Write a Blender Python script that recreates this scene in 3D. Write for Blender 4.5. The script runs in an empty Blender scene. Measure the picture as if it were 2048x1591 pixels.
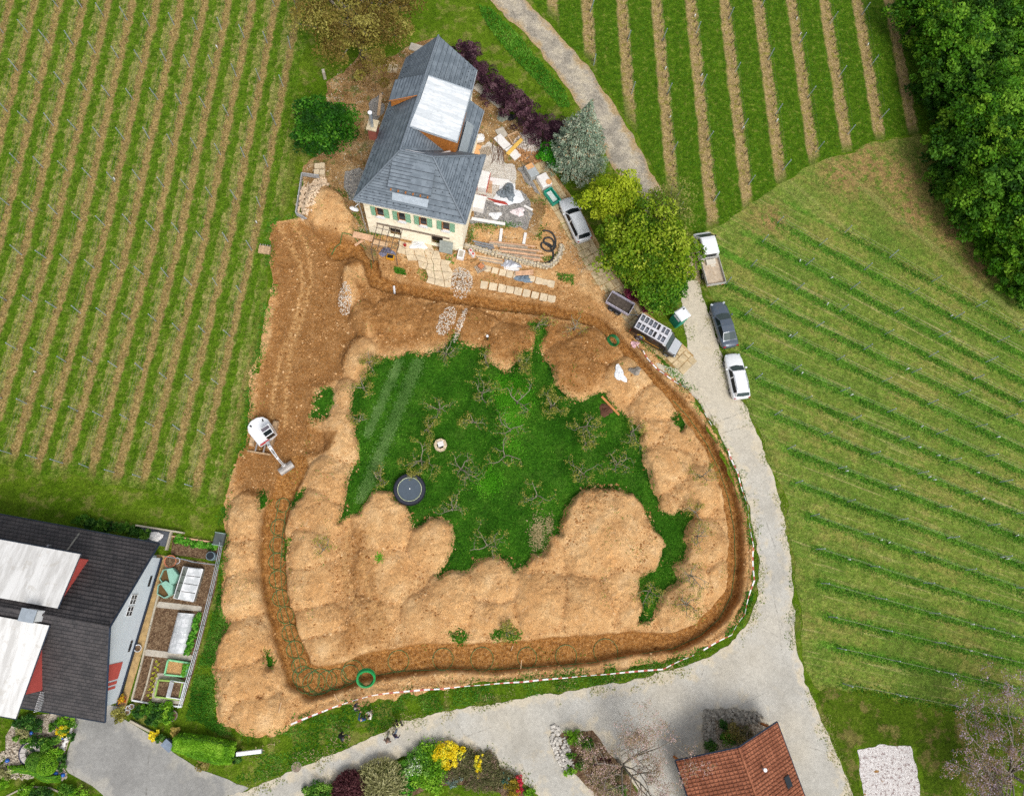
import bpy, bmesh, math, random
import numpy as np
from mathutils import Vector, Matrix
R = math.radians
random.seed(7)
sc = bpy.context.scene
col = sc.collection

# ---------------------------------------------------------------- camera (drone, 68 m up, tilted 15 degrees off straight down)
FPX, CAMH, NADU, NADV = 1450.0, 68.0, 905.0, 1175.0
_d = np.array([NADU - 1024, -(NADV - 795.5), -FPX]); _d /= np.linalg.norm(_d)
_zc = -_d; _yc = np.array([0, 1.0, 0]); _yc -= _zc * _yc.dot(_zc); _yc /= np.linalg.norm(_yc); _xc = np.cross(_yc, _zc)
CM = np.array([_xc, _yc, _zc])
cam_d = bpy.data.cameras.new('camera'); cam = bpy.data.objects.new('camera', cam_d); col.objects.link(cam)
cam_d.sensor_fit = 'HORIZONTAL'; cam_d.sensor_width = 36.0; cam_d.lens = FPX * 36.0 / 2048
cam_d.clip_start = 0.5; cam_d.clip_end = 5000
_m = Matrix([[*CM[0], 0], [*CM[1], 0], [*CM[2], CAMH], [0, 0, 0, 1]])
cam.matrix_world = _m
sc.camera = cam

# ---------------------------------------------------------------- sky and sun (bright overcast)
SUN_EL, SUN_AZ = 55.0, 155.0       # degrees; azimuth clockwise from +Y
world = bpy.data.worlds.new('World'); sc.world = world; world.use_nodes = True
wn = world.node_tree; wn.nodes.clear()
sky = wn.nodes.new('ShaderNodeTexSky'); sky.sky_type = 'NISHITA'; sky.sun_disc = False
sky.sun_elevation = R(SUN_EL); sky.sun_rotation = R(SUN_AZ); sky.air_density = 1.0; sky.dust_density = 4.0; sky.ozone_density = 1.0; sky.altitude = 300
hsv = wn.nodes.new('ShaderNodeHueSaturation'); hsv.inputs['Saturation'].default_value = 0.28
bgn = wn.nodes.new('ShaderNodeBackground'); bgn.inputs['Strength'].default_value = 0.15
wo = wn.nodes.new('ShaderNodeOutputWorld')
wn.links.new(sky.outputs[0], hsv.inputs['Color']); wn.links.new(hsv.outputs[0], bgn.inputs[0]); wn.links.new(bgn.outputs[0], wo.inputs[0])
sun_d = bpy.data.lights.new('sun', 'SUN'); sun_d.energy = 1.5; sun_d.angle = R(22); sun_d.color = (1, 0.96, 0.9)
sun = bpy.data.objects.new('sun', sun_d); col.objects.link(sun)
_sd = Vector((math.sin(R(SUN_AZ)) * math.cos(R(SUN_EL)), math.cos(R(SUN_AZ)) * math.cos(R(SUN_EL)), math.sin(R(SUN_EL))))
sun.rotation_euler = _sd.to_track_quat('Z', 'Y').to_euler(); sun.location = (0, 0, 60)
sc.view_settings.view_transform = 'Standard'; sc.view_settings.look = 'None'; sc.view_settings.gamma = 1.0
sc.view_settings.use_curve_mapping = False
sc.view_settings.exposure = 0.40
sc.render.engine = 'CYCLES'
sc.cycles.use_denoising = False
sc.cycles.max_bounces = 5; sc.cycles.diffuse_bounces = 3; sc.cycles.glossy_bounces = 2; sc.cycles.transmission_bounces = 3; sc.cycles.transparent_max_bounces = 6
sc.cycles.caustics_reflective = False; sc.cycles.caustics_refractive = False

# ---------------------------------------------------------------- survey helpers: plan mark (photo sheet coordinates) -> metres on the ground
def P(u, v, z=0.0):
    r = CM @ np.array([(u - 1024) / FPX, -(v - 795.5) / FPX, -1.0]); t = (z - CAMH) / r[2]
    return (float(r[0] * t), float(r[1] * t))
def PL(pts, z=0.0): return [P(u, v, z) for u, v in pts]
def lin(c):
    c /= 255.0
    return c / 12.92 if c <= 0.04045 else ((c + 0.055) / 1.055) ** 2.4
KA = 0.80
def S(r, g, b, k=None):
    k = KA if k is None else k
    return (lin(r) * k, lin(g) * k, lin(b) * k, 1)

# ---------------------------------------------------------------- object helpers
def tag(o, label=None, cat=None, group=None, kind=None):
    if label: o['label'] = label
    if cat: o['category'] = cat
    if group: o['group'] = group
    if kind: o['kind'] = kind
    return o
def link(name, me, mat=None, parent=None, loc=None, rotz=0):
    o = bpy.data.objects.new(name, me); col.objects.link(o)
    if mat is not None and me is not None and len(me.materials) == 0: me.materials.append(mat)
    if parent is not None: o.parent = parent
    if loc is not None: o.location = loc
    if rotz: o.rotation_euler = (0, 0, rotz)
    return o
def thing(name, label, cat, loc=(0, 0, 0), rotz=0, group=None):
    o = bpy.data.objects.new(name, None); col.objects.link(o); o.empty_display_size = 0.3
    o.location = loc; o.rotation_euler = (0, 0, rotz)
    return tag(o, label, cat, group)
def mesh_np(name, V, Fq, mats=None, smooth=False, midx=None, attrs=None):
    """V (n,3) array; Fq (m,k) int array, all faces of one size"""
    V = np.asarray(V, np.float32); Fq = np.asarray(Fq, np.int32)
    me = bpy.data.meshes.new(name); n, (m, k) = len(V), Fq.shape
    me.vertices.add(n); me.vertices.foreach_set('co', V.ravel())
    me.loops.add(m * k); me.loops.foreach_set('vertex_index', Fq.ravel())
    me.polygons.add(m); me.polygons.foreach_set('loop_start', np.arange(0, m * k, k, dtype=np.int32))
    if mats:
        for mm in (mats if isinstance(mats, (list, tuple)) else [mats]): me.materials.append(mm)
    if midx is not None: me.polygons.foreach_set('material_index', np.asarray(midx, np.int32))
    me.polygons.foreach_set('use_smooth', np.full(m, smooth, bool))
    for an, av in (attrs or {}).items():
        a = me.attributes.new(an, 'FLOAT', 'POINT'); a.data.foreach_set('value', np.asarray(av, np.float32))
    me.update(calc_edges=True); me.validate()
    return me
class MB:
    """collects shapes into ONE mesh"""
    def __init__(s): s.v = []; s.f = []; s.mi = []
    def add(s, vs, fs, mi=0):
        b = len(s.v); s.v += [tuple(v) for v in vs]; s.f += [tuple(b + i for i in f) for f in fs]; s.mi += [mi] * len(fs); return s
    def box(s, c, d, rz=0, rx=0, ry=0, mi=0, taper=1.0):
        x, y, z = d[0] / 2, d[1] / 2, d[2] / 2
        vs = [Vector((sx * x * (taper if sz > 0 else 1), sy * y * (taper if sz > 0 else 1), sz * z)) for sz in (-1, 1) for sx, sy in ((-1, -1), (1, -1), (1, 1), (-1, 1))]
        m = Matrix.Rotation(rz, 3, 'Z') @ Matrix.Rotation(ry, 3, 'Y') @ Matrix.Rotation(rx, 3, 'X')
        vs = [m @ v + Vector(c) for v in vs]
        return s.add(vs, [(0, 3, 2, 1), (4, 5, 6, 7), (0, 1, 5, 4), (1, 2, 6, 5), (2, 3, 7, 6), (3, 0, 4, 7)], mi)
    def prism(s, poly, z0, z1, mi=0, cap=True):
        n = len(poly); g = (lambda z, p: z(p[0], p[1]) if callable(z) else z)
        vs = [(p[0], p[1], g(z0, p)) for p in poly] + [(p[0], p[1], g(z1, p)) for p in poly]
        fs = [(i, (i + 1) % n, n + (i + 1) % n, n + i) for i in range(n)]
        if cap: fs += [tuple(range(n - 1, -1, -1)), tuple(range(n, 2 * n))]
        return s.add(vs, fs, mi)
    def slab(s, pts, th, mi=0):
        """a plate: 3D polygon pts (top face), thickness th straight down"""
        n = len(pts); vs = list(pts) + [(p[0], p[1], p[2] - th) for p in pts]
        fs = [tuple(range(n)), tuple(range(2 * n - 1, n - 1, -1))] + [(i, n + i, n + (i + 1) % n, (i + 1) % n) for i in range(n)]
        return s.add(vs, fs, mi)
    def cyl(s, a, b, r0, r1=None, n=10, mi=0, caps=True):
        r1 = r0 if r1 is None else r1; a = Vector(a); b = Vector(b); d = (b - a)
        if d.length < 1e-6: return s
        d.normalize(); u = d.orthogonal().normalized(); w = d.cross(u)
        vs = [a + (u * math.cos(t) + w * math.sin(t)) * r0 for t in [2 * math.pi * i / n for i in range(n)]] + [b + (u * math.cos(t) + w * math.sin(t)) * r1 for t in [2 * math.pi * i / n for i in range(n)]]
        fs = [(i, (i + 1) % n, n + (i + 1) % n, n + i) for i in range(n)]
        if caps: fs += [tuple(range(n - 1, -1, -1)), tuple(range(n, 2 * n))]
        return s.add(vs, fs, mi)
    def tube(s, pts, r, n=6, closed=False, mi=0):
        pts = [Vector(p) for p in pts]; N = len(pts); rr = r if isinstance(r, (list, tuple)) else [r] * N
        b = len(s.v); up = Vector((0, 0, 1))
        for i, p in enumerate(pts):
            if closed: d = pts[(i + 1) % N] - pts[i - 1]
            else: d = pts[min(i + 1, N - 1)] - pts[max(i - 1, 0)]
            d = d.normalized() if d.length > 1e-9 else Vector((1, 0, 0))
            u = d.cross(up)
            u = u.normalized() if u.length > 1e-3 else d.orthogonal().normalized()
            w = u.cross(d)
            s.v += [tuple(p + (u * math.cos(2 * math.pi * k / n) + w * math.sin(2 * math.pi * k / n)) * rr[i]) for k in range(n)]
        M = N if closed else N - 1
        for i in range(M):
            j = (i + 1) % N
            for k in range(n):
                s.f.append((b + i * n + k, b + i * n + (k + 1) % n, b + j * n + (k + 1) % n, b + j * n + k)); s.mi.append(mi)
        if not closed:
            s.f.append(tuple(b + k for k in range(n - 1, -1, -1))); s.f.append(tuple(b + (N - 1) * n + k for k in range(n))); s.mi += [mi, mi]
        return s
    def ball(s, c, r, n=8, m=5, mi=0, jit=0.0):
        rr = r if isinstance(r, (list, tuple)) else (r, r, r); b = len(s.v); c = Vector(c)
        J = lambda: 1 + random.uniform(-jit, jit)
        s.v.append(tuple(c + Vector((0, 0, rr[2]))))
        for i in range(1, m):
            a = math.pi * i / m
            for k in range(n):
                t = 2 * math.pi * k / n; j = J()
                s.v.append(tuple(c + Vector((rr[0] * math.sin(a) * math.cos(t) * j, rr[1] * math.sin(a) * math.sin(t) * j, rr[2] * math.cos(a) * j))))
        s.v.append(tuple(c - Vector((0, 0, rr[2])))); e = len(s.v) - 1
        for k in range(n): s.f.append((b, b + 1 + k, b + 1 + (k + 1) % n)); s.mi.append(mi)
        for i in range(m - 2):
            for k in range(n):
                s.f.append((b + 1 + i * n + k, b + 1 + (i + 1) * n + k, b + 1 + (i + 1) * n + (k + 1) % n, b + 1 + i * n + (k + 1) % n)); s.mi.append(mi)
        q = b + 1 + (m - 2) * n
        for k in range(n): s.f.append((q + k, e, q + (k + 1) % n)); s.mi.append(mi)
        return s
    def loft(s, rings, caps=True, mi=0):
        b = len(s.v); n = len(rings[0])
        for r in rings: s.v += [tuple(p) for p in r]
        for i in range(len(rings) - 1):
            for k in range(n):
                s.f.append((b + i * n + k, b + i * n + (k + 1) % n, b + (i + 1) * n + (k + 1) % n, b + (i + 1) * n + k)); s.mi.append(mi)
        if caps:
            s.f.append(tuple(b + k for k in range(n - 1, -1, -1))); s.f.append(tuple(b + (len(rings) - 1) * n + k for k in range(n))); s.mi += [mi, mi]
        return s
    def mesh(s, name, mats=None, smooth=False, bevel=0, fixn=True):
        me = bpy.data.meshes.new(name); me.from_pydata(s.v, [], s.f)
        if mats:
            for mm in (mats if isinstance(mats, (list, tuple)) else [mats]): me.materials.append(mm)
        if any(s.mi): me.polygons.foreach_set('material_index', s.mi)
        if bevel or fixn:
            bm = bmesh.new(); bm.from_mesh(me)
            if fixn: bmesh.ops.recalc_face_normals(bm, faces=bm.faces)
            if bevel: bmesh.ops.bevel(bm, geom=bm.edges[:], offset=bevel, segments=1, affect='EDGES', clamp_overlap=True)
            bm.to_mesh(me); bm.free()
        me.polygons.foreach_set('use_smooth', [smooth] * len(me.polygons)); me.update()
        return me
    def build(s, name, mat, parent=None, loc=None, rotz=0, smooth=False, bevel=0, fixn=True):
        return link(name, s.mesh(name, mat, smooth, bevel, fixn), None, parent, loc, rotz)

# ---------------------------------------------------------------- material helpers
class NT:
    def __init__(s, name):
        s.m = bpy.data.materials.new(name); s.m.use_nodes = True; s.t = s.m.node_tree; s.t.nodes.clear()
        s.out = s.t.nodes.new('ShaderNodeOutputMaterial'); s._tc = None
    def n(s, typ, **kw):
        nd = s.t.nodes.new(typ)
        for k, v in kw.items(): setattr(nd, k, v)
        return nd
    def put(s, sock, v):
        if isinstance(v, bpy.types.NodeSocket): s.t.links.new(v, sock)
        elif v is not None:
            if sock.type == 'RGBA' and isinstance(v, (int, float)): v = (v, v, v, 1)
            sock.default_value = v
    def co(s):
        if s._tc is None: s._tc = s.n('ShaderNodeTexCoord').outputs['Object']
        return s._tc
    def map(s, sx=1, sy=1, sz=1, rz=0, vec=None):
        nd = s.n('ShaderNodeMapping'); s.put(nd.inputs['Vector'], vec or s.co()); nd.inputs['Scale'].default_value = (sx, sy, sz); nd.inputs['Rotation'].default_value = (0, 0, rz); return nd.outputs[0]
    def noise(s, scale, detail=3, rough=0.55, vec=None, dist=0.0):
        nd = s.n('ShaderNodeTexNoise'); s.put(nd.inputs['Vector'], vec or s.co()); nd.inputs['Scale'].default_value = scale; nd.inputs['Detail'].default_value = detail; nd.inputs['Roughness'].default_value = rough; nd.inputs['Distortion'].default_value = dist
        return s.math('MULTIPLY_ADD', s.math('SUBTRACT', nd.outputs[0], 0.5), 1.9, 0.5)
    def voro(s, scale, vec=None, feature='F1', out='Distance', rnd=1.0):
        nd = s.n('ShaderNodeTexVoronoi', feature=feature); s.put(nd.inputs['Vector'], vec or s.co()); nd.inputs['Scale'].default_value = scale; nd.inputs['Randomness'].default_value = rnd
        return nd.outputs[out]
    def streak(s, name, k, along=.22, detail=4, rough=.65):
        """noise drawn out along the planting rows"""
        sx = s.n('ShaderNodeSeparateXYZ'); s.put(sx.inputs[0], s.co()); cx = s.n('ShaderNodeCombineXYZ'); s.put(cx.inputs[0], s.math('MULTIPLY', s.attr(name), k)); s.put(cx.inputs[1], s.math('MULTIPLY', s.math('ADD', sx.outputs[0], sx.outputs[1]), along)); return s.noise(1.0, detail, rough, cx.outputs[0])
    def crumb(s, scale):
        sep = s.n('ShaderNodeSeparateColor'); s.t.links.new(s.voro(scale, out='Color'), sep.inputs[0]); return sep.outputs[0]
    def grain(s, c, amt, scale=7.0):
        """uneven tone from blade to blade / grain to grain"""
        l = s.math('ADD', 1.0, s.math('ADD', s.math('MULTIPLY', s.math('SUBTRACT', s.crumb(scale), .5), amt), s.math('MULTIPLY', s.math('SUBTRACT', s.crumb(scale * .45), .5), amt * .6))); cl = s.n('ShaderNodeCombineColor'); [s.put(cl.inputs[k], l) for k in range(3)]; return s.mix(1.0, c, cl.outputs[0], 'MULTIPLY')
    def math(s, op, a, b=None, c=None, clamp=False):
        nd = s.n('ShaderNodeMath', operation=op); nd.use_clamp = clamp
        s.put(nd.inputs[0], a); s.put(nd.inputs[1], b); s.put(nd.inputs[2], c); return nd.outputs[0]
    def ss(s, v, lo, hi):
        nd = s.n('ShaderNodeMapRange', interpolation_type='SMOOTHSTEP'); s.put(nd.inputs['Value'], v)
        nd.inputs['From Min'].default_value = lo; nd.inputs['From Max'].default_value = hi; return nd.outputs[0]
    def mix(s, f, a, b, mode='MIX'):
        nd = s.n('ShaderNodeMix', data_type='RGBA', blend_type=mode); s.put(nd.inputs[0], f); s.put(nd.inputs[6], a); s.put(nd.inputs[7], b); return nd.outputs[2]
    def ramp(s, f, stops, interp='LINEAR'):
        nd = s.n('ShaderNodeValToRGB'); nd.color_ramp.interpolation = interp; e = nd.color_ramp.elements
        while len(e) < len(stops): e.new(0.5)
        for i, (p, c) in enumerate(stops): e[i].position = p; e[i].color = c if len(c) == 4 else (*c, 1)
        s.put(nd.inputs[0], f); return nd.outputs[0]
    def attr(s, name):
        nd = s.n('ShaderNodeAttribute', attribute_name=name); return nd.outputs['Fac']
    def bump(s, h, strength=0.5, dist=0.1):
        nd = s.n('ShaderNodeBump'); nd.inputs['Strength'].default_value = strength; nd.inputs['Distance'].default_value = dist; s.put(nd.inputs['Height'], h); return nd.outputs[0]
    def done(s, color, rough=0.9, normal=None, metal=0.0, spec=0.3, trans=None, alpha=None):
        b = s.n('ShaderNodeBsdfPrincipled'); s.put(b.inputs['Base Color'], color); s.put(b.inputs['Roughness'], rough); s.put(b.inputs['Metallic'], metal)
        b.inputs['Specular IOR Level'].default_value = spec
        if normal is not None: s.put(b.inputs['Normal'], normal)
        if alpha is not None: s.put(b.inputs['Alpha'], alpha)
        o = b.outputs[0]
        if trans is not None:
            t = s.n('ShaderNodeBsdfTranslucent'); s.put(t.inputs[0], color); mx = s.n('ShaderNodeMixShader'); mx.inputs[0].default_value = trans
            s.t.links.new(b.outputs[0], mx.inputs[1]); s.t.links.new(t.outputs[0], mx.inputs[2]); o = mx.outputs[0]
        s.t.links.new(o, s.out.inputs[0]); return s.m
_mc = {}
def plain(name, c, rough=0.7, metal=0.0, spec=0.3, var=0.12, scale=3.0, dirt=None):
    """a painted / raw surface with slight uneven tone"""
    if name in _mc: return _mc[name]
    t = NT(name); c = c if len(c) == 4 else (*c, 1)
    n1 = t.noise(scale, 4, 0.6); f = t.ss(n1, 0.35, 0.7)
    a = tuple(min(1, x * (1 - var)) for x in c[:3]) + (1,); b = tuple(min(1, x * (1 + var * 0.6)) for x in c[:3]) + (1,)
    cc = t.mix(f, a, b)
    if dirt: cc = t.mix(t.math('MULTIPLY', t.ss(t.noise(scale * 2.3, 5, 0.65), 0.5, 0.75), dirt[1]), cc, dirt[0])
    _mc[name] = t.done(cc, rough, t.bump(n1, 0.15, 0.02), metal, spec); return _mc[name]
def leafmat(name, stops, trans=0.25, rough=0.6):
    if name in _mc: return _mc[name]
    t = NT(name); _mc[name] = t.done(t.ramp(t.attr('v'), [(p_, (min(1, c_[0] * 1.25), min(1, c_[1] * 1.25), min(1, c_[2] * 1.25), 1)) for p_, c_ in stops]), rough, None, 0, 0.2, trans); return _mc[name]
def glassy(name, c=(0.02, 0.025, 0.03, 1), rough=0.08):
    if name in _mc: return _mc[name]
    t = NT(name); _mc[name] = t.done(c, rough, None, 0, 0.18); return _mc[name]
# ================================================================ TERRAIN
rng = np.random.default_rng(11)
_lat = rng.random((512, 512))
def vnoise(X, Y, scale, ox=0.0):
    x = np.asarray(X, float) / scale + 100.3 + ox; y = np.asarray(Y, float) / scale + 77.7 + ox * 1.7
    i = np.floor(x).astype(int); j = np.floor(y).astype(int); fx = x - i; fy = y - j
    fx = fx * fx * (3 - 2 * fx); fy = fy * fy * (3 - 2 * fy); i %= 511; j %= 511
    return (_lat[i, j] * (1 - fx) + _lat[i + 1, j] * fx) * (1 - fy) + (_lat[i, j + 1] * (1 - fx) + _lat[i + 1, j + 1] * fx) * fy
def fbm(X, Y, scale, oct=4, ox=0.0, g=0.5):
    s = 0; a = 1; t = 0
    for k in range(oct): s = s + a * (vnoise(X, Y, scale / 2 ** k, ox + 13.1 * k) - 0.5); t += a; a *= g
    return s / t * 2
def sdf(poly, X, Y, far=6.0):
    """signed distance to a polygon, negative inside"""
    p = np.array(poly); out = np.full(X.shape, far)
    m = (X > p[:, 0].min() - far) & (X < p[:, 0].max() + far) & (Y > p[:, 1].min() - far) & (Y < p[:, 1].max() + far)
    x = X[m]; y = Y[m]; d2 = np.full(x.shape, 1e9); ins = np.zeros(x.shape, bool)
    for k in range(len(p)):
        ax, ay = p[k]; bx, by = p[(k + 1) % len(p)]; ex, ey = bx - ax, by - ay; L = ex * ex + ey * ey
        if L < 1e-9: continue
        t = np.clip(((x - ax) * ex + (y - ay) * ey) / L, 0, 1)
        d2 = np.minimum(d2, (x - ax - t * ex) ** 2 + (y - ay - t * ey) ** 2)
        if ey != 0: ins ^= ((ay > y) != (by > y)) & (x < ex * (y - ay) / ey + ax)
    d = np.sqrt(d2); out[m] = np.where(ins, -d, d); return np.clip(out, -40, far)
def pdist(poly, X, Y, far=8.0):
    """distance to an open polyline and the running index along it"""
    p = np.array(poly); out = np.full(X.shape, far); par = np.zeros(X.shape)
    m = (X > p[:, 0].min() - far) & (X < p[:, 0].max() + far) & (Y > p[:, 1].min() - far) & (Y < p[:, 1].max() + far)
    x = X[m]; y = Y[m]; best = np.full(x.shape, far); bp = np.zeros(x.shape)
    for k in range(len(p) - 1):
        ax, ay = p[k]; bx, by = p[k + 1]; ex, ey = bx - ax, by - ay; L = ex * ex + ey * ey + 1e-9
        t = np.clip(((x - ax) * ex + (y - ay) * ey) / L, 0, 1); d = np.hypot(x - ax - t * ex, y - ay - t * ey)
        w = d < best; best[w] = d[w]; bp[w] = k + t[w]
    out[m] = best; par[m] = bp; return out, par
def sstep(a, b, x): t = np.clip((x - a) / (b - a), 0, 1); return t * t * (3 - 2 * t)
def layer(name, xs, ys, F, Z, mat, attrs=None, zoff=0.0, parent=None, kind='structure', smooth=True):
    """the part of a height grid where F < 0, cut along the F = 0 line"""
    ny, nx = F.shape; ins = F < 0
    c = np.stack([ins[:-1, :-1], ins[:-1, 1:], ins[1:, 1:], ins[1:, :-1]], -1); cnt = c.sum(-1)
    X, Y = np.meshgrid(xs, ys); gi = np.arange(ny * nx).reshape(ny, nx)
    full = np.argwhere(cnt == 4); part = np.argwhere((cnt > 0) & (cnt < 4))
    q = np.stack([gi[full[:, 0], full[:, 1]], gi[full[:, 0], full[:, 1] + 1], gi[full[:, 0] + 1, full[:, 1] + 1], gi[full[:, 0] + 1, full[:, 1]]], 1)
    ex, ed = [], {}; faces = [tuple(r) for r in q.tolist()]; base = ny * nx
    XF, YF, ZF, FF = X.ravel(), Y.ravel(), Z.ravel(), F.ravel(); A = {k: v.ravel() for k, v in (attrs or {}).items()}; EA = {k: [] for k in A}
    for j, i in part.tolist():
        cs = [gi[j, i], gi[j, i + 1], gi[j + 1, i + 1], gi[j + 1, i]]; f = []
        for k in range(4):
            a, b = int(cs[k]), int(cs[(k + 1) % 4])
            if FF[a] < 0: f.append(a)
            if (FF[a] < 0) != (FF[b] < 0):
                key = (min(a, b), max(a, b))
                if key not in ed:
                    t = FF[key[0]] / (FF[key[0]] - FF[key[1]]); t = min(max(t, 0.02), 0.98); ed[key] = base + len(ex)
                    g = lambda R_: R_[key[0]] * (1 - t) + R_[key[1]] * t
                    ex.append((g(XF), g(YF), g(ZF)))
                    for kk in A: EA[kk].append(g(A[kk]))
                f.append(ed[key])
        if len(f) >= 3: faces.append(tuple(f))
    V = np.concatenate([np.stack([XF, YF, ZF], 1), np.array(ex).reshape(-1, 3)]); V[:, 2] += zoff
    used = np.zeros(len(V), bool); used[np.unique(np.concatenate([np.array(f) for f in faces]))] = True
    re = np.cumsum(used) - 1
    me = bpy.data.meshes.new(name); me.from_pydata(V[used].tolist(), [], [tuple(re[list(f)].tolist()) for f in faces])
    for k in A:
        vals = np.concatenate([A[k], np.array(EA[k])])[used]; at = me.attributes.new(k, 'FLOAT', 'POINT'); at.data.foreach_set('value', vals.astype(np.float32))
    me.polygons.foreach_set('use_smooth', [smooth] * len(me.polygons)); me.update()
    o = link(name, me, mat, parent)
    if kind and parent is None: o['kind'] = kind
    return o
def grid_for(polys, step, pad=1.0):
    p = np.concatenate([np.array(q) for q in polys]); xs = np.arange(p[:, 0].min() - pad, p[:, 0].max() + pad + step, step); ys = np.arange(p[:, 1].min() - pad, p[:, 1].max() + pad + step, step)
    return xs, ys, *np.meshgrid(xs, ys)

# ---------------------------------------------------------------- plan marks
SITE = PL([(541,447),(585,438),(604,430),(612,420),(622,392),(640,378),(668,375),(695,395),(716,440),(720,470),(760,470),(900,505),(940,500),(950,450),(1040,455),(1075,470),(1100,380),(1135,450),(1165,500),(1200,560),(1240,610),(1268,650),(1295,695),(1335,735),(1380,785),(1415,840),(1448,900),(1470,945),(1488,1000),(1500,1060),(1508,1120),(1504,1180),(1482,1235),(1445,1275),(1400,1302),(1330,1325),(1200,1345),(1080,1357),(960,1366),(880,1376),(800,1392),(740,1405),(720,1412),(690,1408),(640,1425),(605,1438),(570,1462),(530,1475),(480,1468),(440,1440),(428,1400),(425,1340),(432,1280),(452,1250),(440,1210),(442,1150),(450,1080),(455,1000),(458,960),(470,925),(495,880),(500,800),(500,750),(520,700),(530,640),(540,600),(545,560),(538,510)])
ORCH = PL([(748,715),(780,718),(817,707),(843,710),(873,704),(892,694),(909,666),(922,689),(945,694),(971,697),(967,722),(994,738),(1013,745),(1036,728),(1052,705),(1067,702),(1072,666),(1062,643),(1088,641),(1090,666),(1079,696),(1085,715),(1105,735),(1108,767),(1134,794),(1164,807),(1183,794),(1209,787),(1216,800),(1242,830),(1265,849),(1281,869),(1281,908),(1291,944),(1301,975),(1314,1001),(1320,1020),(1346,1030),(1356,1017),(1386,1027),(1376,1050),(1363,1076),(1373,1089),(1366,1115),(1340,1128),(1353,1158),(1333,1174),(1314,1204),(1301,1236),(1275,1244),(1284,1220),(1278,1158),(1294,1148),(1314,1132),(1327,1109),(1333,1089),(1317,1066),(1297,1040),(1284,1007),(1268,985),(1239,981),(1196,975),(1163,978),(1144,994),(1131,1017),(1118,1043),(1121,1066),(1095,1070),(1085,1106),(1059,1106),(1042,1135),(1029,1138),(1020,1125),(994,1111),(954,1117),(941,1137),(925,1140),(910,1135),(876,1150),(905,1110),(912,1075),(909,1052),(883,1032),(850,1039),(827,1055),(820,1022),(811,1006),(788,996),(784,980),(745,983),(729,1003),(713,1026),(693,1032),(680,1045),(686,1026),(700,967),(709,934),(719,924),(717,885),(709,849),(703,816),(709,787),(726,761),(742,735)])
PATCH = [PL([(624,838),(630,800),(643,775),(664,772),(664,810),(650,832)]), PL([(990,1262),(1012,1258),(1038,1262),(1036,1276),(1005,1280),(985,1274)]), PL([(520,985),(532,988),(535,1003),(522,1018),(519,1003)]), PL([(595,985),(608,980),(600,998),(585,1015),(583,1006)]), PL([(1345,835),(1362,828),(1372,848),(1362,858)]), PL([(572,1075),(580,1085),(572,1110),(567,1100)]), PL([(528,1300),(545,1310),(548,1335),(535,1330)]), PL([(905,1265),(925,1262),(935,1278),(910,1282)])]
TR1 = [(594,930,1.2,.3),(575,965,1.3,.8),(556,1010,1.25,1.2),(545,1060,1.2,1.4),(543,1120,1.2,1.45),(549,1190,1.2,1.45),(571,1270,1.25,1.45),(597,1350,1.4,1.4),(625,1368,1.45,1.3),(690,1352,1.3,1.25),(760,1328,1.35,1.25),(840,1316,1.4,1.2),(900,1314,1.4,1.2),(985,1315,1.4,1.2),(1085,1306,1.45,1.2),(1185,1298,1.4,1.2),(1270,1286,1.15,1.25),(1345,1285,.9,1.3),(1400,1262,.85,1.35),(1440,1228,.9,1.4),(1464,1185,.9,1.4),(1473,1130,.85,1.4),(1472,1060,.8,1.4),(1462,995,.8,1.4),(1442,935,.75,1.4),(1416,880,.75,1.4),(1380,830,.72,1.3),(1340,785,.7,1.2),(1300,745,.68,1.2),(1260,705,.66,1.2),(1225,668,.66,1.2),(1195,643,.66,1.2),(1150,628,.68,1.2),(1100,620,.7,1.2),(1000,608,.72,1.2),(900,592,.75,1.2),(800,574,.78,1.25),(752,562,.8,1.3),(743,535,.8,1.3),(735,510,.85,1.3),(708,496,1.0,1.2),(672,497,1.2,.9)]
trl = [P(a, b) for a, b, _, _ in TR1]; trw = np.array([c for *_, c, _ in TR1]); trd = np.array([d for *_, d in TR1])
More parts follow.
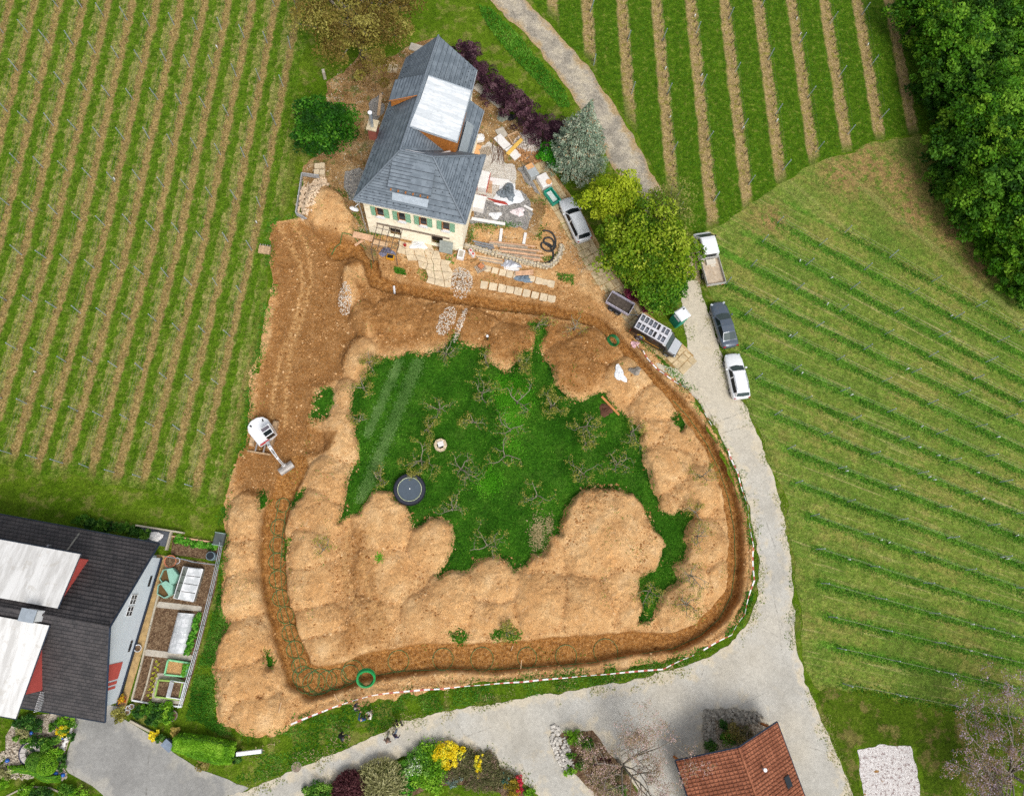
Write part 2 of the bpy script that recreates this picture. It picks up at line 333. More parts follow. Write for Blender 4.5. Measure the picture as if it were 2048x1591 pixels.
# heaps of spoil: plan mark, radius across, radius along, height, turn
HEAPS = [(1215,1060,5.0,5.0,1.5),(1150,1040,3.0,3.4,1.2),(1270,1080,3.2,3.4,1.2),(1205,1010,3.2,2.6,1.1),(990,1160,2.5,2.4,1.1),(868,1085,2.5,2.5,1.1),(765,1035,2.9,3.4,1.0),(905,1190,2.6,2.5,1.1),(1080,1195,2.8,2.8,1.2),(1170,1210,3.0,2.9,1.1),(1085,1120,2.2,2.2,.9),(985,1220,2.5,2.0,.9),(860,1230,2.6,2.2,.7),(1240,1170,2.6,2.6,1.0),(1330,930,3.0,3.1,1.2),(1385,985,2.7,2.6,1.1),(1300,860,2.3,2.3,1.0),(1255,765,3.1,2.7,1.0),(1300,810,2.6,2.6,1.0),(1150,735,3.3,3.0,.9),(1010,690,2.9,2.5,.9),(1345,885,2.4,2.4,1.0),(1405,1090,2.6,2.8,1.1),(1375,1170,2.6,2.5,1.1),(1350,1220,2.3,2.1,.9),(1425,1140,1.8,2.4,.9),(1350,1000,2.0,2.0,.8),(688,870,1.9,3.2,.9),(665,960,2.3,2.6,1.0),(640,1030,2.5,2.6,1.1),(620,1100,2.2,2.5,1.0),(625,1170,2.3,2.6,1.0),(640,1240,2.3,2.2,.9),(655,1290,2.0,1.6,.7),(490,1040,1.8,2.6,1.0),(486,1110,1.8,2.4,1.0),(484,1190,1.9,2.6,1.1),(483,1290,2.4,2.5,1.3),(490,1360,2.8,2.6,1.3),(515,1425,2.7,2.2,1.1),(455,1390,1.5,2.2,.8),(728,640,1.6,2.0,.8),(720,720,1.5,2.4,.9),(705,800,1.5,2.4,.9),(663,420,2.9,2.7,2.2),(672,448,2.4,2.0,1.4),(800,630,2.6,2.2,.6),(880,650,2.8,2.4,.7),(950,660,2.6,2.2,.7),(700,565,1.0,1.9,.7),(712,530,.9,1.4,.6),(1085,660,1.9,1.9,.6),(1190,700,2.6,2.2,.7),(1270,1215,2.0,2.0,.8),(760,1150,2.4,3.0,.6),(740,1240,2.2,2.6,.5)]
DARK = PL([(541,447),(600,440),(640,462),(700,475),(745,520),(720,545),(690,540),(685,600),(745,640),(735,680),(715,690),(700,700),(695,760),(640,775),(625,850),(680,862),(668,898),(612,920),(590,950),(555,1000),(505,995),(458,985),(470,925),(500,860),(512,760),(545,640),(548,560),(538,510)])
MIDB = PL([(745,560),(900,598),(1100,625),(1200,650),(1250,712),(1210,760),(1185,790),(1150,800),(1110,780),(1080,700),(1030,735),(990,735),(965,700),(900,690),(750,712),(735,660),(700,620),(705,560)])
BANK = PL([(745,500),(900,545),(1000,545),(1180,590),(1230,640),(1320,735),(1400,830),(1440,900),(1480,1000),(1500,1100),(1490,1200),(1400,1290),(1395,1270),(1455,1200),(1478,1100),(1465,1000),(1425,900),(1380,830),(1270,700),(1190,640),(1000,605),(750,560)])
TRACKS = [[(590,450),(618,500),(622,560),(600,640),(578,700),(572,790),(566,850)],[(560,455),(600,520),(606,580),(585,650),(560,710),(545,790),(540,840)],[(700,1060),(690,1120),(700,1180),(735,1260)],[(745,1060),(728,1130),(742,1200),(775,1270)]]

# ---------------------------------------------------------------- the building site: one height grid
STEP = 0.135
sx_, sy_, SX, SY = grid_for([SITE], STEP, 1.5)
jx = SX + 0.55 * fbm(SX, SY, 1.2, 4, 3, .65); jy = SY + 0.55 * fbm(SX, SY, 1.2, 4, 9, .65)
dS = sdf(SITE, jx, jy); dO = sdf(ORCH, SX + 0.28 * fbm(SX, SY, .9, 3, 5), SY + 0.28 * fbm(SX, SY, .9, 3, 7))
for q in PATCH: dO = np.minimum(dO, sdf(q, SX + 0.5 * fbm(SX, SY, .8, 3, 5), SY + 0.5 * fbm(SX, SY, .8, 3, 8)))
wx = SX + 0.62 * fbm(SX, SY, 2.4, 4, 21); wy = SY + 0.62 * fbm(SX, SY, 2.4, 4, 25)
Hh = np.zeros_like(SX); H2 = np.zeros_like(SX)
for (u, v, rx, ry, hh) in HEAPS:
    cx, cy = P(u, v); k = 1 - ((wx - cx) / (rx * 1.02)) ** 2 - ((wy - cy) / (ry * 1.02)) ** 2
    hi_ = hh * np.clip(k, 0, 1) ** 0.6; H2 = np.maximum(H2, np.minimum(Hh, hi_)); Hh = np.maximum(Hh, hi_)
crease = np.exp(-((Hh - H2) / .14) ** 2) * (H2 > .12); toe = np.exp(-((Hh - .08) / .16) ** 2)
Hh = Hh - .15 * crease * sstep(.35, .75, vnoise(SX, SY, 1.8, 55))
edge = sstep(-.1, 0.5, dO) * sstep(0.0, 0.6, -dS)
rough_n = fbm(SX, SY, 0.9, 4, 41, .6)
dT, pT = pdist(trl, wx * .35 + SX * .65, wy * .35 + SY * .65)
iw = np.interp(pT, range(len(trw)), trw); idp = .78 * np.interp(pT, range(len(trd)), trd)
prof = 1 - sstep(iw * 0.66, iw * 1.04, dT + .12 * fbm(SX, SY, .8, 3, 71))
dDk = sdf(DARK, wx, wy); dMb = sdf(MIDB, wx, wy); dBk = sdf(BANK, wx, wy)
dark = np.maximum(0.95 * (1 - sstep(-0.7, 0.5, dDk)), np.maximum(0.82 * (1 - sstep(-1.2, 0.6, dMb)), 0.55 * (1 - sstep(-.6, .6, dBk))))
dark = np.maximum(dark, .6 * (1 - sstep(-1.0, .7, sdf(PL([(688,1048),(742,1052),(756,1150),(790,1270),(900,1276),(900,1290),(730,1306),(650,1328),(622,1330),(672,1290),(690,1200),(676,1120)]), wx, wy))))
dark = np.clip(dark, 0, 1)
heapr = np.clip(Hh, 0, 1.2)
smoothz = 1 - 0.75 * (1 - sstep(-.8, .3, dDk))
Hs = Hh * edge + edge * smoothz * (0.15 * rough_n + 0.20 * np.abs(fbm(SX, SY, .62, 3, 61, .65)) * (0.2 + 1.1 * vnoise(SX, SY, 2.4, 4)))
Hs -= 0.32 * (1 - sstep(-1.2, 0.0, dDk)) * sstep(.5, 1.7, -dS)
trk = np.zeros_like(SX)
for tl in TRACKS:
    dd, pp = pdist(PL(tl), wx * .3 + SX * .7, wy * .3 + SY * .7, 3.0)
    rut = np.exp(-((dd - .10) / .16) ** 2); trk = np.maximum(trk, np.exp(-(dd / .26) ** 2))
    Hs -= 0.09 * rut * (0.6 + 0.4 * np.sin(pp * 60)) * edge
Hs = Hs * (1 - prof) - idp * prof + prof * 0.05 * rough_n
Hs -= np.where(prof > 0, 0, 0)
HXS, HYS, HG = sx_, sy_, Hs
def hz(x, y):
    i = (x - HXS[0]) / STEP; j = (y - HYS[0]) / STEP
    if i < 1 or j < 1 or i > len(HXS) - 2 or j > len(HYS) - 2: return 0.0
    a, b = int(i), int(j); fx, fy = i - a, j - b
    return float((HG[b, a] * (1 - fx) + HG[b, a + 1] * fx) * (1 - fy) + (HG[b + 1, a] * (1 - fx) + HG[b + 1, a + 1] * fx) * fy)
def hzv(x, y):
    i = np.clip((x - HXS[0]) / STEP, 0, len(HXS) - 2); j = np.clip((y - HYS[0]) / STEP, 0, len(HYS) - 2); a = i.astype(int); b = j.astype(int); fx = i - a; fy = j - b
    h = (HG[b, a] * (1 - fx) + HG[b, a + 1] * fx) * (1 - fy) + (HG[b + 1, a] * (1 - fx) + HG[b + 1, a + 1] * fx) * fy
    return np.where((x < HXS[0]) | (x > HXS[-1]) | (y < HYS[0]) | (y > HYS[-1]), 0, h)
def G(u, v, dz=0.0):
    x, y = P(u, v); h = hz(x, y)
    for _ in range(3): x, y = P(u, v, h); h = hz(x, y)
    return Vector((x, y, h + dz))

# ---------------------------------------------------------------- ground materials
def soil_material():
    t = NT('site soil'); dk = t.attr('dark'); pr = t.attr('wet'); tr = t.attr('track')
    n1 = t.noise(0.55, 5, 0.62); n2 = t.noise(3.2, 5, 0.68); n3 = t.noise(14, 4, 0.7)
    dry = t.ramp(n1, [(0.15, S(196,148,96)), (0.42, S(210,163,109)), (0.62, S(219,175,121)), (0.9, S(229,190,140))])
    dry = t.mix(t.math('MULTIPLY', t.ss(t.noise(.23, 3, .5), .45, .7), .35), dry, S(208,152,92))
    dry = t.mix(t.math('MULTIPLY', t.ss(t.noise(.42, 6, .72), .56, .88), .6), dry, S(180,132,82)); dry = t.mix(t.math('MULTIPLY', t.ss(t.noise(1.7, 5, .7), .62, .95), .5), dry, S(234,204,162))
    mid = t.ramp(t.noise(0.9, 5, .65), [(0.15, S(140,92,44)), (0.5, S(164,113,60)), (0.85, S(190,142,90))])
    f = t.math('ADD', dk, t.math('MULTIPLY', t.math('SUBTRACT', n2, 0.5), 0.55), clamp=True)
    c = t.mix(t.ss(f, 0.12, 0.85), dry, mid)
    c = t.mix(t.math('MULTIPLY', t.ss(f, .72, 1.0), .55), c, S(140,98,54))
    c = t.mix(t.ss(pr, 0.08, 0.75), c, t.ramp(n2, [(0.3, S(136,88,38)), (0.5, S(166,112,54)), (0.75, S(190,138,78))]))
    c = t.mix(t.math('MULTIPLY', tr, t.ss(n2, .35, .6)), c, S(206,160,104))
    c = t.mix(t.math('MULTIPLY', t.ss(n3, 0.62, 0.95), 0.4), c, S(138,94,52))
    c = t.mix(t.math('MULTIPLY', t.ss(t.noise(19, 3, .6), 0.62, 0.78), 0.5), c, S(236,205,160))
    cr = t.crumb(8.5); cr2 = t.crumb(4.2); reg = t.ss(t.noise(.8, 4, .6), .25, .75)
    lum = t.math('ADD', t.math('MULTIPLY', t.math('SUBTRACT', cr, .5), .32), t.math('MULTIPLY', t.math('SUBTRACT', cr2, .5), .20)); lum = t.math('ADD', 1.0, t.math('MULTIPLY', lum, t.math('ADD', .35, reg)))
    cl = t.n('ShaderNodeCombineColor'); [t.put(cl.inputs[k_], lum) for k_ in range(3)]; c = t.mix(1.0, c, cl.outputs[0], 'MULTIPLY')
    h = t.math('ADD', t.math('MULTIPLY', n2, 0.5), t.math('MULTIPLY', t.math('ADD', n3, cr2), 0.35))
    return t.done(c, 0.95, t.bump(h, 0.8, 0.14), 0, 0.1)
def grass_material(name, stops, dry=None, dryamt=0.35, fine=7.0, big=0.16):
    t = NT(name); n1 = t.noise(big, 4, .6); n2 = t.noise(fine, 5, .72); n3 = t.noise(1.3, 5, .7)
    f = t.math('ADD', t.math('MULTIPLY', n1, .42), t.math('ADD', t.math('MULTIPLY', n2, .36), t.math('MULTIPLY', n3, .3)))
    c = t.ramp(f, stops)
    if dry: c = t.mix(t.math('MULTIPLY', t.ss(t.noise(.55, 5, .72), .52, .72), dryamt), c, dry)
    c = t.grain(c, .42, 6.5)
    return t.done(c, 0.95, t.bump(t.math('ADD', n2, n3), 0.8, 0.12), 0, 0.08)
def road_material(name, base, light, dusty, stain):
    t = NT(name); sd = t.attr('sd'); n1 = t.noise(.35, 5, .6); n2 = t.noise(5, 5, .7); n3 = t.noise(40, 3, .6)
    lo = t.noise(.9, 4, .6)
    c = t.mix(t.ss(n1, .1, .9), base, light)
    dust = t.math('ADD', t.ss(t.math('ADD', sd, t.math('MULTIPLY', t.math('SUBTRACT', lo, .5), 2.6)), -1.1, .2), t.math('MULTIPLY', t.attr('dust'), 1.0), clamp=True)
    c = t.mix(t.math('MULTIPLY', dust, .85), c, dusty)
    c = t.mix(t.math('MULTIPLY', t.ss(t.noise(.45, 6, .75), .58, .9), .35), c, stain)
    c = t.mix(t.math('MULTIPLY', t.ss(n3, .5, .8), .18), c, S(120,115,105))
    v = t.voro(.16, vec=t.map(1, 1, 1), feature='DISTANCE_TO_EDGE'); cr = t.math('MULTIPLY', t.math('SUBTRACT', 1.0, t.ss(t.math('ADD', v, t.math('MULTIPLY', t.math('SUBTRACT', n2, .5), .03)), 0.0, .008)), t.ss(n1, .45, .7))
    c = t.mix(t.math('MULTIPLY', cr, .45), c, S(90,86,78))
    c = t.mix(t.math('MULTIPLY', t.ss(t.noise(.22, 5, .7, t.map(1, .25, 1, R(20))), .55, .95), .3), c, S(158,153,141)); c = t.grain(c, .16, 8)
    return t.done(c, .9, t.bump(t.math('ADD', n2, n3), .25, .02), 0, .2)
M_SOIL = soil_material()
M_ORCH = grass_material('orchard grass', [(0.15, S(26,64,8)), (0.42, S(44,90,13)), (0.62, S(62,112,22)), (0.9, S(102,144,44))], S(86,120,44), .3, 6.0, .22)
M_LAWN = grass_material('lawn', [(0.15, S(54,84,8)), (0.42, S(80,112,14)), (0.62, S(100,128,26)), (0.9, S(140,152,58))], S(158,146,86), .45)
M_VERGE = grass_material('verge grass', [(0.32, S(40,72,14)), (0.46, S(66,110,24)), (0.6, S(94,138,40)), (0.74, S(128,160,66))], S(170,146,96), .55)

link_site = dict(dark=dark, wet=prof, track=np.clip(trk * edge, 0, 1))
layer('building_site_soil', sx_, sy_, np.maximum(dS, -dO), Hs, M_SOIL, link_site, .02)
layer('orchard_lawn', sx_, sy_, np.maximum(dO, dS), Hs, M_ORCH, None, .02)

# big ground sheet (holed only where the dug-up site replaces it)
gx = np.arange(-85, 110.1, 0.6); gy = np.arange(-60, 125.1, 0.6); GX, GY = np.meshgrid(gx, gy)
dSg = sdf(SITE, GX + 0.55 * fbm(GX, GY, 1.2, 4, 3, .65), GY + 0.55 * fbm(GX, GY, 1.2, 4, 9, .65))
go = layer('ground', gx, gy, np.maximum(-1.0, -(dSg + 0.4)) + 0 * GX, np.zeros_like(GX) - 0.06 * (dSg < 0.3), M_LAWN, dict(sd=dSg))
bm = bmesh.new(); bm.from_mesh(go.data)
ring = [(-1500, -1500), (-85, -60), (110, -60), (1500, -1500), (1500, 1500), (float(gx[-1]), float(gy[-1])), (-85, float(gy[-1])), (-1500, 1500)]
vv = [bm.verts.new((x, y, -0.01)) for x, y in ring]
for f in ((0, 3, 2, 1), (3, 4, 5, 2), (4, 7, 6, 5), (7, 0, 1, 6)): bm.faces.new([vv[i] for i in f])
bm.to_mesh(go.data); bm.free()

# ---------------------------------------------------------------- vineyards
def phase_material(name, fn):
    t = NT(name); return fn(t)
def rows_left(Y):
    """x of row 0 and row spacing at world y"""
    p0 = np.array(PL([(606,-60),(600,0),(504,500),(390,984)])); p1 = np.array(PL([(606-480,-60),(600-480,0),(504-508,500),(390-525,984-93)]))
    o0 = p0[:, 1].argsort(); o1 = p1[:, 1].argsort()
    def ext(y, p, o):
        xs, ys = p[o, 0], p[o, 1]; r = np.interp(y, ys, xs); lo = (xs[1] - xs[0]) / (ys[1] - ys[0]); hi = (xs[-1] - xs[-2]) / (ys[-1] - ys[-2])
        return r + np.where(y < ys[0], (y - ys[0]) * lo, 0) + np.where(y > ys[-1], (y - ys[-1]) * hi, 0)
    a = ext(Y, p0, o0); b = ext(Y, p1, o1); return a, (a - b) / 10
VL = PL([(-420,-520),(640,-520),(625,-100),(612,60),(598,200),(590,330),(570,430),(545,445),(540,600),(512,740),(492,860),(462,940),(455,995),(420,1012),(330,985),(200,965),(0,935),(-420,860)])
xs, ys, X, Y = grid_for([VL], .5); d = sdf(VL, X + .9 * fbm(X, Y, 3, 3, 2), Y + .9 * fbm(X, Y, 3, 3, 4)); a, sp = rows_left(Y)
t = NT('left vineyard'); ph = t.attr('phase'); wob = t.math('MULTIPLY', t.math('SUBTRACT', t.noise(.9, 4, .65), .5), .22)
fr = t.math('FRACT', t.math('ADD', t.math('ADD', ph, wob), .5)); dd = t.math('ABSOLUTE', t.math('SUBTRACT', fr, .5))      # 0 under the vines .. 0.5 mid aisle
side = t.math('SUBTRACT', fr, .5)
n2 = t.noise(6, 5, .72); n3 = t.noise(.35, 4, .6); n4 = t.noise(1.6, 5, .7)
gr = t.ramp(t.math('ADD', t.math('MULTIPLY', n2, .5), t.math('MULTIPLY', n4, .5)), [(.1, S(48,84,8)), (.42, S(78,114,16)), (.65, S(104,132,32)), (.9, S(146,156,72))])
pale = t.ramp(t.math('ADD', t.math('MULTIPLY', n2, .5), t.math('MULTIPLY', n4, .5)), [(.15, S(98,118,46)), (.5, S(138,142,70)), (.85, S(190,176,120))])
brn = t.ramp(n2, [(.15, S(122,102,52)), (.5, S(164,136,86)), (.85, S(198,174,124))]); brn = t.mix(t.math('MULTIPLY', t.ss(n4, .55, .85), .45), brn, S(150,146,70))
sk = t.streak('phase', 5.0)
gr = t.mix(t.math('MULTIPLY', t.ss(t.noise(.75, 6, .78), .56, .85), .7), gr, pale)
c = t.mix(t.math('MULTIPLY', t.ss(t.math('ADD', t.math('MULTIPLY', t.math('ADD', n4, sk), .5), t.math('MULTIPLY', t.math('SUBTRACT', n3, .5), .5)), .30, .62), t.ss(t.math('ADD', side, t.math('MULTIPLY', t.math('SUBTRACT', n4, .5), .2)), -.30, .05)), gr, pale)
c = t.mix(t.math('MULTIPLY', t.ss(t.math('ADD', dd, t.math('MULTIPLY', t.math('SUBTRACT', t.math('MULTIPLY', t.math('ADD', n4, n2), .5), .5), .20)), .195, .10), .9), c, brn)
c = t.mix(t.math('MULTIPLY', t.ss(t.attr('sd'), -1.8, -.2), .8), c, gr)
c = t.grain(c, .5, 6.5)
M_VL = t.done(c, .95, t.bump(t.math('ADD', n2, n4), .8, .12), 0, .08)
layer('left_vineyard_field', xs, ys, d, np.zeros_like(X), M_VL, dict(phase=(a - X) / sp, sd=d), .012)

VT = PL([(1085,-420),(1040,-30),(1070,10),(1110,50),(1150,95),(1200,150),(1240,215),(1275,280),(1310,350),(1345,420),(1400,470),(1450,440),(1520,400),(1600,345),(1700,300),(1800,275),(1862,262),(1880,200),(1835,110),(1800,0),(1790,-420)])
TRX0, TRSP = 15.6, 4.07
xs, ys, X, Y = grid_for([VT], .5); d = sdf(VT, X + .7 * fbm(X, Y, 2.5, 3, 2), Y + .7 * fbm(X, Y, 2.5, 3, 4))
t = NT('upper vineyard'); ph = t.attr('phase'); wob = t.math('MULTIPLY', t.math('SUBTRACT', t.noise(.8, 4, .65), .5), .12)
fr = t.math('FRACT', t.math('ADD', t.math('ADD', ph, wob), .56)); dd = t.math('ABSOLUTE', t.math('SUBTRACT', fr, .5))
n2 = t.noise(6, 5, .72); n4 = t.noise(1.6, 5, .7); n3 = t.noise(.3, 4, .6)
gr = t.ramp(t.math('ADD', t.math('MULTIPLY', n2, .5), t.math('MULTIPLY', n4, .5)), [(.1, S(42,76,6)), (.42, S(68,104,12)), (.65, S(90,122,22)), (.9, S(134,146,54))])
brn = t.ramp(n2, [(.12, S(128,108,62)), (.5, S(170,146,98)), (.88, S(206,184,140))])
brn = t.mix(t.math('MULTIPLY', t.ss(n4, .54, .66), .6), brn, S(142,140,50))
c = t.mix(t.math('MULTIPLY', t.ss(t.noise(1.6, 6, .75), .56, .9), .6), gr, S(150,146,78))
c = t.mix(t.ss(t.math('ADD', dd, t.math('MULTIPLY', t.math('SUBTRACT', t.math('MULTIPLY', t.math('ADD', n4, n2), .5), .5), .12)), .195, .115), c, brn)
c = t.mix(t.math('MULTIPLY', t.ss(t.attr('sd'), -1.6, -.1), .8), c, gr)
c = t.grain(c, .45, 6.5)
M_VT = t.done(c, .95, t.bump(t.math('ADD', n2, n4), .8, .12), 0, .08)
layer('upper_vineyard_field', xs, ys, d, np.zeros_like(X), M_VT, dict(phase=(X - TRX0) / TRSP, sd=d), .012)

RROWS = [((1688,464),(2048,668)),((1553,445),(2048,712)),((1523,483),(2048,765)),((1500,532),(2048,810)),((1450,567),(2048,852)),((1487,629),(2048,901)),((1490,697),(2048,946)),((1509,757),(2048,984)),((1547,829),(2048,1033)),((1573,897),(2048,1078)),((1589,965),(2048,1131)),((1619,1031),(2048,1180)),((1630,1097),(2048,1228)),((1640,1165),(2048,1277)),((1655,1232),(2048,1327)),((1672,1294),(2048,1380)),((1683,1365),(2048,1437))]
RW = [(np.array(P(*a)), np.array(P(*b))) for a, b in RROWS]
VR = PL([(1395,480),(1440,440),(1500,402),(1560,370),(1640,325),(1730,295),(1830,275),(1862,268),(1890,360),(1930,460),(1990,550),(2070,620),(2700,1000),(2700,1560),(2048,1445),(1900,1410),(1720,1378),(1640,1385),(1612,1330),(1598,1240),(1590,1130),(1575,1030),(1555,960),(1525,880),(1495,815),(1470,740),(1440,650),(1410,570)])
xs, ys, X, Y = grid_for([VR], .5); d = sdf(VR, X + .8 * fbm(X, Y, 2.5, 3, 2), Y + .8 * fbm(X, Y, 2.5, 3, 4))
ry = np.stack([p[1] + (X - p[0]) * (q[1] - p[1]) / (q[0] - p[0]) for p, q in RW]); rp = np.zeros_like(X)
for k in range(len(RW) - 1): rp += np.clip((ry[k] - Y) / np.maximum(ry[k] - ry[k + 1], .6), 0, 1)
inrow = np.where((rp > 0.02) & (rp < 15.98), 1.0, 0.0)
t = NT('right vineyard'); ph = t.attr('phase'); wob = t.math('MULTIPLY', t.math('SUBTRACT', t.noise(.8, 4, .65), .5), .10)
fr = t.math('FRACT', t.math('ADD', t.math('ADD', ph, wob), .5)); dd = t.math('ABSOLUTE', t.math('SUBTRACT', fr, .5))
n2 = t.noise(6, 5, .72); n4 = t.noise(1.4, 5, .7); n3 = t.noise(.18, 4, .6)
base = t.ramp(t.math('ADD', t.math('MULTIPLY', n2, .45), t.math('MULTIPLY', n4, .55)), [(.1, S(84,114,36)), (.4, S(112,136,50)), (.62, S(134,150,66)), (.9, S(172,170,98))])
base = t.mix(t.math('MULTIPLY', t.ss(t.math('ADD', n3, t.math('MULTIPLY', t.math('SUBTRACT', n4, .5), .5)), .5, .78), .4), base, S(164,148,84))
base = t.mix(t.math('MULTIPLY', t.ss(t.noise(2.2, 5, .75), .62, .85), .4), base, S(150,120,62))
base = t.mix(t.math('MULTIPLY', t.ss(n3, .48, .34), .5), base, S(96,128,44))
base = t.mix(t.math('MULTIPLY', t.ss(t.streak('phase', 7.0, .15), .5, .85), .55), base, S(92,134,44)); base = t.mix(t.math('MULTIPLY', t.ss(t.streak('phase', 9.0, .2), .58, .9), .7), base, S(192,180,120))
grn = t.ramp(n2, [(.3, S(58,108,18)), (.5, S(86,140,34)), (.7, S(118,162,60))])
band = t.math('MULTIPLY', t.math('MULTIPLY', t.ss(t.math('ADD', dd, t.math('MULTIPLY', t.math('SUBTRACT', n4, .5), .16)), .18, .09), t.attr('inrow')), t.ss(t.attr('sd'), -.8, -2.6))
c = t.mix(t.math('MULTIPLY', band, .85), base, grn)
c = t.mix(t.math('MULTIPLY', t.attr('bare'), t.ss(n4, .25, .6)), c, S(166,134,88))
c = t.grain(c, .5, 6.0)
M_VR = t.done(c, .95, t.bump(t.math('ADD', n2, n4), .8, .14), 0, .08)
bare = 0 * X
for (u, v, r) in [(1740,330,3.2),(1800,360,3.0),(1690,350,2.5),(1830,420,2.5),(1960,520,2.2),(1900,470,2.0),(1540,440,1.6)]:
    bx, by = P(u, v); bare = np.maximum(bare, np.exp(-((X - bx) ** 2 + (Y - by) ** 2) / r ** 2 / 1.4))
layer('right_vineyard_field', xs, ys, d, np.zeros_like(X), M_VR, dict(phase=rp, sd=d, inrow=inrow, bare=bare), .016)

# ---------------------------------------------------------------- roads and yards
def flat(name, polys, mat, z, step=.3, jit=.25, js=1.2, holes=(), extra=None, parent=None):
    xs, ys, X, Y = grid_for(polys, step); jx = X + jit * fbm(X, Y, js, 3, 31); jy = Y + jit * fbm(X, Y, js, 3, 37)
    d = np.min([sdf(p, jx, jy) for p in polys], axis=0)
    for h in holes: d = np.maximum(d, -sdf(h, jx, jy))
    at = dict(sd=d, dust=np.zeros_like(X))
    if extra: at.update(extra(X, Y, d))
    return layer(name, xs, ys, d, np.zeros_like(X), mat, at, z, parent)
ROAD = PL([(1290,716),(1340,748),(1390,795),(1430,852),(1462,918),(1484,965),(1503,1035),(1518,1120),(1518,1185),(1502,1236),(1468,1280),(1422,1314),(1350,1339),(1270,1359),(1150,1379),(1060,1394),(950,1409),(880,1424),(800,1444),(720,1484),(650,1514),(580,1543),(520,1566),(470,1584),(380,1640),(560,1640),(612,1591),(686,1554),(747,1527),(809,1512),(875,1497),(915,1489),(956,1502),(987,1522),(1007,1540),(1042,1563),(1078,1591),(1110,1640),(1740,1660),(1705,1591),(1670,1500),(1640,1430),(1610,1360),(1592,1290),(1586,1200),(1582,1130),(1570,1050),(1550,960),(1520,880),(1490,810),(1462,775),(1446,725),(1430,660),(1408,600),(1400,560),(1372,555),(1362,600),(1368,650),(1376,690),(1372,720),(1340,735)])
NBED = PL([(1119,1467),(1145,1462),(1185,1461),(1197,1474),(1218,1505),(1235,1520),(1261,1555),(1276,1591),(1300,1640),(1215,1640),(1195,1591),(1154,1550),(1134,1532),(1116,1505),(1111,1487)])
RBED = PL([(1417,1433),(1440,1425),(1461,1418),(1483,1422),(1515,1440),(1537,1447),(1510,1480),(1480,1510),(1410,1508),(1411,1465)])
M_ROAD = road_material('concrete road', S(180,176,166), S(198,195,186), S(212,200,176), S(200,184,152))
def road_dust(X, Y, d):
    up = sstep(*[P(1500, a)[1] for a in (1120, 700)], Y); lanes = 0 * X
    dust = up * .95
    # wheel-brought clay on the junction
    for (u, v, r) in [(1540,1250,2.2),(1500,1320,2.5),(1450,1330,2.2),(1330,1380,2.4),(1010,1432,3.0),(830,1462,2.4),(1585,1450,1.6),(1600,1500,1.4)]:
        bx, by = P(u, v); dust = np.maximum(dust, .38 * np.exp(-((X - bx) ** 2 + (Y - by) ** 2) / r ** 2))
    return dict(dust=dust)
flat('road', [ROAD], M_ROAD, .030, .25, .28, .8, [NBED, RBED], road_dust)
TRACK = PL([(960,-60),(980,0),(1010,32),(1060,78),(1100,132),(1140,182),(1175,240),(1200,290),(1230,345),(1260,390),(1310,450),(1360,520),(1372,570),(1405,570),(1390,500),(1350,430),(1305,355),(1280,298),(1250,248),(1220,198),(1180,138),(1130,83),(1090,38),(1052,0),(1000,-60)])
t = NT('gravel track'); sd = t.attr('sd'); n1 = t.noise(.6, 5, .65); n3 = t.noise(12, 4, .7)
c = t.ramp(n1, [(.3, S(150,142,128)), (.5, S(180,170,152)), (.7, S(200,188,164))]); c = t.mix(t.ss(t.math('ADD', sd, t.math('MULTIPLY', t.math('SUBTRACT', n1, .5), 1.6)), -.9, .1), c, S(178,150,104))
c = t.mix(t.math('MULTIPLY', t.ss(n3, .5, .72), .45), c, S(110,102,88)); c = t.mix(t.math('MULTIPLY', t.ss(t.noise(17, 3, .6), .6, .75), .5), c, S(222,216,204))
c = t.grain(c, .3, 9)
M_GRAVELTRACK = t.done(c, .95, t.bump(n3, .6, .05), 0, .1)
flat('gravel_track', [TRACK], M_GRAVELTRACK, .022, .3, .35, 1.3)
DRIVE = PL([(150,1430),(215,1400),(223,1409),(255,1412),(240,1432),(256,1442),(316,1479),(353,1509),(401,1538),(457,1557),(472,1566),(500,1574),(440,1610),(400,1660),(260,1660),(208,1591),(186,1572),(134,1542),(128,1520),(149,1464)])
M_DRIVE = road_material('asphalt drive', S(142,141,138), S(162,161,157), S(182,178,168), S(128,124,116))
flat('driveway', [DRIVE], M_DRIVE, .026, .25, .08, 2.0)
YARD = PL([(652,160),(690,140),(720,110),(780,118),(800,100),(870,75),(900,110),(955,165),(1000,215),(1060,262),(1092,300),(1080,330),(1110,380),(1140,440),(1180,520),(1215,580),(1180,560),(1075,470),(950,520),(740,520),(715,470),(690,400),(650,375),(610,390),(602,350),(640,300),(655,230)])
t = NT('trodden yard earth'); n1 = t.noise(.5, 5, .65); n2 = t.noise(5, 5, .7); n3 = t.noise(16, 4, .7)
c = t.ramp(n1, [(.3, S(140,106,62)), (.48, S(168,130,82)), (.62, S(186,148,100)), (.78, S(200,172,126))]); c = t.mix(t.math('MULTIPLY', t.ss(n2, .55, .75), .5), c, S(112,84,46))
c = t.mix(t.math('MULTIPLY', t.ss(t.noise(.8, 5, .7), .6, .72), .7), c, S(90,112,40)); c = t.mix(t.math('MULTIPLY', t.ss(n3, .6, .75), .6), c, S(224,208,180))
c = t.grain(c, .4, 8)
M_YARD = t.done(c, .95, t.bump(t.math('ADD', n2, n3), .7, .08), 0, .1)
flat('yard', [YARD], M_YARD, .012, .3, .6, 1.6)
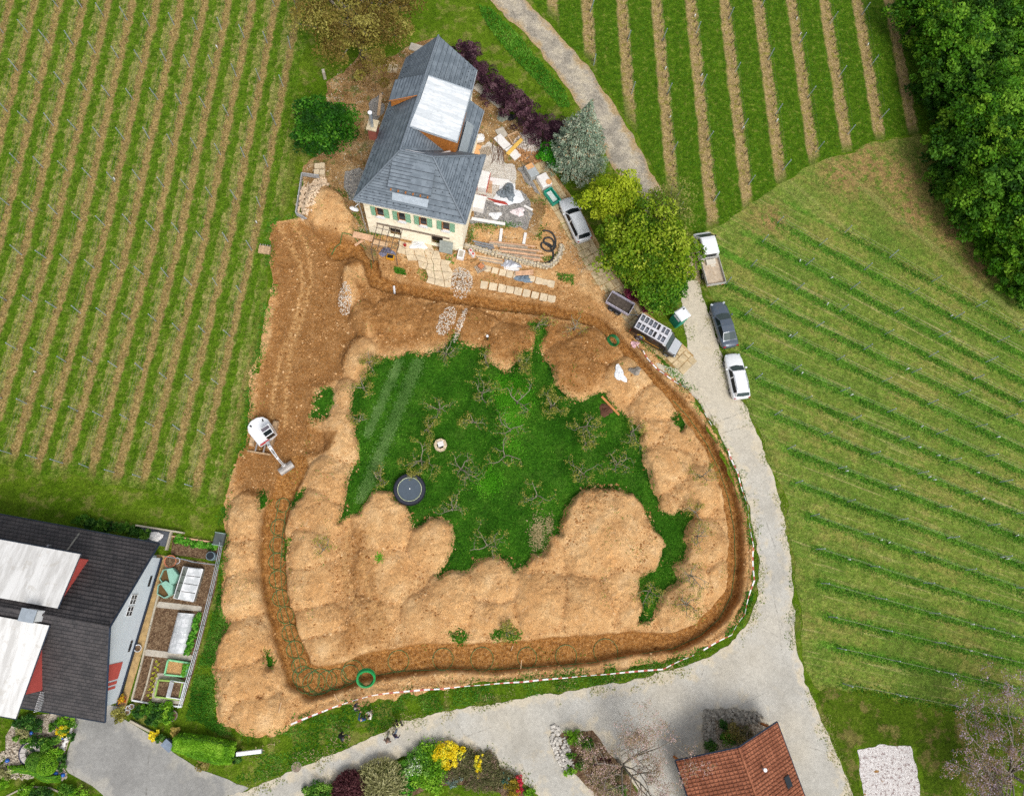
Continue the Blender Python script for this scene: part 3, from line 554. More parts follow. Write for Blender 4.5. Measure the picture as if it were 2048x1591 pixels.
def rubble_material(name, stops, chip, chipamt=.6):
    t = NT(name); v = t.voro(9, out='Color'); n = t.noise(1.2, 4, .6)
    sep = t.n('ShaderNodeSeparateColor'); t.t.links.new(v, sep.inputs[0])
    c = t.ramp(t.math('ADD', t.math('MULTIPLY', sep.outputs[0], .6), t.math('MULTIPLY', n, .4)), stops)
    c = t.mix(t.math('MULTIPLY', t.ss(t.noise(22, 3, .6), .58, .72), chipamt), c, chip)
    return t.done(c, .95, t.bump(t.voro(9), .9, .06), 0, .1)
M_GREYG = rubble_material('grey gravel', [(.2, S(104,102,100)), (.5, S(142,138,134)), (.8, S(172,168,162))], S(200,196,190))
flat('gravel_yard', [PL([(950,395),(985,380),(1010,395),(1045,380),(1062,400),(1066,430),(1050,460),(1010,462),(985,450),(945,446)]), PL([(690,345),(720,335),(735,350),(718,395),(700,400),(688,380)]), PL([(742,200),(760,185),(768,210),(750,255),(735,262)]), PL([(1035,335),(1062,328),(1075,360),(1100,390),(1090,395),(1060,370)])], M_GREYG, .024, .2, .5, 1.0)
M_PALE = rubble_material('dusty concrete pad', [(.2, S(190,180,166)), (.5, S(212,204,192)), (.8, S(226,220,210))], S(170,160,146), .4)
flat('concrete_pad', [PL([(950,300),(980,285),(1005,300),(1010,325),(1030,330),(1034,360),(1020,400),(985,405),(950,398),(945,340)])], M_PALE, .034, .2, .25, .8)
M_WRUB = rubble_material('white rubble', [(.15, S(150,122,98)), (.45, S(200,180,160)), (.8, S(240,232,222))], S(120,90,66), .5)
flat('rubble_spill', [PL([(1040,265),(1062,262),(1078,285),(1080,305),(1060,318),(1040,312),(1022,300),(1030,280)])], M_WRUB, .030, .15, .5, .7)
M_GARD = rubble_material('garden mould', [(.2, S(84,62,46)), (.5, S(110,86,64)), (.8, S(142,118,92))], S(170,150,122), .35)
BGARD = PL([(560,1640),(612,1594),(688,1558),(749,1531),(811,1516),(877,1501),(914,1494),(952,1507),(983,1526),(1003,1544),(1038,1567),(1074,1595),(1100,1640)])
flat('garden_bed', [BGARD], M_GARD, .034, .25, .05, 2)
flat('garden_lawn', [PL([(790,1640),(810,1600),(850,1578),(905,1568),(960,1572),(1000,1585),(1030,1640)])], M_LAWN, .044, .25, .12, 1.5)
LBED = PL([(12,1470),(28,1445),(60,1430),(140,1425),(158,1440),(147,1466),(132,1500),(127,1530),(136,1548),(118,1560),(75,1548),(40,1542),(20,1530),(10,1505)])
M_PEB = rubble_material('pebble bed', [(.2, S(112,98,82)), (.5, S(160,146,126)), (.8, S(206,194,176))], S(226,220,208), .5)
flat('pebble_bed', [LBED], M_PEB, .02, .15, .1, 1)
for i, b in enumerate((NBED, RBED)): flat('rockery_bed', [b], M_PEB if i else M_GARD, .05, .15, .12, .9)
t = NT('white chippings'); n1 = t.noise(4, 5, .7); v = t.noise(16, 4, .7)
c = t.ramp(v, [(.3, S(196,186,180)), (.5, S(226,220,216)), (.7, S(246,244,242))]); c = t.mix(t.math('MULTIPLY', t.ss(n1, .57, .72), .75), c, S(120,88,86)); c = t.mix(t.ss(t.noise(.7, 4, .6), .80, .88), c, S(160,120,70))
flat('white_gravel_pad', [PL([(1714,1498),(1760,1490),(1822,1490),(1832,1530),(1842,1600),(1850,1660),(1735,1660),(1722,1560)])], t.done(c, .95, t.bump(v, .8, .05), 0, .1), .03, .15, .18, .7)
flat('lush_verge', [PL([(1640,1380),(1700,1375),(1800,1400),(1900,1420),(1990,1440),(2048,1460),(2048,1560),(1900,1600),(1850,1600),(1835,1500),(1712,1495),(1730,1600),(1712,1600),(1680,1510),(1650,1440)])], grass_material('lush grass', [(0.15, S(44,66,8)), (0.42, S(66,92,12)), (0.62, S(86,110,22)), (0.9, S(124,132,54))], S(140,122,76), .6), .02, .3, .6, 1.5)
# ================================================================ VEGETATION
ORD = ['first','second','third','fourth','fifth','sixth','seventh','eighth','ninth','tenth','eleventh','twelfth','thirteenth','fourteenth','fifteenth','sixteenth','seventeenth','eighteenth']
def leaf_mesh(name, C, size, mat, seed=0, up=0.6, v=None, aspect=0.6, dirs=None):
    r = np.random.default_rng(seed); n = len(C); nrm = r.normal(size=(n, 3)); nrm[:, 2] += up * 2.4; nrm /= np.linalg.norm(nrm, axis=1)[:, None]
    a = r.normal(size=(n, 3)) if dirs is None else dirs + r.normal(size=(n, 3)) * .35
    a -= nrm * (a * nrm).sum(1)[:, None]; a /= np.linalg.norm(a, axis=1)[:, None] + 1e-9; b = np.cross(nrm, a)
    L = (np.asarray(size) * (0.6 + 0.8 * r.random(n)))[:, None]; W = L * aspect
    V = np.stack([C - a * L * .5, C + b * W * .5 + a * L * .06, C + a * L * .5, C - b * W * .5 + a * L * .06], 1).reshape(-1, 3)
    F = np.arange(4 * n).reshape(n, 4); v = r.random(n) if v is None else np.clip(v + (r.random(n) - .5) * .35, 0, 1)
    return mesh_np(name, V, F, mat, False, None, dict(v=np.repeat(v, 4)))
def crown_points(rx, ry, rz, nclump, nleaf, cr, seed, low=-.35, shell=.45):
    r = np.random.default_rng(seed); d = r.normal(size=(nclump * 3, 3)); d /= np.linalg.norm(d, axis=1)[:, None]; d = d[d[:, 2] > low][:nclump]
    rad = r.random(len(d)) ** shell; rad = .25 + .75 * rad; wob = 1 + .18 * np.sin(3 * np.arctan2(d[:, 1], d[:, 0]) + seed) + .12 * r.normal(size=len(d))
    cc = d * (rad * wob)[:, None] * np.array([rx - cr * .5, ry - cr * .5, rz - cr * .4]); cs = cr * (.55 + .8 * r.random(len(d))); cv = r.random(len(d))
    k = r.integers(0, len(d), nleaf); q = r.normal(size=(nleaf, 3)); q /= np.linalg.norm(q, axis=1)[:, None]; q[:, 2] = np.abs(q[:, 2]) * .9 - .25
    p = cc[k] + q * (cs[k] * (.45 + .6 * r.random(nleaf) ** .6))[:, None]
    return p, cv[k], cc
def limbs_mesh(name, cc, h, r0, mat, seed, n=10, z0=0):
    r = random.Random(seed); m = MB(); top = Vector((0, 0, h)); m.tube([(0, 0, z0 - .15), (r.uniform(-.1, .1), r.uniform(-.1, .1), h * .45), top], [r0, r0 * .75, r0 * .4], 7)
    for i in range(min(n, len(cc))):
        e = Vector(cc[r.randrange(len(cc))]) + top; s = Vector((0, 0, h * r.uniform(.45, .9))); mid = (s + e) / 2 + Vector((r.uniform(-.3, .3), r.uniform(-.3, .3), r.uniform(0, .5)))
        m.tube([s, mid, e], [r0 * .45, r0 * .25, r0 * .08], 5)
    return m.mesh(name, mat, True, fixn=False)
M_BARK = plain('bark', S(112,96,80), .95, var=.35, scale=8)
M_BARKG = plain('grey lichen bark', S(150,142,128), .95, var=.35, scale=9)
G_FOREST = [leafmat('wood leaves a', [(0, S(34,74,4)), (.4, S(62,112,12)), (.75, S(94,142,22)), (1, S(132,170,46))]), leafmat('wood leaves b', [(0, S(42,88,8)), (.5, S(78,130,18)), (1, S(126,168,46))]), leafmat('wood leaves c', [(0, S(28,64,6)), (.5, S(52,98,14)), (1, S(92,138,34))])]
def tree(name, label, cat, u, v, zc, rx, ry, rz, nclump, nleaf, cr, size, mat, seed, group=None, trunk=.22, bark=None, nl=10, up=.6, low=-.35, shell=.45, aspect=.6):
    x, y = P(u, v, zc); o = thing(name, label, cat, (x, y, hz(x, y)), 0, group); p, cv, cc = crown_points(rx, ry, rz, nclump, nleaf, cr, seed, low, shell)
    link('crown', leaf_mesh('crown', p + np.array([0, 0, zc]), size, mat, seed, up, cv, aspect), None, o)
    link('trunk', limbs_mesh('trunk', cc, zc, trunk, bark or M_BARK, seed, nl), None, o)
    return o
# wood on the right edge
FOREST = [(1850,25,6,3.6,'broad leafy tree at the wood edge beside the top of the upper vineyard',0),(1905,95,7,3.9,'bushy light green tree bulging from the wood edge, right of the last upper vine row',1),(1880,165,5,2.8,'small dark tree at the wood edge beside the bleached grass patch',2),(1925,185,6,2.9,'dark crowned tree just below the bulging light green tree',2),(1985,215,8,4.8,'largest rounded bright green tree in the middle of the wood edge',1),(1935,255,7,3.4,'tree on the left flank of the largest rounded green tree',0),(2040,180,7,3.8,'tree cut by the photo edge right of the largest rounded tree',0),(1915,325,6,3.1,'dark green tree at the wood edge beside the bare brown patch',2),(1975,320,8,4.0,'tree directly below the largest rounded green tree',0),(2035,300,8,4.2,'tall tree cut by the photo edge, below the first cut one',1),(1950,385,6,2.9,'yellowish green tree leaning over the field at the wood edge',1),(2000,395,8,4.0,'dark tree in the middle of the lower wood',2),(2045,420,8,4.0,'third tree cut by the photo edge counted from the top',0),(1988,443,6,3.0,'leafy tree at the wood edge left of the shaded gap',0),(2042,478,7,3.4,'fourth tree cut by the photo edge counted from the top',1),(2025,520,5,2.3,'low bushy tree near the lower tip of the wood',0),(2058,552,5,2.3,'lowest tree of the wood, at its bottom tip on the photo edge',1),(1960,30,3,3.2,'low open tree between the edge trees and the top right corner',2),(2030,40,3,3.6,'low pale tree in the top right corner of the photo',1),(1975,110,4,3.0,'low tree in the hollow above the largest rounded tree',2),(2035,110,4,3.2,'low tree by the photo edge above the first tall cut tree',0)]
for i, (u, v, zc, r, lab, k) in enumerate(FOREST):
    zc = zc * .55 + .3; tree('woodland_tree', lab, 'tree', u, v, zc, r, r, max(zc, r * .8), int(38 * r), int(2900 * r), r * .22, .34, G_FOREST[k], 100 + i, 'trees of the wood on the right edge', .2, nl=5, low=-.95)
for i, (u, v, lab) in enumerate([(1885,275,'low shrub with bare twigs at the wood edge corner'),(1875,225,'low shrub at the wood edge below the bleached grass'),(1905,365,'low shrub hugging the wood edge beside the brown patch'),(1975,500,'low shrub at the wood edge near the lower trees'),(2045,588,'low shrub at the very bottom of the wood edge'),(1838,95,'low shrub at the foot of the top edge tree')]):
    tree('edge_shrub', lab, 'shrub', u, v, 1.2, 1.7, 1.7, 1.3, 30, 2200, .6, .26, G_FOREST[(i + 1) % 3], 170 + i, 'shrubs along the wood edge', .06, nl=4)

# trees round the farmhouse
M_WALNUT = leafmat('walnut spring leaves', [(0, S(92,74,30)), (.35, S(126,108,52)), (.7, S(142,134,58)), (1, S(168,160,84))], .3)
tree('walnut_tree', 'large walnut tree with sparse brownish spring leaves above the farmhouse', 'tree', 712, 38, 6.0, 6.4, 6.4, 4.0, 190, 30000, 1.0, .22, M_WALNUT, 31, None, .34, M_BARKG, 60, .3, -.5, .6)
M_DGREEN = leafmat('dense dark green leaves', [(0, S(22,62,6)), (.45, S(42,96,12)), (.8, S(68,124,24)), (1, S(104,154,46))])
tree('cherry_tree', 'dense round deep green tree left of the farmhouse', 'tree', 645, 255, 2.6, 3.3, 3.0, 2.4, 140, 13000, .75, .27, M_DGREEN, 33, None, .18)
M_MAPY = leafmat('fresh yellow green leaves', [(0, S(104,130,8)), (.5, S(144,166,18)), (1, S(178,190,50))])
M_MAPG = leafmat('olive green maple leaves', [(0, S(60,96,8)), (.4, S(98,132,15)), (.75, S(132,156,26)), (1, S(166,180,58))])
M_MAPO = leafmat('loose olive leaves', [(0, S(80,98,26)), (.5, S(118,132,48)), (1, S(158,156,84))])
tree('maple_tree', 'large olive green maple between the silver car and the flatbed truck', 'tree', 1296, 488, 5.0, 4.8, 4.6, 3.4, 180, 19000, .95, .27, M_MAPG, 35, None, .28, M_BARK, 24)
tree('yellow_maple', 'bright yellow green tree tucked between the blue spruce and the maple', 'tree', 1234, 402, 4.6, 3.3, 3.1, 2.7, 95, 10000, .8, .24, M_MAPY, 36, None, .16)
tree('loose_tree', 'thin olive tree with see-through crown beside the gravel track bend', 'tree', 1335, 425, 5, 3.2, 3.4, 2.4, 70, 3600, .8, .2, M_MAPO, 37, None, .15, M_BARKG, 30)
tree('field_maple', 'green leafy tree behind the trailer and the van', 'tree', 1312, 563, 3.0, 3.3, 2.8, 2.6, 110, 11000, .8, .25, leafmat('mid green leaves', [(0, S(40,84,8)), (.45, S(76,124,18)), (.8, S(110,152,32)), (1, S(150,180,62))]), 38, None, .18)
tree('conical_shrub', 'dark green conical shrub beside the portable toilet', 'shrub', 1348, 585, 1.8, 1.3, 1.3, 1.7, 40, 3600, .5, .2, M_DGREEN, 39, None, .08)
for i, (u, v, lab) in enumerate([(1252,535,'dark red leaved shrub at the left foot of the maple'),(1268,590,'dark red leaved shrub behind the trailer'),(1300,615,'dark red leaved shrub next to the van roof rack')]):
    tree('red_shrub', lab, 'shrub', u, v, .7, .9, .7, .6, 22, 1500, .35, .16, leafmat('red shrub leaves', [(0, S(60,8,28)), (.5, S(104,24,52)), (1, S(150,60,90))]), 45 + i, 'dark red shrubs under the maple', .04)
tree('box_shrub', 'bright green low shrub between the purple hedge and the blue spruce', 'shrub', 1100, 308, .9, 1.3, 1.9, 1.0, 40, 3600, .45, .2, leafmat('bright shrub leaves', [(0, S(24,92,6)), (.5, S(48,134,14)), (1, S(96,172,40))]), 48, None, .05)
M_PURP = leafmat('purple hedge leaves', [(0, S(38,17,29)), (.45, S(64,35,48)), (.8, S(88,56,67)), (1, S(120,90,98))], .15)
PH = [(935,108,'topmost purple leaved hedge shrub behind the farmhouse gable'),(960,150,'second purple hedge shrub from the top, beside the roof corner'),(995,180,'third purple hedge shrub from the top'),(1028,208,'fourth purple hedge shrub, above the white slab strip'),(1058,236,'fifth purple hedge shrub, above the rubble spill'),(1082,266,'sixth purple hedge shrub from the top, next to the blue spruce'),(1110,262,'last purple hedge shrub, touching the blue spruce')]
for i, (u, v, lab) in enumerate(PH):
    r = [1.25,1.45,1.55,1.55,1.6,1.5,1.0][i]
    tree('purple_shrub', lab, 'hedge', u, v, 1.3, r * 1.25, r * 1.18, 1.3, 66, 6200, .42, .14, M_PURP, 50 + i, 'purple hedge shrubs right of the farmhouse', .06, nl=6)
# blue spruce
def spruce(u, v, H, Rr):
    x, y = P(u, v, H); o = thing('blue_spruce', 'tall blue grey spruce with brown cones beside the gravel track', 'tree', (x, y, 0)); r = np.random.default_rng(5)
    C, D, Vv = [], [], []
    for z in np.arange(.5, H - .1, .27):
        rad = (Rr * (1 - z / H) ** 1.0 + .08) * (1 + .13 * math.sin(z * 6.0)); nb = max(5, int(rad * 7)); a0 = r.random() * 6.28
        for b in range(nb):
            a = a0 + 6.283 * b / nb + r.normal() * .12; L = rad * (.78 + .34 * r.random()); n = max(8, int(L * 30)); s = r.random(n) ** .6; cv = r.random()
            w = .26 * (1.15 - s) * L * .55 + .07; off = r.normal(size=n) * w
            px = np.cos(a) * L * s - np.sin(a) * off; py = np.sin(a) * L * s + np.cos(a) * off; pz = z - .16 * L * s + .22 * L * s ** 2 + r.normal(size=n) * .07
            C.append(np.stack([px, py, pz], 1)); D.append(np.tile([np.cos(a), np.sin(a), .25], (n, 1)) + np.stack([-np.sin(a) * off, np.cos(a) * off, 0 * off], 1) * 1.5); Vv.append(np.full(n, cv * .6 + .15) + (r.random(n) < .1) * .6)
    C = np.concatenate(C); D = np.concatenate(D); Vv = np.concatenate(Vv)
    link('needles', leaf_mesh('needles', C, .22, leafmat('blue spruce needles', [(0, S(84,104,84)), (.35, S(122,142,118)), (.65, S(158,172,150)), (.85, S(184,186,160)), (1, S(160,130,94))], .1), 6, .7, Vv, .42, D), None, o)
    MB().tube([(0, 0, -.1), (0, 0, H * .5), (0, 0, H - .2)], [.24, .14, .02], 7).build('trunk', M_BARK, o)
spruce(1184, 200, 10.2, 3.45)

# ---------------------------------------------------------------- bare trees
def bare_tree_mesh(seed, nlimb, L, r0, h, spread, depth=3, kink=.35, spur=.5):
    r = random.Random(seed); m = MB(); tips = []
    def grow(p, d, L, rad, dep):
        pts = [p]; rr = [rad]; q = p; dd = d.normalized(); n = 4
        for i in range(n):
            dd = (dd + Vector((r.uniform(-kink, kink), r.uniform(-kink, kink), r.uniform(-kink * .3, kink * .5)))).normalized(); q = q + dd * (L / n); pts.append(q); rr.append(max(rad * (1 - .6 * (i + 1) / n), .006))
            if dep > 0 and r.random() < .8:
                side = Vector((-dd.y, dd.x, .25)) * r.choice((-1, 1)); grow(q, (dd * .5 + side).normalized(), L * r.uniform(.35, .62), rr[-1] * .75, dep - 1)
            elif r.random() < spur: tips.append(q + Vector((r.uniform(-.12, .12), r.uniform(-.12, .12), .1)))
        m.tube(pts, rr, 5 if dep > 1 else 4); tips.append(q)
    m.tube([(0, 0, -.2), (r.uniform(-.08, .08), r.uniform(-.08, .08), h * .5), (r.uniform(-.1, .1), 0, h)], [r0 * 1.3, r0, r0 * .9], 7)
    a0 = r.uniform(0, 6.28)
    for i in range(nlimb):
        a = a0 + 6.283 * i / nlimb + r.uniform(-.4, .4); grow(Vector((0, 0, h * r.uniform(.85, 1))), Vector((math.cos(a) * spread, math.sin(a) * spread, r.uniform(.35, .8))), L * r.uniform(.7, 1.1), r0 * r.uniform(.55, .75), depth)
    return m, tips
M_APBARK = plain('pruned apple bark', S(150,142,122), .95, var=.3, scale=10)
M_APLEAF = leafmat('apple buds', [(0, S(88,104,30)), (.5, S(140,140,52)), (1, S(176,164,84))], .3)
APPLES = [(892,712,1.6,'bare apple tree in the tongue of grass at the top edge of the orchard'),(964,790,1.7,'bare apple tree upper left of the bright grass patch'),(1033,807,2.1,'large bare apple tree overhanging the brightest grass patch'),(879,823,1.5,'small upright apple tree right of the wheel tracks'),(945,846,1.2,'small apple tree above the well, toward the orchard middle'),(856,862,1.1,'little apple tree just above the stone well'),(1020,862,1.9,'bare apple tree just below the brightest grass patch'),(1170,855,1.7,'apple tree in the upper part of the right hand tree line'),(1262,865,1.7,'bare apple tree at the right end of the orchard grass'),(1101,816,1.5,'thin greenish apple tree right of the brightest grass patch'),(1008,914,2.1,'wide forked apple tree in the middle of the orchard'),(843,924,2.0,'yellow budded apple tree right above the trampoline'),(922,941,2.2,'large spreading apple tree right of the trampoline'),(1164,950,1.9,'bare apple tree at the lower end of the right hand tree line'),(1072,993,1.7,'bare apple tree upper left of the largest spoil heap'),(905,1020,1.6,'grey apple tree at the edge of the spoil below the trampoline'),(974,1091,2.2,'wide apple tree at the bottom edge of the orchard grass'),(1043,735,1.3,'small apple tree beside the grass tongue at the top'),(762,960,1.4,'bare apple tree left of the trampoline'),(971,728,1.2,'small apple tree below the white tipped post'),(729,780,1.3,'apple tree on the left orchard edge, upper'),(721,843,1.0,'pruned apple stub on the left orchard edge, lower'),(739,728,1.2,'bare branch tree at the top left corner of the orchard'),(1167,893,1.5,'apple tree in the middle of the right hand tree line'),(1376,1151,1.6,'bare apple tree standing in the spoil right of the lower grass strip'),(1369,1207,1.6,'bare apple tree in the spoil near the lower right trench bend'),(1294,1181,1.6,'bare apple tree in the lower grass strip'),(1389,1073,1.3,'small buried apple tree right of the grass corner'),(1399,955,1.7,'apple tree half buried in spoil by the right trench'),(1385,1025,1.3,'small apple tree at the right tip of the orchard grass'),(1147,660,1.5,'bare apple tree buried in the upper spoil near the van'),(1075,655,1.2,'apple tree in the narrow grass strip at the top'),(649,1100,1.2,'dead branchy tree stub on the left spoil bank'),(1230,930,1.4,'low scrubby apple tree in dull grass at the right side'),(1012,1262,1.1,'small bare tree in the grass tuft above the lower trench')]
for i, (u, v, s, lab) in enumerate(APPLES):
    q = G(u, v); m, tips = bare_tree_mesh(300 + i, random.Random(i).choice((3, 4, 4, 5)), s * .95, .078, .9, 1.0, 2, .45, .8)
    o = thing('apple_tree', lab, 'tree', q, 0, 'pruned apple trees of the orchard'); m.build('trunk', M_APBARK, o, smooth=True, fixn=False)
    T = np.array([tuple(t) for t in tips]); rr = np.random.default_rng(i); k = 4 if 'yellow' in lab or 'greenish' in lab else (2 if i % 3 else 1)
    C = np.repeat(T, k, 0) + rr.normal(size=(len(T) * k, 3)) * .12
    link('leaves', leaf_mesh('leaves', C, .13, M_APLEAF, i), None, o)
# magnolia and the flowering tree at the bottom edge
def flower_tree(name, label, u, v, h, L, seed, cols, fs, nl, per):
    x, y = P(u, v); m, tips = bare_tree_mesh(seed, nl, L, .13, h, .8, 3, .3, .9); o = thing(name, label, 'tree', (x, y, 0)); m.build('trunk', M_BARKG, o, smooth=True, fixn=False)
    T = np.array([tuple(t) for t in tips]); rr = np.random.default_rng(seed); C = np.repeat(T, per, 0) + rr.normal(size=(len(T) * per, 3)) * .16
    link('blossom', leaf_mesh('blossom', C, fs, leafmat(name + ' buds', cols, .3), seed), None, o)
flower_tree('magnolia_tree', 'bare twiggy magnolia with pinkish buds over the rockery and forecourt', 1236, 1520, 1.8, 4.5, 71, [(0, S(120,104,70)), (.5, S(160,142,104)), (.75, S(196,160,160)), (1, S(214,190,186))], .10, 10, 8)
flower_tree('blossom_tree', 'flowering tree with thin lilac blossom in the bottom right corner', 1985, 1535, 2.2, 7.0, 73, [(0, S(120,98,56)), (.5, S(146,124,84)), (.8, S(176,152,176)), (1, S(200,184,206))], .12, 13, 9)

# ---------------------------------------------------------------- vine rows
M_POST = plain('galvanised post', S(176,190,198), .5, .3, .4, .1)
M_WOODP = plain('weathered post', S(150,152,150), .8, var=.2)
M_WIRE = plain('trellis wire', S(150,150,130), .5, .4)
M_VINEW = plain('vine wood', S(92,76,62), .95, var=.3, scale=20)
M_VINEL = leafmat('young vine shoots', [(0, S(112,128,34)), (.5, S(150,158,58)), (1, S(184,182,96))], .3)
M_VINEG = leafmat('green vine shoots', [(0, S(70,112,28)), (.5, S(104,144,48)), (1, S(146,172,82))], .3)
M_TUBE = plain('white vine sleeve', S(236,240,240), .5)
post_me = MB().box((0, 0, .9), (.075, .06, 1.9)).box((0, 0, 1.86), (.085, .07, .05)).mesh('post', M_POST)
tube_me = MB().cyl((0, 0, 0), (0, 0, .5), .055, .055, 8).mesh('vine_sleeve', M_TUBE, True)
def vine_row(label, pts, spacing, group, leaf, nleaf, stems, hmax=1.3, tubes=0, seed=0, start=0.0, ph=1.0):
    """pts: ground polyline of the row, first point is its near end"""
    r = random.Random(seed); nr = np.random.default_rng(seed); p = [Vector((a, b, 0)) for a, b in pts]; seg = [(p[i + 1] - p[i]).length for i in range(len(p) - 1)]; L = sum(seg)
    def at(s):
        for i, l in enumerate(seg):
            if s <= l or i == len(seg) - 1: return p[i] + (p[i + 1] - p[i]) * (s / l)
            s -= l
    o = thing('vine_row', label, 'vine row', p[0], 0, group); O = p[0]; s = start; k = 0
    while s <= L:
        q = at(s); c = link('post', post_me, None, o, q - O); c.rotation_euler = (r.uniform(-.05, .05), r.uniform(-.05, .05), r.uniform(0, 3)); c.scale = (1, 1, ph * r.uniform(.92, 1.05)); s += spacing * r.uniform(.96, 1.04); k += 1
    for z in (.75, 1.25):
        m = MB(); n = max(2, int(L / 6)); m.tube([at(L * i / n) - O + Vector((0, 0, z * ph - .03 * (i % 2))) for i in range(n + 1)], .006, 3); m.build('wire', M_WIRE, o, fixn=False)
    m = MB(); s = r.uniform(.2, .8)
    while s < L:
        q = at(s) - O; dx = r.uniform(-.1, .1); a = Vector((q.x, q.y, -.05)); b = a + Vector((dx, r.uniform(-.1, .1), .45)); e = b + Vector((r.uniform(-.12, .12), r.uniform(-.12, .12), .4))
        m.tube([a, b, e], [.035 * stems, .03 * stems, .018 * stems], 4); s += r.uniform(1.0, 1.5)
    m.build('vine_stems', M_VINEW, o, fixn=False)['kind'] = 'stuff'
    ss = nr.random(int(nleaf * L)) * L; dens = vnoise(ss, ss * 0 + seed * 3.3, 2.2); ss = ss[nr.random(len(ss)) < dens * 1.3]
    C = np.array([tuple(at(x) - O) for x in ss]).reshape(-1, 3); C += nr.normal(size=C.shape) * np.array([.10, .10, 0]); C[:, 2] = .35 + nr.random(len(C)) * (hmax - .35)
    if len(C): link('vine_leaves', leaf_mesh('vine_leaves', C, .13, leaf, seed, .5), None, o)['kind'] = 'stuff'
    for _ in range(tubes):
        q = at(r.uniform(.1, .9) * L) - O; c = link('vine_sleeve', tube_me, None, o, q); c.rotation_euler = (r.uniform(-.2, .2), r.uniform(-.2, .2), 0)
    return o
for i in range(14):
    ptl = PL([(384 - 51.6 * i, 972 - 9.3 * i), (504 - 50.8 * i, 500), (600 - 48 * i, 0), (618 - 47 * i, -110)])
    vine_row(f'vine row with thin metal posts in the left vineyard, {ORD[i]} from the building site', ptl, 4.75, 'vine rows of the left vineyard', M_VINEL, 13, .6, 1.2, 1 if i in (0, 2, 3, 6, 7) else 0, 400 + i)
TE = [(1172,132),(1257,190),(1366,425),(1440,405),(1503,372),(1560,342),(1622,306),(1690,270),(1740,240)]
for i, (u, v) in enumerate(TE):
    e = P(u, v); x = TRX0 + TRSP * i
    vine_row(f'vine row on a brown strip in the upper vineyard, {ORD[i]} from the gravel track', [(x + .1, e[1]), (x, 72.0)], 7.2, 'vine rows of the upper vineyard', M_VINEL, 9, 1.6, .8, 2 if i in (2, 3, 6) else (1 if i > 3 else 0), 430 + i, .1)
for i, (a, b) in enumerate(RW):
    d = (b - a) / np.linalg.norm(b - a)
    vine_row(f'vine row over a dark green grass line in the right vineyard, {ORD[i]} from the top', [tuple(a), tuple(b + d * 6)], 5.2, 'vine rows of the right vineyard', M_VINEG, 10, .8, 1.2, [0,1,2,2,1,2,3,3,3,3,3,2,2,2,3,3,2][i], 450 + i, .1, .9)
# ================================================================ BUILDINGS
def shingle_roof(name, parent, quad, mat, rowh, th=.05, gap=0.0, label=None, joint=0.0, seed=0, seam=.06, seam_shade_mat=None):
    """roof plane from eave a-b to ridge d-c built of overlapping tile courses; quad = eave start, eave end, ridge end, ridge start"""
    a, b, c, d = [Vector(p) for p in quad]; n = max(2, int(round(((d - a).length + (c - b).length) / 2 / rowh))); m = MB(); r = random.Random(seed)
    nrm = (b - a).cross(d - a).normalized()
    if nrm.z < 0: nrm = -nrm
    for i in range(n):
        f0, f1 = i / n, min(1.0, (i + 1.18) / n); p0, p1 = a + (d - a) * f0, b + (c - b) * f0; q0, q1 = a + (d - a) * f1, b + (c - b) * f1
        if (p1 - p0).length < .02: continue
        lift = nrm * (th * r.uniform(.85, 1.15)); base = nrm * .004
        nt = max(1, int((p1 - p0).length / joint)) if joint else 1; off = (i % 2) * .5
        for k in range(nt + (1 if joint and off else 0)):
            s0 = max(0, (k - off) / nt); s1 = min(1, (k + 1 - off) / nt)
            if s1 - s0 < .01: continue
            e = (.012 / (p1 - p0).length) if joint else 0; l2 = lift * r.uniform(.9, 1.12)
            w0, w1, w2, w3 = p0 + (p1 - p0) * (s0 + e), p0 + (p1 - p0) * (s1 - e), q0 + (q1 - q0) * (s1 - e), q0 + (q1 - q0) * (s0 + e)
            sm_ = seam / max((q0 - p0).length, .05); u0, u1 = w0 + (w3 - w0) * sm_, w1 + (w2 - w1) * sm_; m.add([w0 + base, w1 + base, w0 + l2, w1 + l2, w2 + base, w3 + base, u0 + l2 * (1 - sm_), u1 + l2 * (1 - sm_)], [(0, 1, 3, 2), (2, 3, 7, 6)], 1); m.add([u0 + l2 * (1 - sm_), u1 + l2 * (1 - sm_), w2 + base, w3 + base], [(0, 1, 2, 3)])  # dark strip at each course foot: fold line with its shadow gap painted in
    o = m.build(name, [mat, seam_shade_mat or M_SEAM], parent, fixn=False); o['kind'] = 'stuff'
    return o
M_SEAM = plain('shingle fold and shadow line', S(66,74,84), .6); M_SEAMSHB = plain('tile nose shadow', S(34,33,36), .7); M_SEAMSHR = plain('brown tile nose shadow', S(110,64,48), .8)  # course-foot colours, darkened to paint the shadow line between courses
t = NT('slate grey metal shingle'); n1 = t.noise(1.5, 4, .6); n2 = t.noise(11, 3, .6)
c = t.mix(t.ss(n1, .35, .68), S(106,117,127), S(124,135,145)); c = t.mix(t.math('MULTIPLY', t.ss(n2, .6, .9), .2), c, S(88,97,107))
M_SLATE = t.done(c, .55, t.bump(n2, .1, .01), 0, .35)
M_SLATED = plain('slate ridge cap', S(120,130,140), .5, .2, .4, .08)
M_RENDER = plain('cream render', S(252,244,220, 1.0), .9, var=.06, scale=1.2, dirt=(S(222,204,166), .4))
M_WHITEP = plain('white paint', S(240,242,244), .6, var=.04)
M_SHUT = plain('sage green shutter', S(138,182,150), .7, var=.08)
M_OAK = plain('orange oak frame', S(176,104,40), .6, var=.2, scale=8)
M_PLANKO = plain('larch boarding', S(196,124,56), .7, var=.25, scale=6)
M_ZINC = plain('bright sheet metal', S(196,206,214), .32, .6, .5, .08)
M_GLASS = glassy('dark window glass')
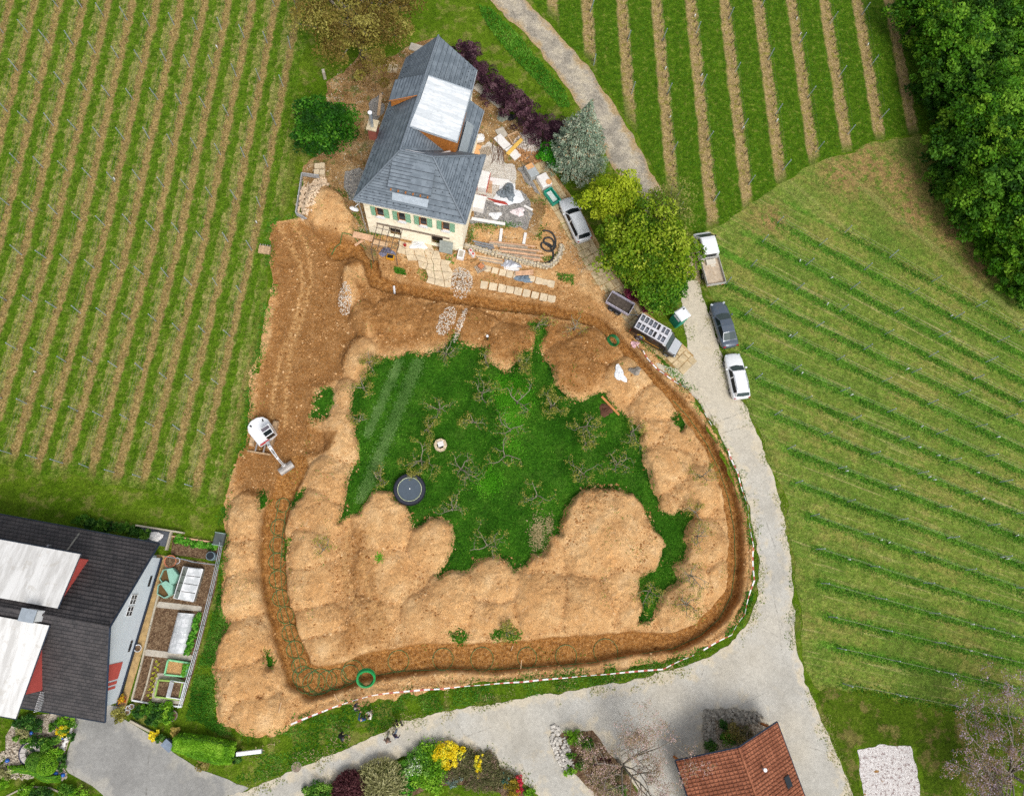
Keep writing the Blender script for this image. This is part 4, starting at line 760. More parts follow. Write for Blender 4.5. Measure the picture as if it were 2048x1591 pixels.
M_STONE = plain('pale stone', S(212,196,164), .9, var=.2, scale=5)
t = NT('white roof membrane'); n1 = t.noise(.9, 5, .7, t.map(.35, 2.5, 1)); n2 = t.noise(3, 4, .7)
c = t.mix(t.ss(n1, .35, .7), S(208,214,218), S(236,240,242)); c = t.mix(t.math('MULTIPLY', t.ss(n2, .6, .8), .35), c, S(170,176,178))
M_MEMB = t.done(c, .7, t.bump(n2, .1, .01), 0, .3)
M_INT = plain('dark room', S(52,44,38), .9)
AX, AY = P(707, 400, 6.8); HA = R(-12.147)
fh = thing('farmhouse', 'cream farmhouse with grey shingle roofs, green shutters and a white roofed dormer', 'house', (AX, AY, 0), HA)
E0, RZ = 6.8, 10.5
# wall shells
def wall_box(poly, z0, z1, name='wall', mat=None, parent=fh): return MB().prism(poly, z0, z1).build(name, mat or M_RENDER, parent)
# front wall with real openings
def wall_with_holes(name, s0, s1, z0, z1, t0, th, holes, mat, parent):
    m = MB(); xs = sorted({s0, s1, *[h[0] for h in holes], *[h[1] for h in holes]}); zs = sorted({z0, z1, *[h[2] for h in holes], *[h[3] for h in holes]})
    for i in range(len(xs) - 1):
        run = None
        for j in range(len(zs) - 1):
            cx, cz = (xs[i] + xs[i + 1]) / 2, (zs[j] + zs[j + 1]) / 2; solid = not any(h[0] < cx < h[1] and h[2] < cz < h[3] for h in holes)
            if solid: m.box((cx, t0 + th / 2, cz), (xs[i + 1] - xs[i], th, zs[j + 1] - zs[j]))
    return m.build(name, mat, parent, fixn=False)
WIN = [(1.86,2.52),(3.98,4.62),(6.07,6.72),(8.27,8.93)]
HOLES = [(a, b, 3.95, 5.45) for a, b in WIN] + [(2.75,3.95,0.05,1.95),(7.05,8.25,0.05,2.15)]
fw = wall_with_holes('front_wall', .65, 10.25, -.6, E0 - .05, .45, .35, HOLES, M_RENDER, fh)
MB().prism([(.65,.8),(1.0,.8),(1.0,7.1),(.65,7.1)], -.6, E0).build('side_wall', M_RENDER, fh)
MB().prism([(9.9,.8),(10.25,.8),(10.25,7.1),(9.9,7.1)], -.6, E0).build('side_wall', M_RENDER, fh)
MB().box((5.4, .55 + 2.2, 3.0), (8.8, .1, 5.8)).build('inner_wall', M_INT, fh)
MB().prism([(.8,7.1),(10.25,7.1),(9.0,8.4),(9.2,13.3),(7.7,13.4),(7.9,16.3),(1.5,16.0)], -.1, lambda x, y: 4.6 if x > 8.2 else 6.3).build('rear_wall', M_RENDER, fh)
for i, (a, b) in enumerate(WIN):
    w = MB().box(((a + b) / 2, .56, 4.7), (b - a, .05, 1.5)).build('window', M_GLASS, fh); c = (a + b) / 2
    f = MB()
    for x in (a + .02, b - .02): f.box((x, .52, 4.7), (.04, .06, 1.5))
    for z in (3.97, 5.43): f.box((c, .522, z), (b - a, .064, .05))
    f.build('frame', M_OAK, w); MB().box((c, .38, 3.90), (b - a + .24, .34, .09)).build('sill', M_WHITEP, w)
    MB().box((a - .03, .44, 4.7), (.05, .26, 1.5)).build('reveal', M_OAK, w)
    for sgn, x in ((-1, a - .31), (1, b + .29)):
        sh = MB().box((x, .41, 4.7), (.5, .05, 1.62)); [sh.box((x, .375, 4.05 + k * .13), (.40, .03, .05), rx=.5) for k in range(11)]; sh.build('shutter', M_SHUT, fh, fixn=False)
for (a, b, z1) in ((2.75,3.95,1.95),(7.05,8.25,2.15)):
    MB().box(((a + b) / 2, 1.1, z1 / 2), (b - a, .05, z1)).build('door', M_INT, fh)
MB().box((8.65, .1, .95), (1.35, .05, 1.75), rx=R(-14)).build('leaning_panel', plain('grey green sheet', S(164,172,166), .6), fh)
MB().box((5.3, .36, 2.42), (7.3, .12, .12)).build('pergola_rail', plain('rusty rail', S(124,110,98), .8), fh)
# roof planes (front block hipped, rear wing gabled and slightly turned)
P1, P2 = (3.76, 3.78, RZ), (6.77, 3.80, RZ); A0, B0, C0 = (0, 0, E0), (10.56, 0, E0), (10.94, 7.49, E0); L1 = (1.2, 16.2, 6.9); RG = (4.45, 16.5, RZ)
roof = MB()
for pts in ([A0, B0, P2, P1], [B0, C0, P2], [A0, P1, RG, L1], [P1, P2, C0, (9.3, 8.3, 5.1), (9.55, 13.7, 4.95), (8.15, 13.45, 6.35), (8.1, 17.0, 6.45), RG]):
    if len(pts) == 8:
        roof.add([P1, P2, C0, (8.0, 7.6, 6.45)], [(0, 1, 2), (0, 2, 3)]); roof.add([P1, (8.0, 7.6, 6.45), (9.3, 8.3, 5.1), (9.55, 13.7, 4.95), (8.15, 13.5, 6.35), (8.1, 17.0, 6.45), RG], [(0, 1, 4), (1, 2, 3, 4), (0, 4, 5, 6)])
    else: roof.add(pts, [tuple(range(len(pts)))])
ro = roof.build('roof', M_SLATE, fh, fixn=False)
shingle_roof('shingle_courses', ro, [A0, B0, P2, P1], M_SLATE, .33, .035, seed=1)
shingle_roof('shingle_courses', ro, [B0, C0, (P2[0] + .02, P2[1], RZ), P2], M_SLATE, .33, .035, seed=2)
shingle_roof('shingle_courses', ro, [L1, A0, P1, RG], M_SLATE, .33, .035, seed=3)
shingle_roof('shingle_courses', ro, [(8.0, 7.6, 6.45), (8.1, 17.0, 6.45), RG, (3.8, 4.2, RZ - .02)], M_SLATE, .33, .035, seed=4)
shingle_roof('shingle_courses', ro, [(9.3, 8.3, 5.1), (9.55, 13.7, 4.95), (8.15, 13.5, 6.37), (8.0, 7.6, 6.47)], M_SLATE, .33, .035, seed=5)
for a, b in ((A0, P1), (P1, P2), (P2, B0), (P2, C0), (P1, RG)):
    MB().tube([Vector(a) + Vector((0, 0, .05)), Vector(b) + Vector((0, 0, .05))], .10, 8).build('ridge_cap', M_SLATED, ro)
st = MB(); rr = random.Random(4)      # snow stops in rows
def stops(q, rows, mat_m):
    a, b, c, d = [Vector(p) for p in q]
    for f in rows:
        p, e = a + (d - a) * f, b + (c - b) * f; n = int((e - p).length / .62)
        for k in range(n): x = p + (e - p) * ((k + .5 + .25 * (int(f * 100) % 2)) / n); mat_m.box(x + Vector((0, 0, .09)), (.07, .07, .07))
stops([A0, B0, P2, P1], (.08, .2, .45, .7), st); stops([B0, C0, P2, P2], (.08, .18, .32, .5), st); stops([L1, A0, P1, RG], (.06, .14, .24), st); stops([(8.1, 7.6, 6.35), (8.1, 17, 6.45), RG, P1], (.06, .16, .28), st)
o = st.build('snow_stops', plain('dark snow stop', S(70,76,84), .5), ro, fixn=False); o['kind'] = 'stuff'
for a, b in ((A0, B0), (B0, C0), (A0, L1), ((9.35, 8.3, 5.05), (9.6, 13.7, 4.9)), ((8.15, 13.6, 6.3), (8.15, 17, 6.4))):
    MB().tube([Vector(a) + Vector((0, 0, -.07)), Vector(b) + Vector((0, 0, -.07))], .075, 8).build('gutter', M_ZINC, fh)
MB().slab([(P1[0] - .1, 4.15, 10.25), (6.9, 4.4, 9.75), (8.1, 7.5, 6.62), (8.0, 7.75, 6.58), (6.7, 4.65, 9.6)], .03).build('valley_flashing', M_WHITEP, ro)
# big east dormer with white membrane roof
dm = MB().slab([(4.2, 12.15, 10.28), (8.54, 12.13, 9.5), (8.37, 6.53, 9.5), (4.02, 6.47, 10.42)], .22).build('dormer_roof', M_MEMB, fh)
MB().tube([(4.2, 12.2, 10.3), (8.56, 12.16, 9.52), (8.40, 6.5, 9.52), (4.0, 6.43, 10.44)], .06, 6).build('roof_edge', M_ZINC, dm)
ck = MB()
for tt in (6.7, 11.95): ck.slab([(4.6, tt, 10.2), (8.2, tt, 9.35), (8.2, tt + .1, 9.35), (4.6, tt + .1, 10.2)], .02); ck.add([(4.5, tt, 10.1), (8.15, tt, 9.3), (8.15, tt, 6.3), (4.5, tt + .0, 9.9)], [(0, 1, 2, 3)])
ck.add([(8.15, 6.7, 9.3), (8.15, 11.95, 9.3), (8.15, 11.95, 6.3), (8.15, 6.7, 6.3)], [(0, 1, 2, 3)])
ck.build('dormer_wall', M_PLANKO, dm, fixn=False)
MB().slab([(8.3, 6.2, 6.75), (9.0, 6.4, 6.0), (9.1, 11.0, 5.95), (8.4, 10.9, 6.7)], .05).build('balcony_sheet', M_ZINC, fh)
# west shed dormer
wd = MB().slab([(1.24, 12.05, 8.8), (4.25, 12.05, 10.56), (4.1, 9.7, 10.56), (1.18, 9.7, 8.8)], .12).build('shed_dormer_roof', M_SLATE, fh)
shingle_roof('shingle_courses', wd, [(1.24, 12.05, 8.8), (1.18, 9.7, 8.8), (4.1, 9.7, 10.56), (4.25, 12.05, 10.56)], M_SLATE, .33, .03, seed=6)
MB().add([(1.35, 9.78, 8.75), (4.0, 9.78, 10.4), (1.35, 9.78, 7.9)], [(0, 1, 2)]).add([(1.3, 11.95, 8.75), (4.0, 11.95, 10.4), (1.3, 11.95, 7.9)], [(0, 1, 2)]).add([(1.33, 9.78, 8.75), (1.33, 11.95, 8.75), (1.33, 11.95, 7.9), (1.33, 9.78, 7.9)], [(0, 1, 2, 3)]).build('dormer_cheek', M_PLANKO, wd, fixn=False)
MB().tube([(1.2, 9.68, 8.82), (4.1, 9.68, 10.58)], .05, 4).build('barge_board', M_PLANKO, wd)
# front shed dormer
fd = MB().slab([(3.12, .95, 8.75), (7.12, .98, 8.75), (7.07, 3.2, 10.0), (3.2, 3.2, 10.0)], .12).build('shed_dormer_roof', M_SLATE, fh)
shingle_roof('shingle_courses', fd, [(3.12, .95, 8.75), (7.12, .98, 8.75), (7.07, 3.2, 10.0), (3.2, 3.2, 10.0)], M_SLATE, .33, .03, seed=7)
MB().add([(3.3, 1.25, 8.7), (6.95, 1.25, 8.7), (6.95, 1.25, 7.9), (3.3, 1.25, 7.9)], [(0, 1, 2, 3)]).add([(3.3, 1.25, 8.7), (3.3, 1.25, 7.9), (3.3, 3.0, 9.7)], [(0, 1, 2)]).add([(6.95, 1.25, 8.7), (6.95, 1.25, 7.9), (6.95, 3.0, 9.7)], [(0, 1, 2)]).build('dormer_wall', M_ZINC, fd, fixn=False)
MB().slab([(3.5, .98, 7.95), (6.9, 1.02, 7.95), (6.86, .5, 7.42), (3.54, .5, 7.42)], .03).build('apron_flashing', M_ZINC, fd)
for k in range(6): MB().box((3.45 + k * .68, 1.05, 8.56), (.12, .5, .14)).build('rafter_end', M_PLANKO, fd)
# chimney and flue on the west eave
ch = MB().box((.2, 7.15, 7.4), (.75, .95, 1.6)).build('chimney', plain('red render', S(150,84,70), .9), fh); MB().box((.2, 7.15, 8.26), (.95, 1.15, .14)).build('chimney_cap', M_STONE, ch)
MB().cyl((.2, 7.0, 8.3), (.22, 7.0, 10.3), .16, .16, 12).build('flue_pipe', M_ZINC, ch); MB().cyl((.22, 7, 10.3), (.22, 7, 10.36), .2, .2, 12).cyl((.22, 7, 10.34), (.22, 7, 10.375), .12, .12, 12).build('flue_collar', M_WHITEP, ch)
MB().tube([(.2, -.05, 6.6), (.35, .2, 6.0), (.45, .25, .2)], .05, 6).build('downpipe', M_ZINC, fh)
dsh = MB(); dsh.loft([[(.05 + r_ * math.cos(a), -.35 + d_, 5.9 + r_ * math.sin(a)) for a in [2 * math.pi * k / 14 for k in range(14)]] for r_, d_ in ((.12, .12), (.34, .02), (.45, -.06))], False); dsh.cyl((.05, -.2, 5.9), (.4, .4, 5.9), .03); dsh.build('satellite_dish', M_WHITEP, fh, smooth=True)

# ---------------------------------------------------------------- neighbour house on the left edge
LX, LY = -26.2, -2.34; lh = thing('neighbour_house', 'white walled house with black tile roofs and two white flat dormers', 'house', (LX, LY, 0), R(-11.3))
t = NT('black roof tile'); n1 = t.noise(1.2, 4, .6); n2 = t.noise(14, 3, .6)
c = t.mix(t.ss(n1, .35, .68), S(58,56,58), S(76,72,73)); c = t.mix(t.math('MULTIPLY', t.ss(n2, .52, .72), .4), c, S(100,94,90)); M_BTILE = t.done(c, .6, t.bump(n2, .2, .02), 0, .35)
M_BLUEW = plain('bluish white render', S(222,232,240), .9, var=.03, scale=1.0)
M_NAVY = plain('dark blue trim', S(40,52,70), .5)
M_RED = plain('coral red panel', S(206,92,84), .7, var=.06)
RL, UE, LE, SW = 7.5, (6.6, 3.0), (-7.7, 2.5), -18.0
r2 = MB(); r2.slab([(0, UE[0], UE[1]), (0, 0, RL), (SW, 0, RL), (SW, UE[0], UE[1])], .14); r2.slab([(0, 0, RL), (-.2, LE[0], LE[1]), (SW, LE[0], LE[1]), (SW, 0, RL)], .14)
r2o = r2.build('roof', M_BTILE, lh)
shingle_roof('tile_courses', r2o, [(SW, UE[0], UE[1]), (0, UE[0], UE[1]), (0, 0, RL), (SW, 0, RL)], M_BTILE, .36, .06, joint=.33, seed=11, seam_shade_mat=M_SEAMSHB)
shingle_roof('tile_courses', r2o, [(-.2, LE[0], LE[1]), (SW, LE[0], LE[1]), (SW, 0, RL), (0, 0, RL)], M_BTILE, .36, .05, joint=.33, seed=12, seam_shade_mat=M_SEAMSHB)
MB().tube([(0, 0, RL + .06), (SW, 0, RL + .06)], .11, 8).build('ridge_tile', M_BTILE, r2o)
for a, b in (((0.03, UE[0], UE[1]), (0.03, 0, RL)), ((0.03, 0, RL), (-.17, LE[0], LE[1])), ((.03, UE[0] + .03, UE[1] - .03), (SW, UE[0] + .03, UE[1] - .03)), ((-.17, LE[0] - .03, LE[1] - .03), (SW, LE[0] - .03, LE[1] - .03))):
    MB().tube([Vector(a), Vector(b)], .08, 6).build('edge_trim', M_NAVY, lh)
MB().add([(-6.6, 3.4, 5.25), (-6.6, 6.3, 3.28), (-6.45, 6.3, 3.28), (-6.45, 3.4, 5.25)], [(0, 1, 2, 3)]).build('valley_strip', plain('grey strip', S(140,138,130), .7), r2o, fixn=False)
gw = lambda x, y: (RL - .25 - (y * (RL - UE[1]) / UE[0] if y > 0 else -y * (RL - LE[1]) / -LE[0]))
wl = MB(); wl.prism([(-.55, -6.6), (-.55, 0), (-.55, 5.4), (-1.0, 5.4), (-1.0, 0), (-1.0, -6.6)], -.05, lambda x, y: RL - .2 - (y * (RL - UE[1]) / UE[0] if y > 0 else y * (RL - LE[1]) / LE[0]), cap=False)
wlo = wl.build('gable_wall', M_BLUEW, lh, fixn=False)
MB().box((-9.5, 5.4, 1.5), (17, .3, 3.1)).build('back_wall', M_BLUEW, lh); MB().box((-9.5, -6.6, 1.2), (17, .3, 2.5)).build('front_wall', M_BLUEW, lh)
MB().box((-.5, -.7, .15), (.14, 12.3, .35)).build('plinth_trim', M_NAVY, lh)
for (y0, y1, z0, z1) in ((-4.55, -3.2, 1.7, 4.3), (-4.95, -4.7, 1.7, 4.0), (-5.3, -5.1, 1.7, 3.8)): MB().box((-.53, (y0 + y1) / 2, (z0 + z1) / 2), (.03, y1 - y0, z1 - z0)).build('red_band', M_RED, wlo)
for (y, z, hh, w_) in ((1.9, 3.4, 1.1, .75), (.95, 3.4, 1.1, .75), (-2.0, 1.1, .4, .9), (3.4, 1.1, .4, .9)):
    w = MB().box((-.54, y, z), (.05, w_, hh)).build('window', M_GLASS, lh); f = MB()
    if hh < .6: continue
    for dy in (-w_ / 2, 0, w_ / 2): f.box((-.51, y + dy, z), (.05, .05, hh))
    for dz in (-hh / 2, 0, hh / 2): f.box((-.512, y, z + dz), (.05, w_, .05))
    f.build('frame', M_WHITEP, w)
t = NT('white flat roofing sheet'); n1 = t.noise(.5, 5, .65, t.map(3, .4, 1)); n2 = t.noise(1.5, 4, .7)
c = t.mix(t.ss(n1, .3, .7), S(206,204,200), S(234,233,230)); c = t.mix(t.math('MULTIPLY', t.ss(n2, .62, .8), .3), c, S(176,166,150)); M_FLAT = t.done(c, .75, None, 0, .25)
d1 = MB().slab([(-4.17, .65, 7.65), (-4.17, 4.8, 6.85), (SW, 4.8, 6.85), (SW, .65, 7.65)], .2).build('flat_dormer_roof', M_FLAT, lh); MB().prism([(-4.5, .9), (-4.5, 4.4), (SW, 4.4), (SW, .9)], 3.2, 6.75).build('dormer_wall', M_RED, d1)
MB().tube([(SW, 4.84, 6.8), (-4.13, 4.84, 6.8), (-4.13, .62, 7.6)], .05, 4).build('roof_edge', M_NAVY, d1)
d2 = MB().slab([(-4.5, -.7, 7.35), (SW, -.7, 7.35), (SW, -7.5, 7.0), (-4.85, -7.5, 7.0)], .2).build('flat_dormer_roof', M_FLAT, lh); MB().prism([(-5.2, -1.0), (SW, -1.0), (SW, -6.0), (-5.2, -6.0)], 2.0, 6.95).build('dormer_wall', M_RED, d2)
MB().tube([(-4.46, -.7, 7.3), (-4.81, -7.54, 6.95), (SW, -7.54, 6.95)], .05, 4).build('roof_edge', M_NAVY, d2)
for k in range(12): MB().box((-5.1, -6.1 - k * .13, 3.6), (.05, .04, .9)).build('balcony_bar', M_WHITEP, lh)
c3 = MB().box((-5.6, -.1, 8.0), (1.0, .8, 1.2)).build('chimney', M_WHITEP, lh); MB().box((-5.6, -.1, 8.66), (1.15, .95, .1)).build('chimney_cap', M_ZINC, c3)
MB().cyl((-8, 4.9, 4), (-8, 4.9, 4.6), .1).build('vent_pipe', M_ZINC, lh)
MB().ball((-10, -2.6, 7.45), (.75, .28, .14), 12, 6).build('skylight_dome', M_WHITEP, d2, smooth=True)

# ---------------------------------------------------------------- carport house with brown tiles
bx, by = 23.27, -13.08; bh = thing('brown_roof_house', 'low building with brown ribbed tile roof at the bottom edge beside the road', 'house', (bx, by, 0), math.atan2(-3.63, 1.07))
t = NT('brown roof tile'); n1 = t.noise(1.0, 4, .65); n2 = t.noise(9, 3, .6)
c = t.mix(t.ss(n1, .35, .68), S(150,92,66), S(178,114,84)); c = t.mix(t.math('MULTIPLY', t.ss(n2, .5, .72), .4), c, S(112,68,52)); M_BROWN = t.done(c, .8, t.bump(n2, .3, .02), 0, .2)
LB = 11.0; hw = 4.75
b1 = MB().slab([(0, -hw, 2.6), (LB, -hw, 2.6), (LB, 0, 5.2), (0, 0, 5.2)], .14).slab([(0, 0, 5.2), (LB, 0, 5.2), (LB, hw, 2.6), (0, hw, 2.6)], .14).build('roof', M_BROWN, bh)
for sgn in (-1, 1):
    shingle_roof('tile_courses', b1, [(0, sgn * hw, 2.6), (LB, sgn * hw, 2.6), (LB, 0, 5.2), (0, 0, 5.2)], M_BROWN, .36, .05, joint=.3, seed=20 + sgn, seam_shade_mat=M_SEAMSHR)
rb = MB()      # ribs running up the slope
for k in range(int(LB / .3)):
    for sgn in (-1, 1): rb.tube([(.15 + k * .3, sgn * hw, 2.66), (.15 + k * .3, 0, 5.26)], .045, 4)
rb.build('tile_ribs', M_BROWN, b1, fixn=False)['kind'] = 'stuff'
MB().tube([(0, 0, 5.26), (LB, 0, 5.26)], .1, 8).build('ridge_tile', M_BROWN, b1)
for pts in ([(-.02, -hw, 2.6), (-.02, 0, 5.2), (-.02, hw, 2.6)], [(0, hw + .03, 2.55), (LB, hw + .03, 2.55)], [(0, -hw - .03, 2.55), (LB, -hw - .03, 2.55)]): MB().tube(pts, .08, 5).build('edge_trim', M_NAVY, bh)
MB().prism([(1.5, -hw + .9), (LB, -hw + .9), (LB, hw - .7), (1.5, hw - .7)], 0, 2.5).build('wall', M_RENDER, bh)
for y in (-hw + .5, hw - .5): MB().box((.4, y, 1.25), (.16, .16, 2.5)).build('carport_post', M_OAK, bh)
MB().cyl((2.4, 1.6, 4.2), (2.4, 1.6, 4.75), .09).cyl((2.4, 1.6, 4.75), (2.4, 1.6, 4.85), .16).build('vent_pipe', M_WHITEP, bh)
MB().slab([(3.9, 3.3, 3.55), (4.8, 3.3, 3.55), (4.8, 3.9, 3.22), (3.9, 3.9, 3.22)], .1).build('roof_window', M_GLASS, bh)
# ================================================================ VEHICLES
def paint(name, c, metal=.0, rough=.25):
    if name in _mc: return _mc[name]
    t = NT(name); n = t.noise(2.5, 5, .65); c2 = t.mix(t.math('MULTIPLY', t.ss(n, .5, .9), .10), c, S(176,158,128))
    b = t.n('ShaderNodeBsdfPrincipled'); t.put(b.inputs['Base Color'], c2); b.inputs['Metallic'].default_value = metal; b.inputs['Roughness'].default_value = rough; b.inputs['Coat Weight'].default_value = .5; b.inputs['Coat Roughness'].default_value = .08
    t.t.links.new(b.outputs[0], t.out.inputs[0]); _mc[name] = t.m; return t.m
M_TYRE = plain('tyre rubber', S(44,44,44), .9); M_RIM = plain('alloy rim', S(190,192,196), .35, .6); M_BLK = plain('black trim', S(30,30,32), .6)
M_HEAD = plain('headlamp glass', S(214,222,228), .15, .2, .6); M_TAIL = plain('tail lamp', S(170,24,24), .25); M_CGL = glassy('car glass', (.012, .016, .018, 1), .05); M_CGLT = glassy('tinted windscreen', (.05, .07, .07, 1), .38)
wheel_t = None
def wheel(parent, x, y, r=.33, w=.22):
    t_ = MB(); ring = [(0, -w / 2), (r * .62, -w / 2), (r * .95, -w / 2 * .9), (r, -w / 4), (r, w / 4), (r * .95, w / 2 * .9), (r * .62, w / 2), (0, w / 2)]
    N = 18; t_.loft([[(a[0] * math.cos(q), a[1], a[0] * math.sin(q)) for a in ring[1:-1]] for q in [2 * math.pi * k / N for k in range(N + 1)]], False)
    wo = link('wheel', None, None, parent, (x, y, r)); wo.empty_display_size = .1
    tm = t_.mesh('tyre', M_TYRE, True); link('tyre', tm, None, wo)
    s = 1 if y > 0 else -1; d = MB(); d.cyl((0, -w * .35, 0), (0, w * .35, 0), r * .64, n=16)
    for k in range(5):
        q = 2 * math.pi * k / 5; d.box((math.cos(q) * r * .36, s * w * .4, math.sin(q) * r * .36), (r * .55, .03, .06), ry=-q)
    d.cyl((0, s * w * .35, 0), (0, s * w * .46, 0), r * .14, n=8); d.build('rim', M_RIM, wo, fixn=False)
    return wo
def car(name, label, front, rear, W, spec, pm, glass=None, group=None, rails=False):
    f = Vector((*P(*front, .55), 0)); r = Vector((*P(*rear, .75), 0)); ax = f - r; L = ax.length; c = (f + r) / 2; o = thing(name, label, 'car', c, math.atan2(ax.y, ax.x), group)
    h = L / 2; w = W / 2
    # lower body: stations along x (fraction), half width factor, shoulder height, crown
    stn = spec['body']; rings = []
    for (x, wf, zs, zb) in stn:
        X = x * h; ww = w * wf
        rings.append([(X, -ww * .86, zb), (X, -ww * .98, zb + .18), (X, -ww, (zb + zs) * .5), (X, -ww * .97, zs - .10), (X, -ww * .88, zs - .01), (X, -ww * .45, zs + .035), (X, 0, zs + .05), (X, ww * .45, zs + .035), (X, ww * .88, zs - .01), (X, ww * .97, zs - .10), (X, ww, (zb + zs) * .5), (X, ww * .98, zb + .18), (X, ww * .86, zb)])
    MB().loft(rings).build('body', pm, o, smooth=True)
    x0, x1, x2, x3, zt, wr = spec['cab']        # windscreen base, roof front, roof rear, tailgate base (fractions), roof height, roof width factor
    zb0 = spec['belt']; wb = w * .90; wt = w * wr
    A_ = [(x0 * h, -wb * .92, zb0), (x0 * h, wb * .92, zb0)]; B_ = [(x1 * h, -wt * .95, zt - .03), (x1 * h, wt * .95, zt - .03)]; Mm = [((x1 + x2) / 2 * h, -wt * 1.02, zt + .03), ((x1 + x2) / 2 * h, wt * 1.02, zt + .03)]; C_ = [(x2 * h, -wt * .95, zt - .04), (x2 * h, wt * .95, zt - .04)]; D_ = [(x3 * h, -wb * .9, zb0 + .02), (x3 * h, wb * .9, zb0 + .02)]; E_ = [((x0 + x3) / 2 * h, -wb, zb0), ((x0 + x3) / 2 * h, wb, zb0)]
    cb = MB(); rr = [[A_[0], B_[0], Mm[0], C_[0], D_[0], E_[0]], [A_[1], B_[1], Mm[1], C_[1], D_[1], E_[1]]]
    vs = rr[0] + rr[1]; mid = [(p[0], 0, p[2] + (.045 if i in (1, 2, 3) else .0) ) for i, p in enumerate(rr[0])]
    mid[0] = (x0 * h + .13, 0, zb0 + .02); mid[4] = (x3 * h - .07, 0, zb0 + .02)
    cb.add(vs + mid, [(0, 1, 13, 12), (12, 13, 7, 6), (1, 2, 14, 13), (13, 14, 8, 7), (2, 3, 15, 14), (14, 15, 9, 8), (3, 4, 16, 15), (15, 16, 10, 9), (0, 5, 4, 3, 2, 1), (6, 7, 8, 9, 10, 11)])
    cbo = cb.build('cabin', pm, o)
    def pane(nm, pts, off, mat):
        p = [Vector(q) for q in pts]; n = (p[1] - p[0]).cross(p[-1] - p[0]).normalized(); cc = sum(p, Vector()) / len(p)
        if n.dot(cc - Vector((0, 0, zb0 - .4))) < 0: n = -n
        q = [cc + (x - cc) * .93 + n * off for x in p]; MB().add([*q, *[x - n * .01 for x in q]], [tuple(range(len(q)))] + [(i, (i + 1) % len(q), len(q) + (i + 1) % len(q), len(q) + i) for i in range(len(q))]).build(nm, mat, o)
    gl = glass or M_CGL
    lerp = lambda a, b, t_: tuple(a[i] + (b[i] - a[i]) * t_ for i in range(3))
    def pane2(nm, lo, hi, f0, f1, mat):
        g = []
        for p, q, k in ((lo[0], hi[0], .06), (lo[1], hi[1], 0), (lo[2], hi[2], -.06)):
            for f in (f0, f1): w_ = Vector(lerp(p, q, f)); w_.y *= .93; g.append(w_)
        n = (g[2] - g[0]).cross(g[3] - g[0]).normalized(); n = n if n.z > 0 else -n
        MB().add([x + n * .014 for x in g], [(0, 2, 3, 1), (2, 4, 5, 3)]).build(nm, mat, o, fixn=False)
    pane2('windscreen', (rr[0][0], mid[0], rr[1][0]), (rr[0][1], mid[1], rr[1][1]), .06, .93, gl); pane2('rear_window', (rr[0][4], mid[4], rr[1][4]), (rr[0][3], mid[3], rr[1][3]), .25, .93, gl)
    for s in (0, 1):
        pass
        sd = rr[s]; low = lambda p: (p[0], p[1], zb0 + .05); bx_ = spec.get('pillar', -.05) * h
        top = lambda x: lerp(sd[1], sd[3], (x - sd[1][0]) / (sd[3][0] - sd[1][0]))
        def bot(x): return (x, (-wb if s == 0 else wb) * .985, zb0 + .04)
        pane('side_window', [bot(x0 * h - .22), top(x1 * h - .02), top(bx_ + .03), bot(bx_ + .03)], .015, M_CGL); pane('side_window', [bot(bx_ - .03), top(bx_ - .03), top(x2 * h + .03), bot(x3 * h + .45)], .015, M_CGL)
        sg = -1 if s == 0 else 1
        MB().box((x0 * h - .25, sg * (w + .08), zb0 + .06), (.16, .2, .13)).build('mirror', pm, o, bevel=.03)
        MB().box((h * .90, sg * w * .70, .70), (.2, .26, .12), rz=-sg * .7).build('headlight', M_HEAD, o, bevel=.03); MB().box((-h * .965, sg * w * .72, .82), (.1, .3, .18), rz=sg * .2).build('tail_light', M_TAIL, o, bevel=.02)
        if rails: MB().tube([(x1 * h - .25, sg * wt * .9, zt - .02), (x1 * h - .4, sg * wt * .9, zt + .07), (x2 * h + .3, sg * wt * .9, zt + .06), (x2 * h + .15, sg * wt * .9, zt - .02)], .025, 6).build('roof_rail', M_ZINC, o)
        for x in (h * .62, -h * .58): wheel(o, x, sg * (w - .12))
    MB().box((h * .985, 0, .42), (.06, W * .4, .2)).build('grille', M_BLK, o, bevel=.02); MB().box((0, 0, .27), (L * .9, W * .8, .14)).build('underbody', M_BLK, o)
    MB().box((h * .992, 0, .5), (.03, .5, .11)).build('number_plate', M_WHITEP, o)
    return o
EST = dict(body=[(-1, .66, .74, .35), (-.985, .8, .86, .32), (-.95, .92, .95, .3), (-.86, .99, .98, .25), (-.4, 1, .95, .22), (.1, 1, .93, .22), (.45, 1, .92, .22), (.68, .98, .87, .25), (.84, .91, .78, .28), (.94, .78, .68, .3), (.985, .6, .6, .32), (1, .42, .54, .36)], cab=(.40, .13, -.80, -.95, 1.45, .74), belt=.91, pillar=-.1)
SAL = dict(body=[(-1, .62, .74, .36), (-.98, .76, .86, .32), (-.93, .89, .95, .3), (-.82, .98, .98, .25), (-.4, 1, .96, .22), (.1, 1, .93, .22), (.45, 1, .91, .22), (.68, .97, .86, .25), (.84, .9, .76, .28), (.94, .77, .66, .3), (.985, .6, .58, .32), (1, .42, .52, .36)], cab=(.42, .10, -.42, -.80, 1.41, .70), belt=.91, pillar=-.08)
car('silver_estate_car', 'silver estate car parked on the slab path by the maple', (1130,397), (1170,481), 1.84, EST, paint('silver paint', S(222,226,230), .05, .3), None, None, True)
car('white_estate_car', 'white estate car parked on the grass verge, lowest of the right hand vehicles', (1463,707), (1484,797), 1.85, EST, paint('white car paint', S(240,242,244), 0, .3), M_CGLT, None, True)
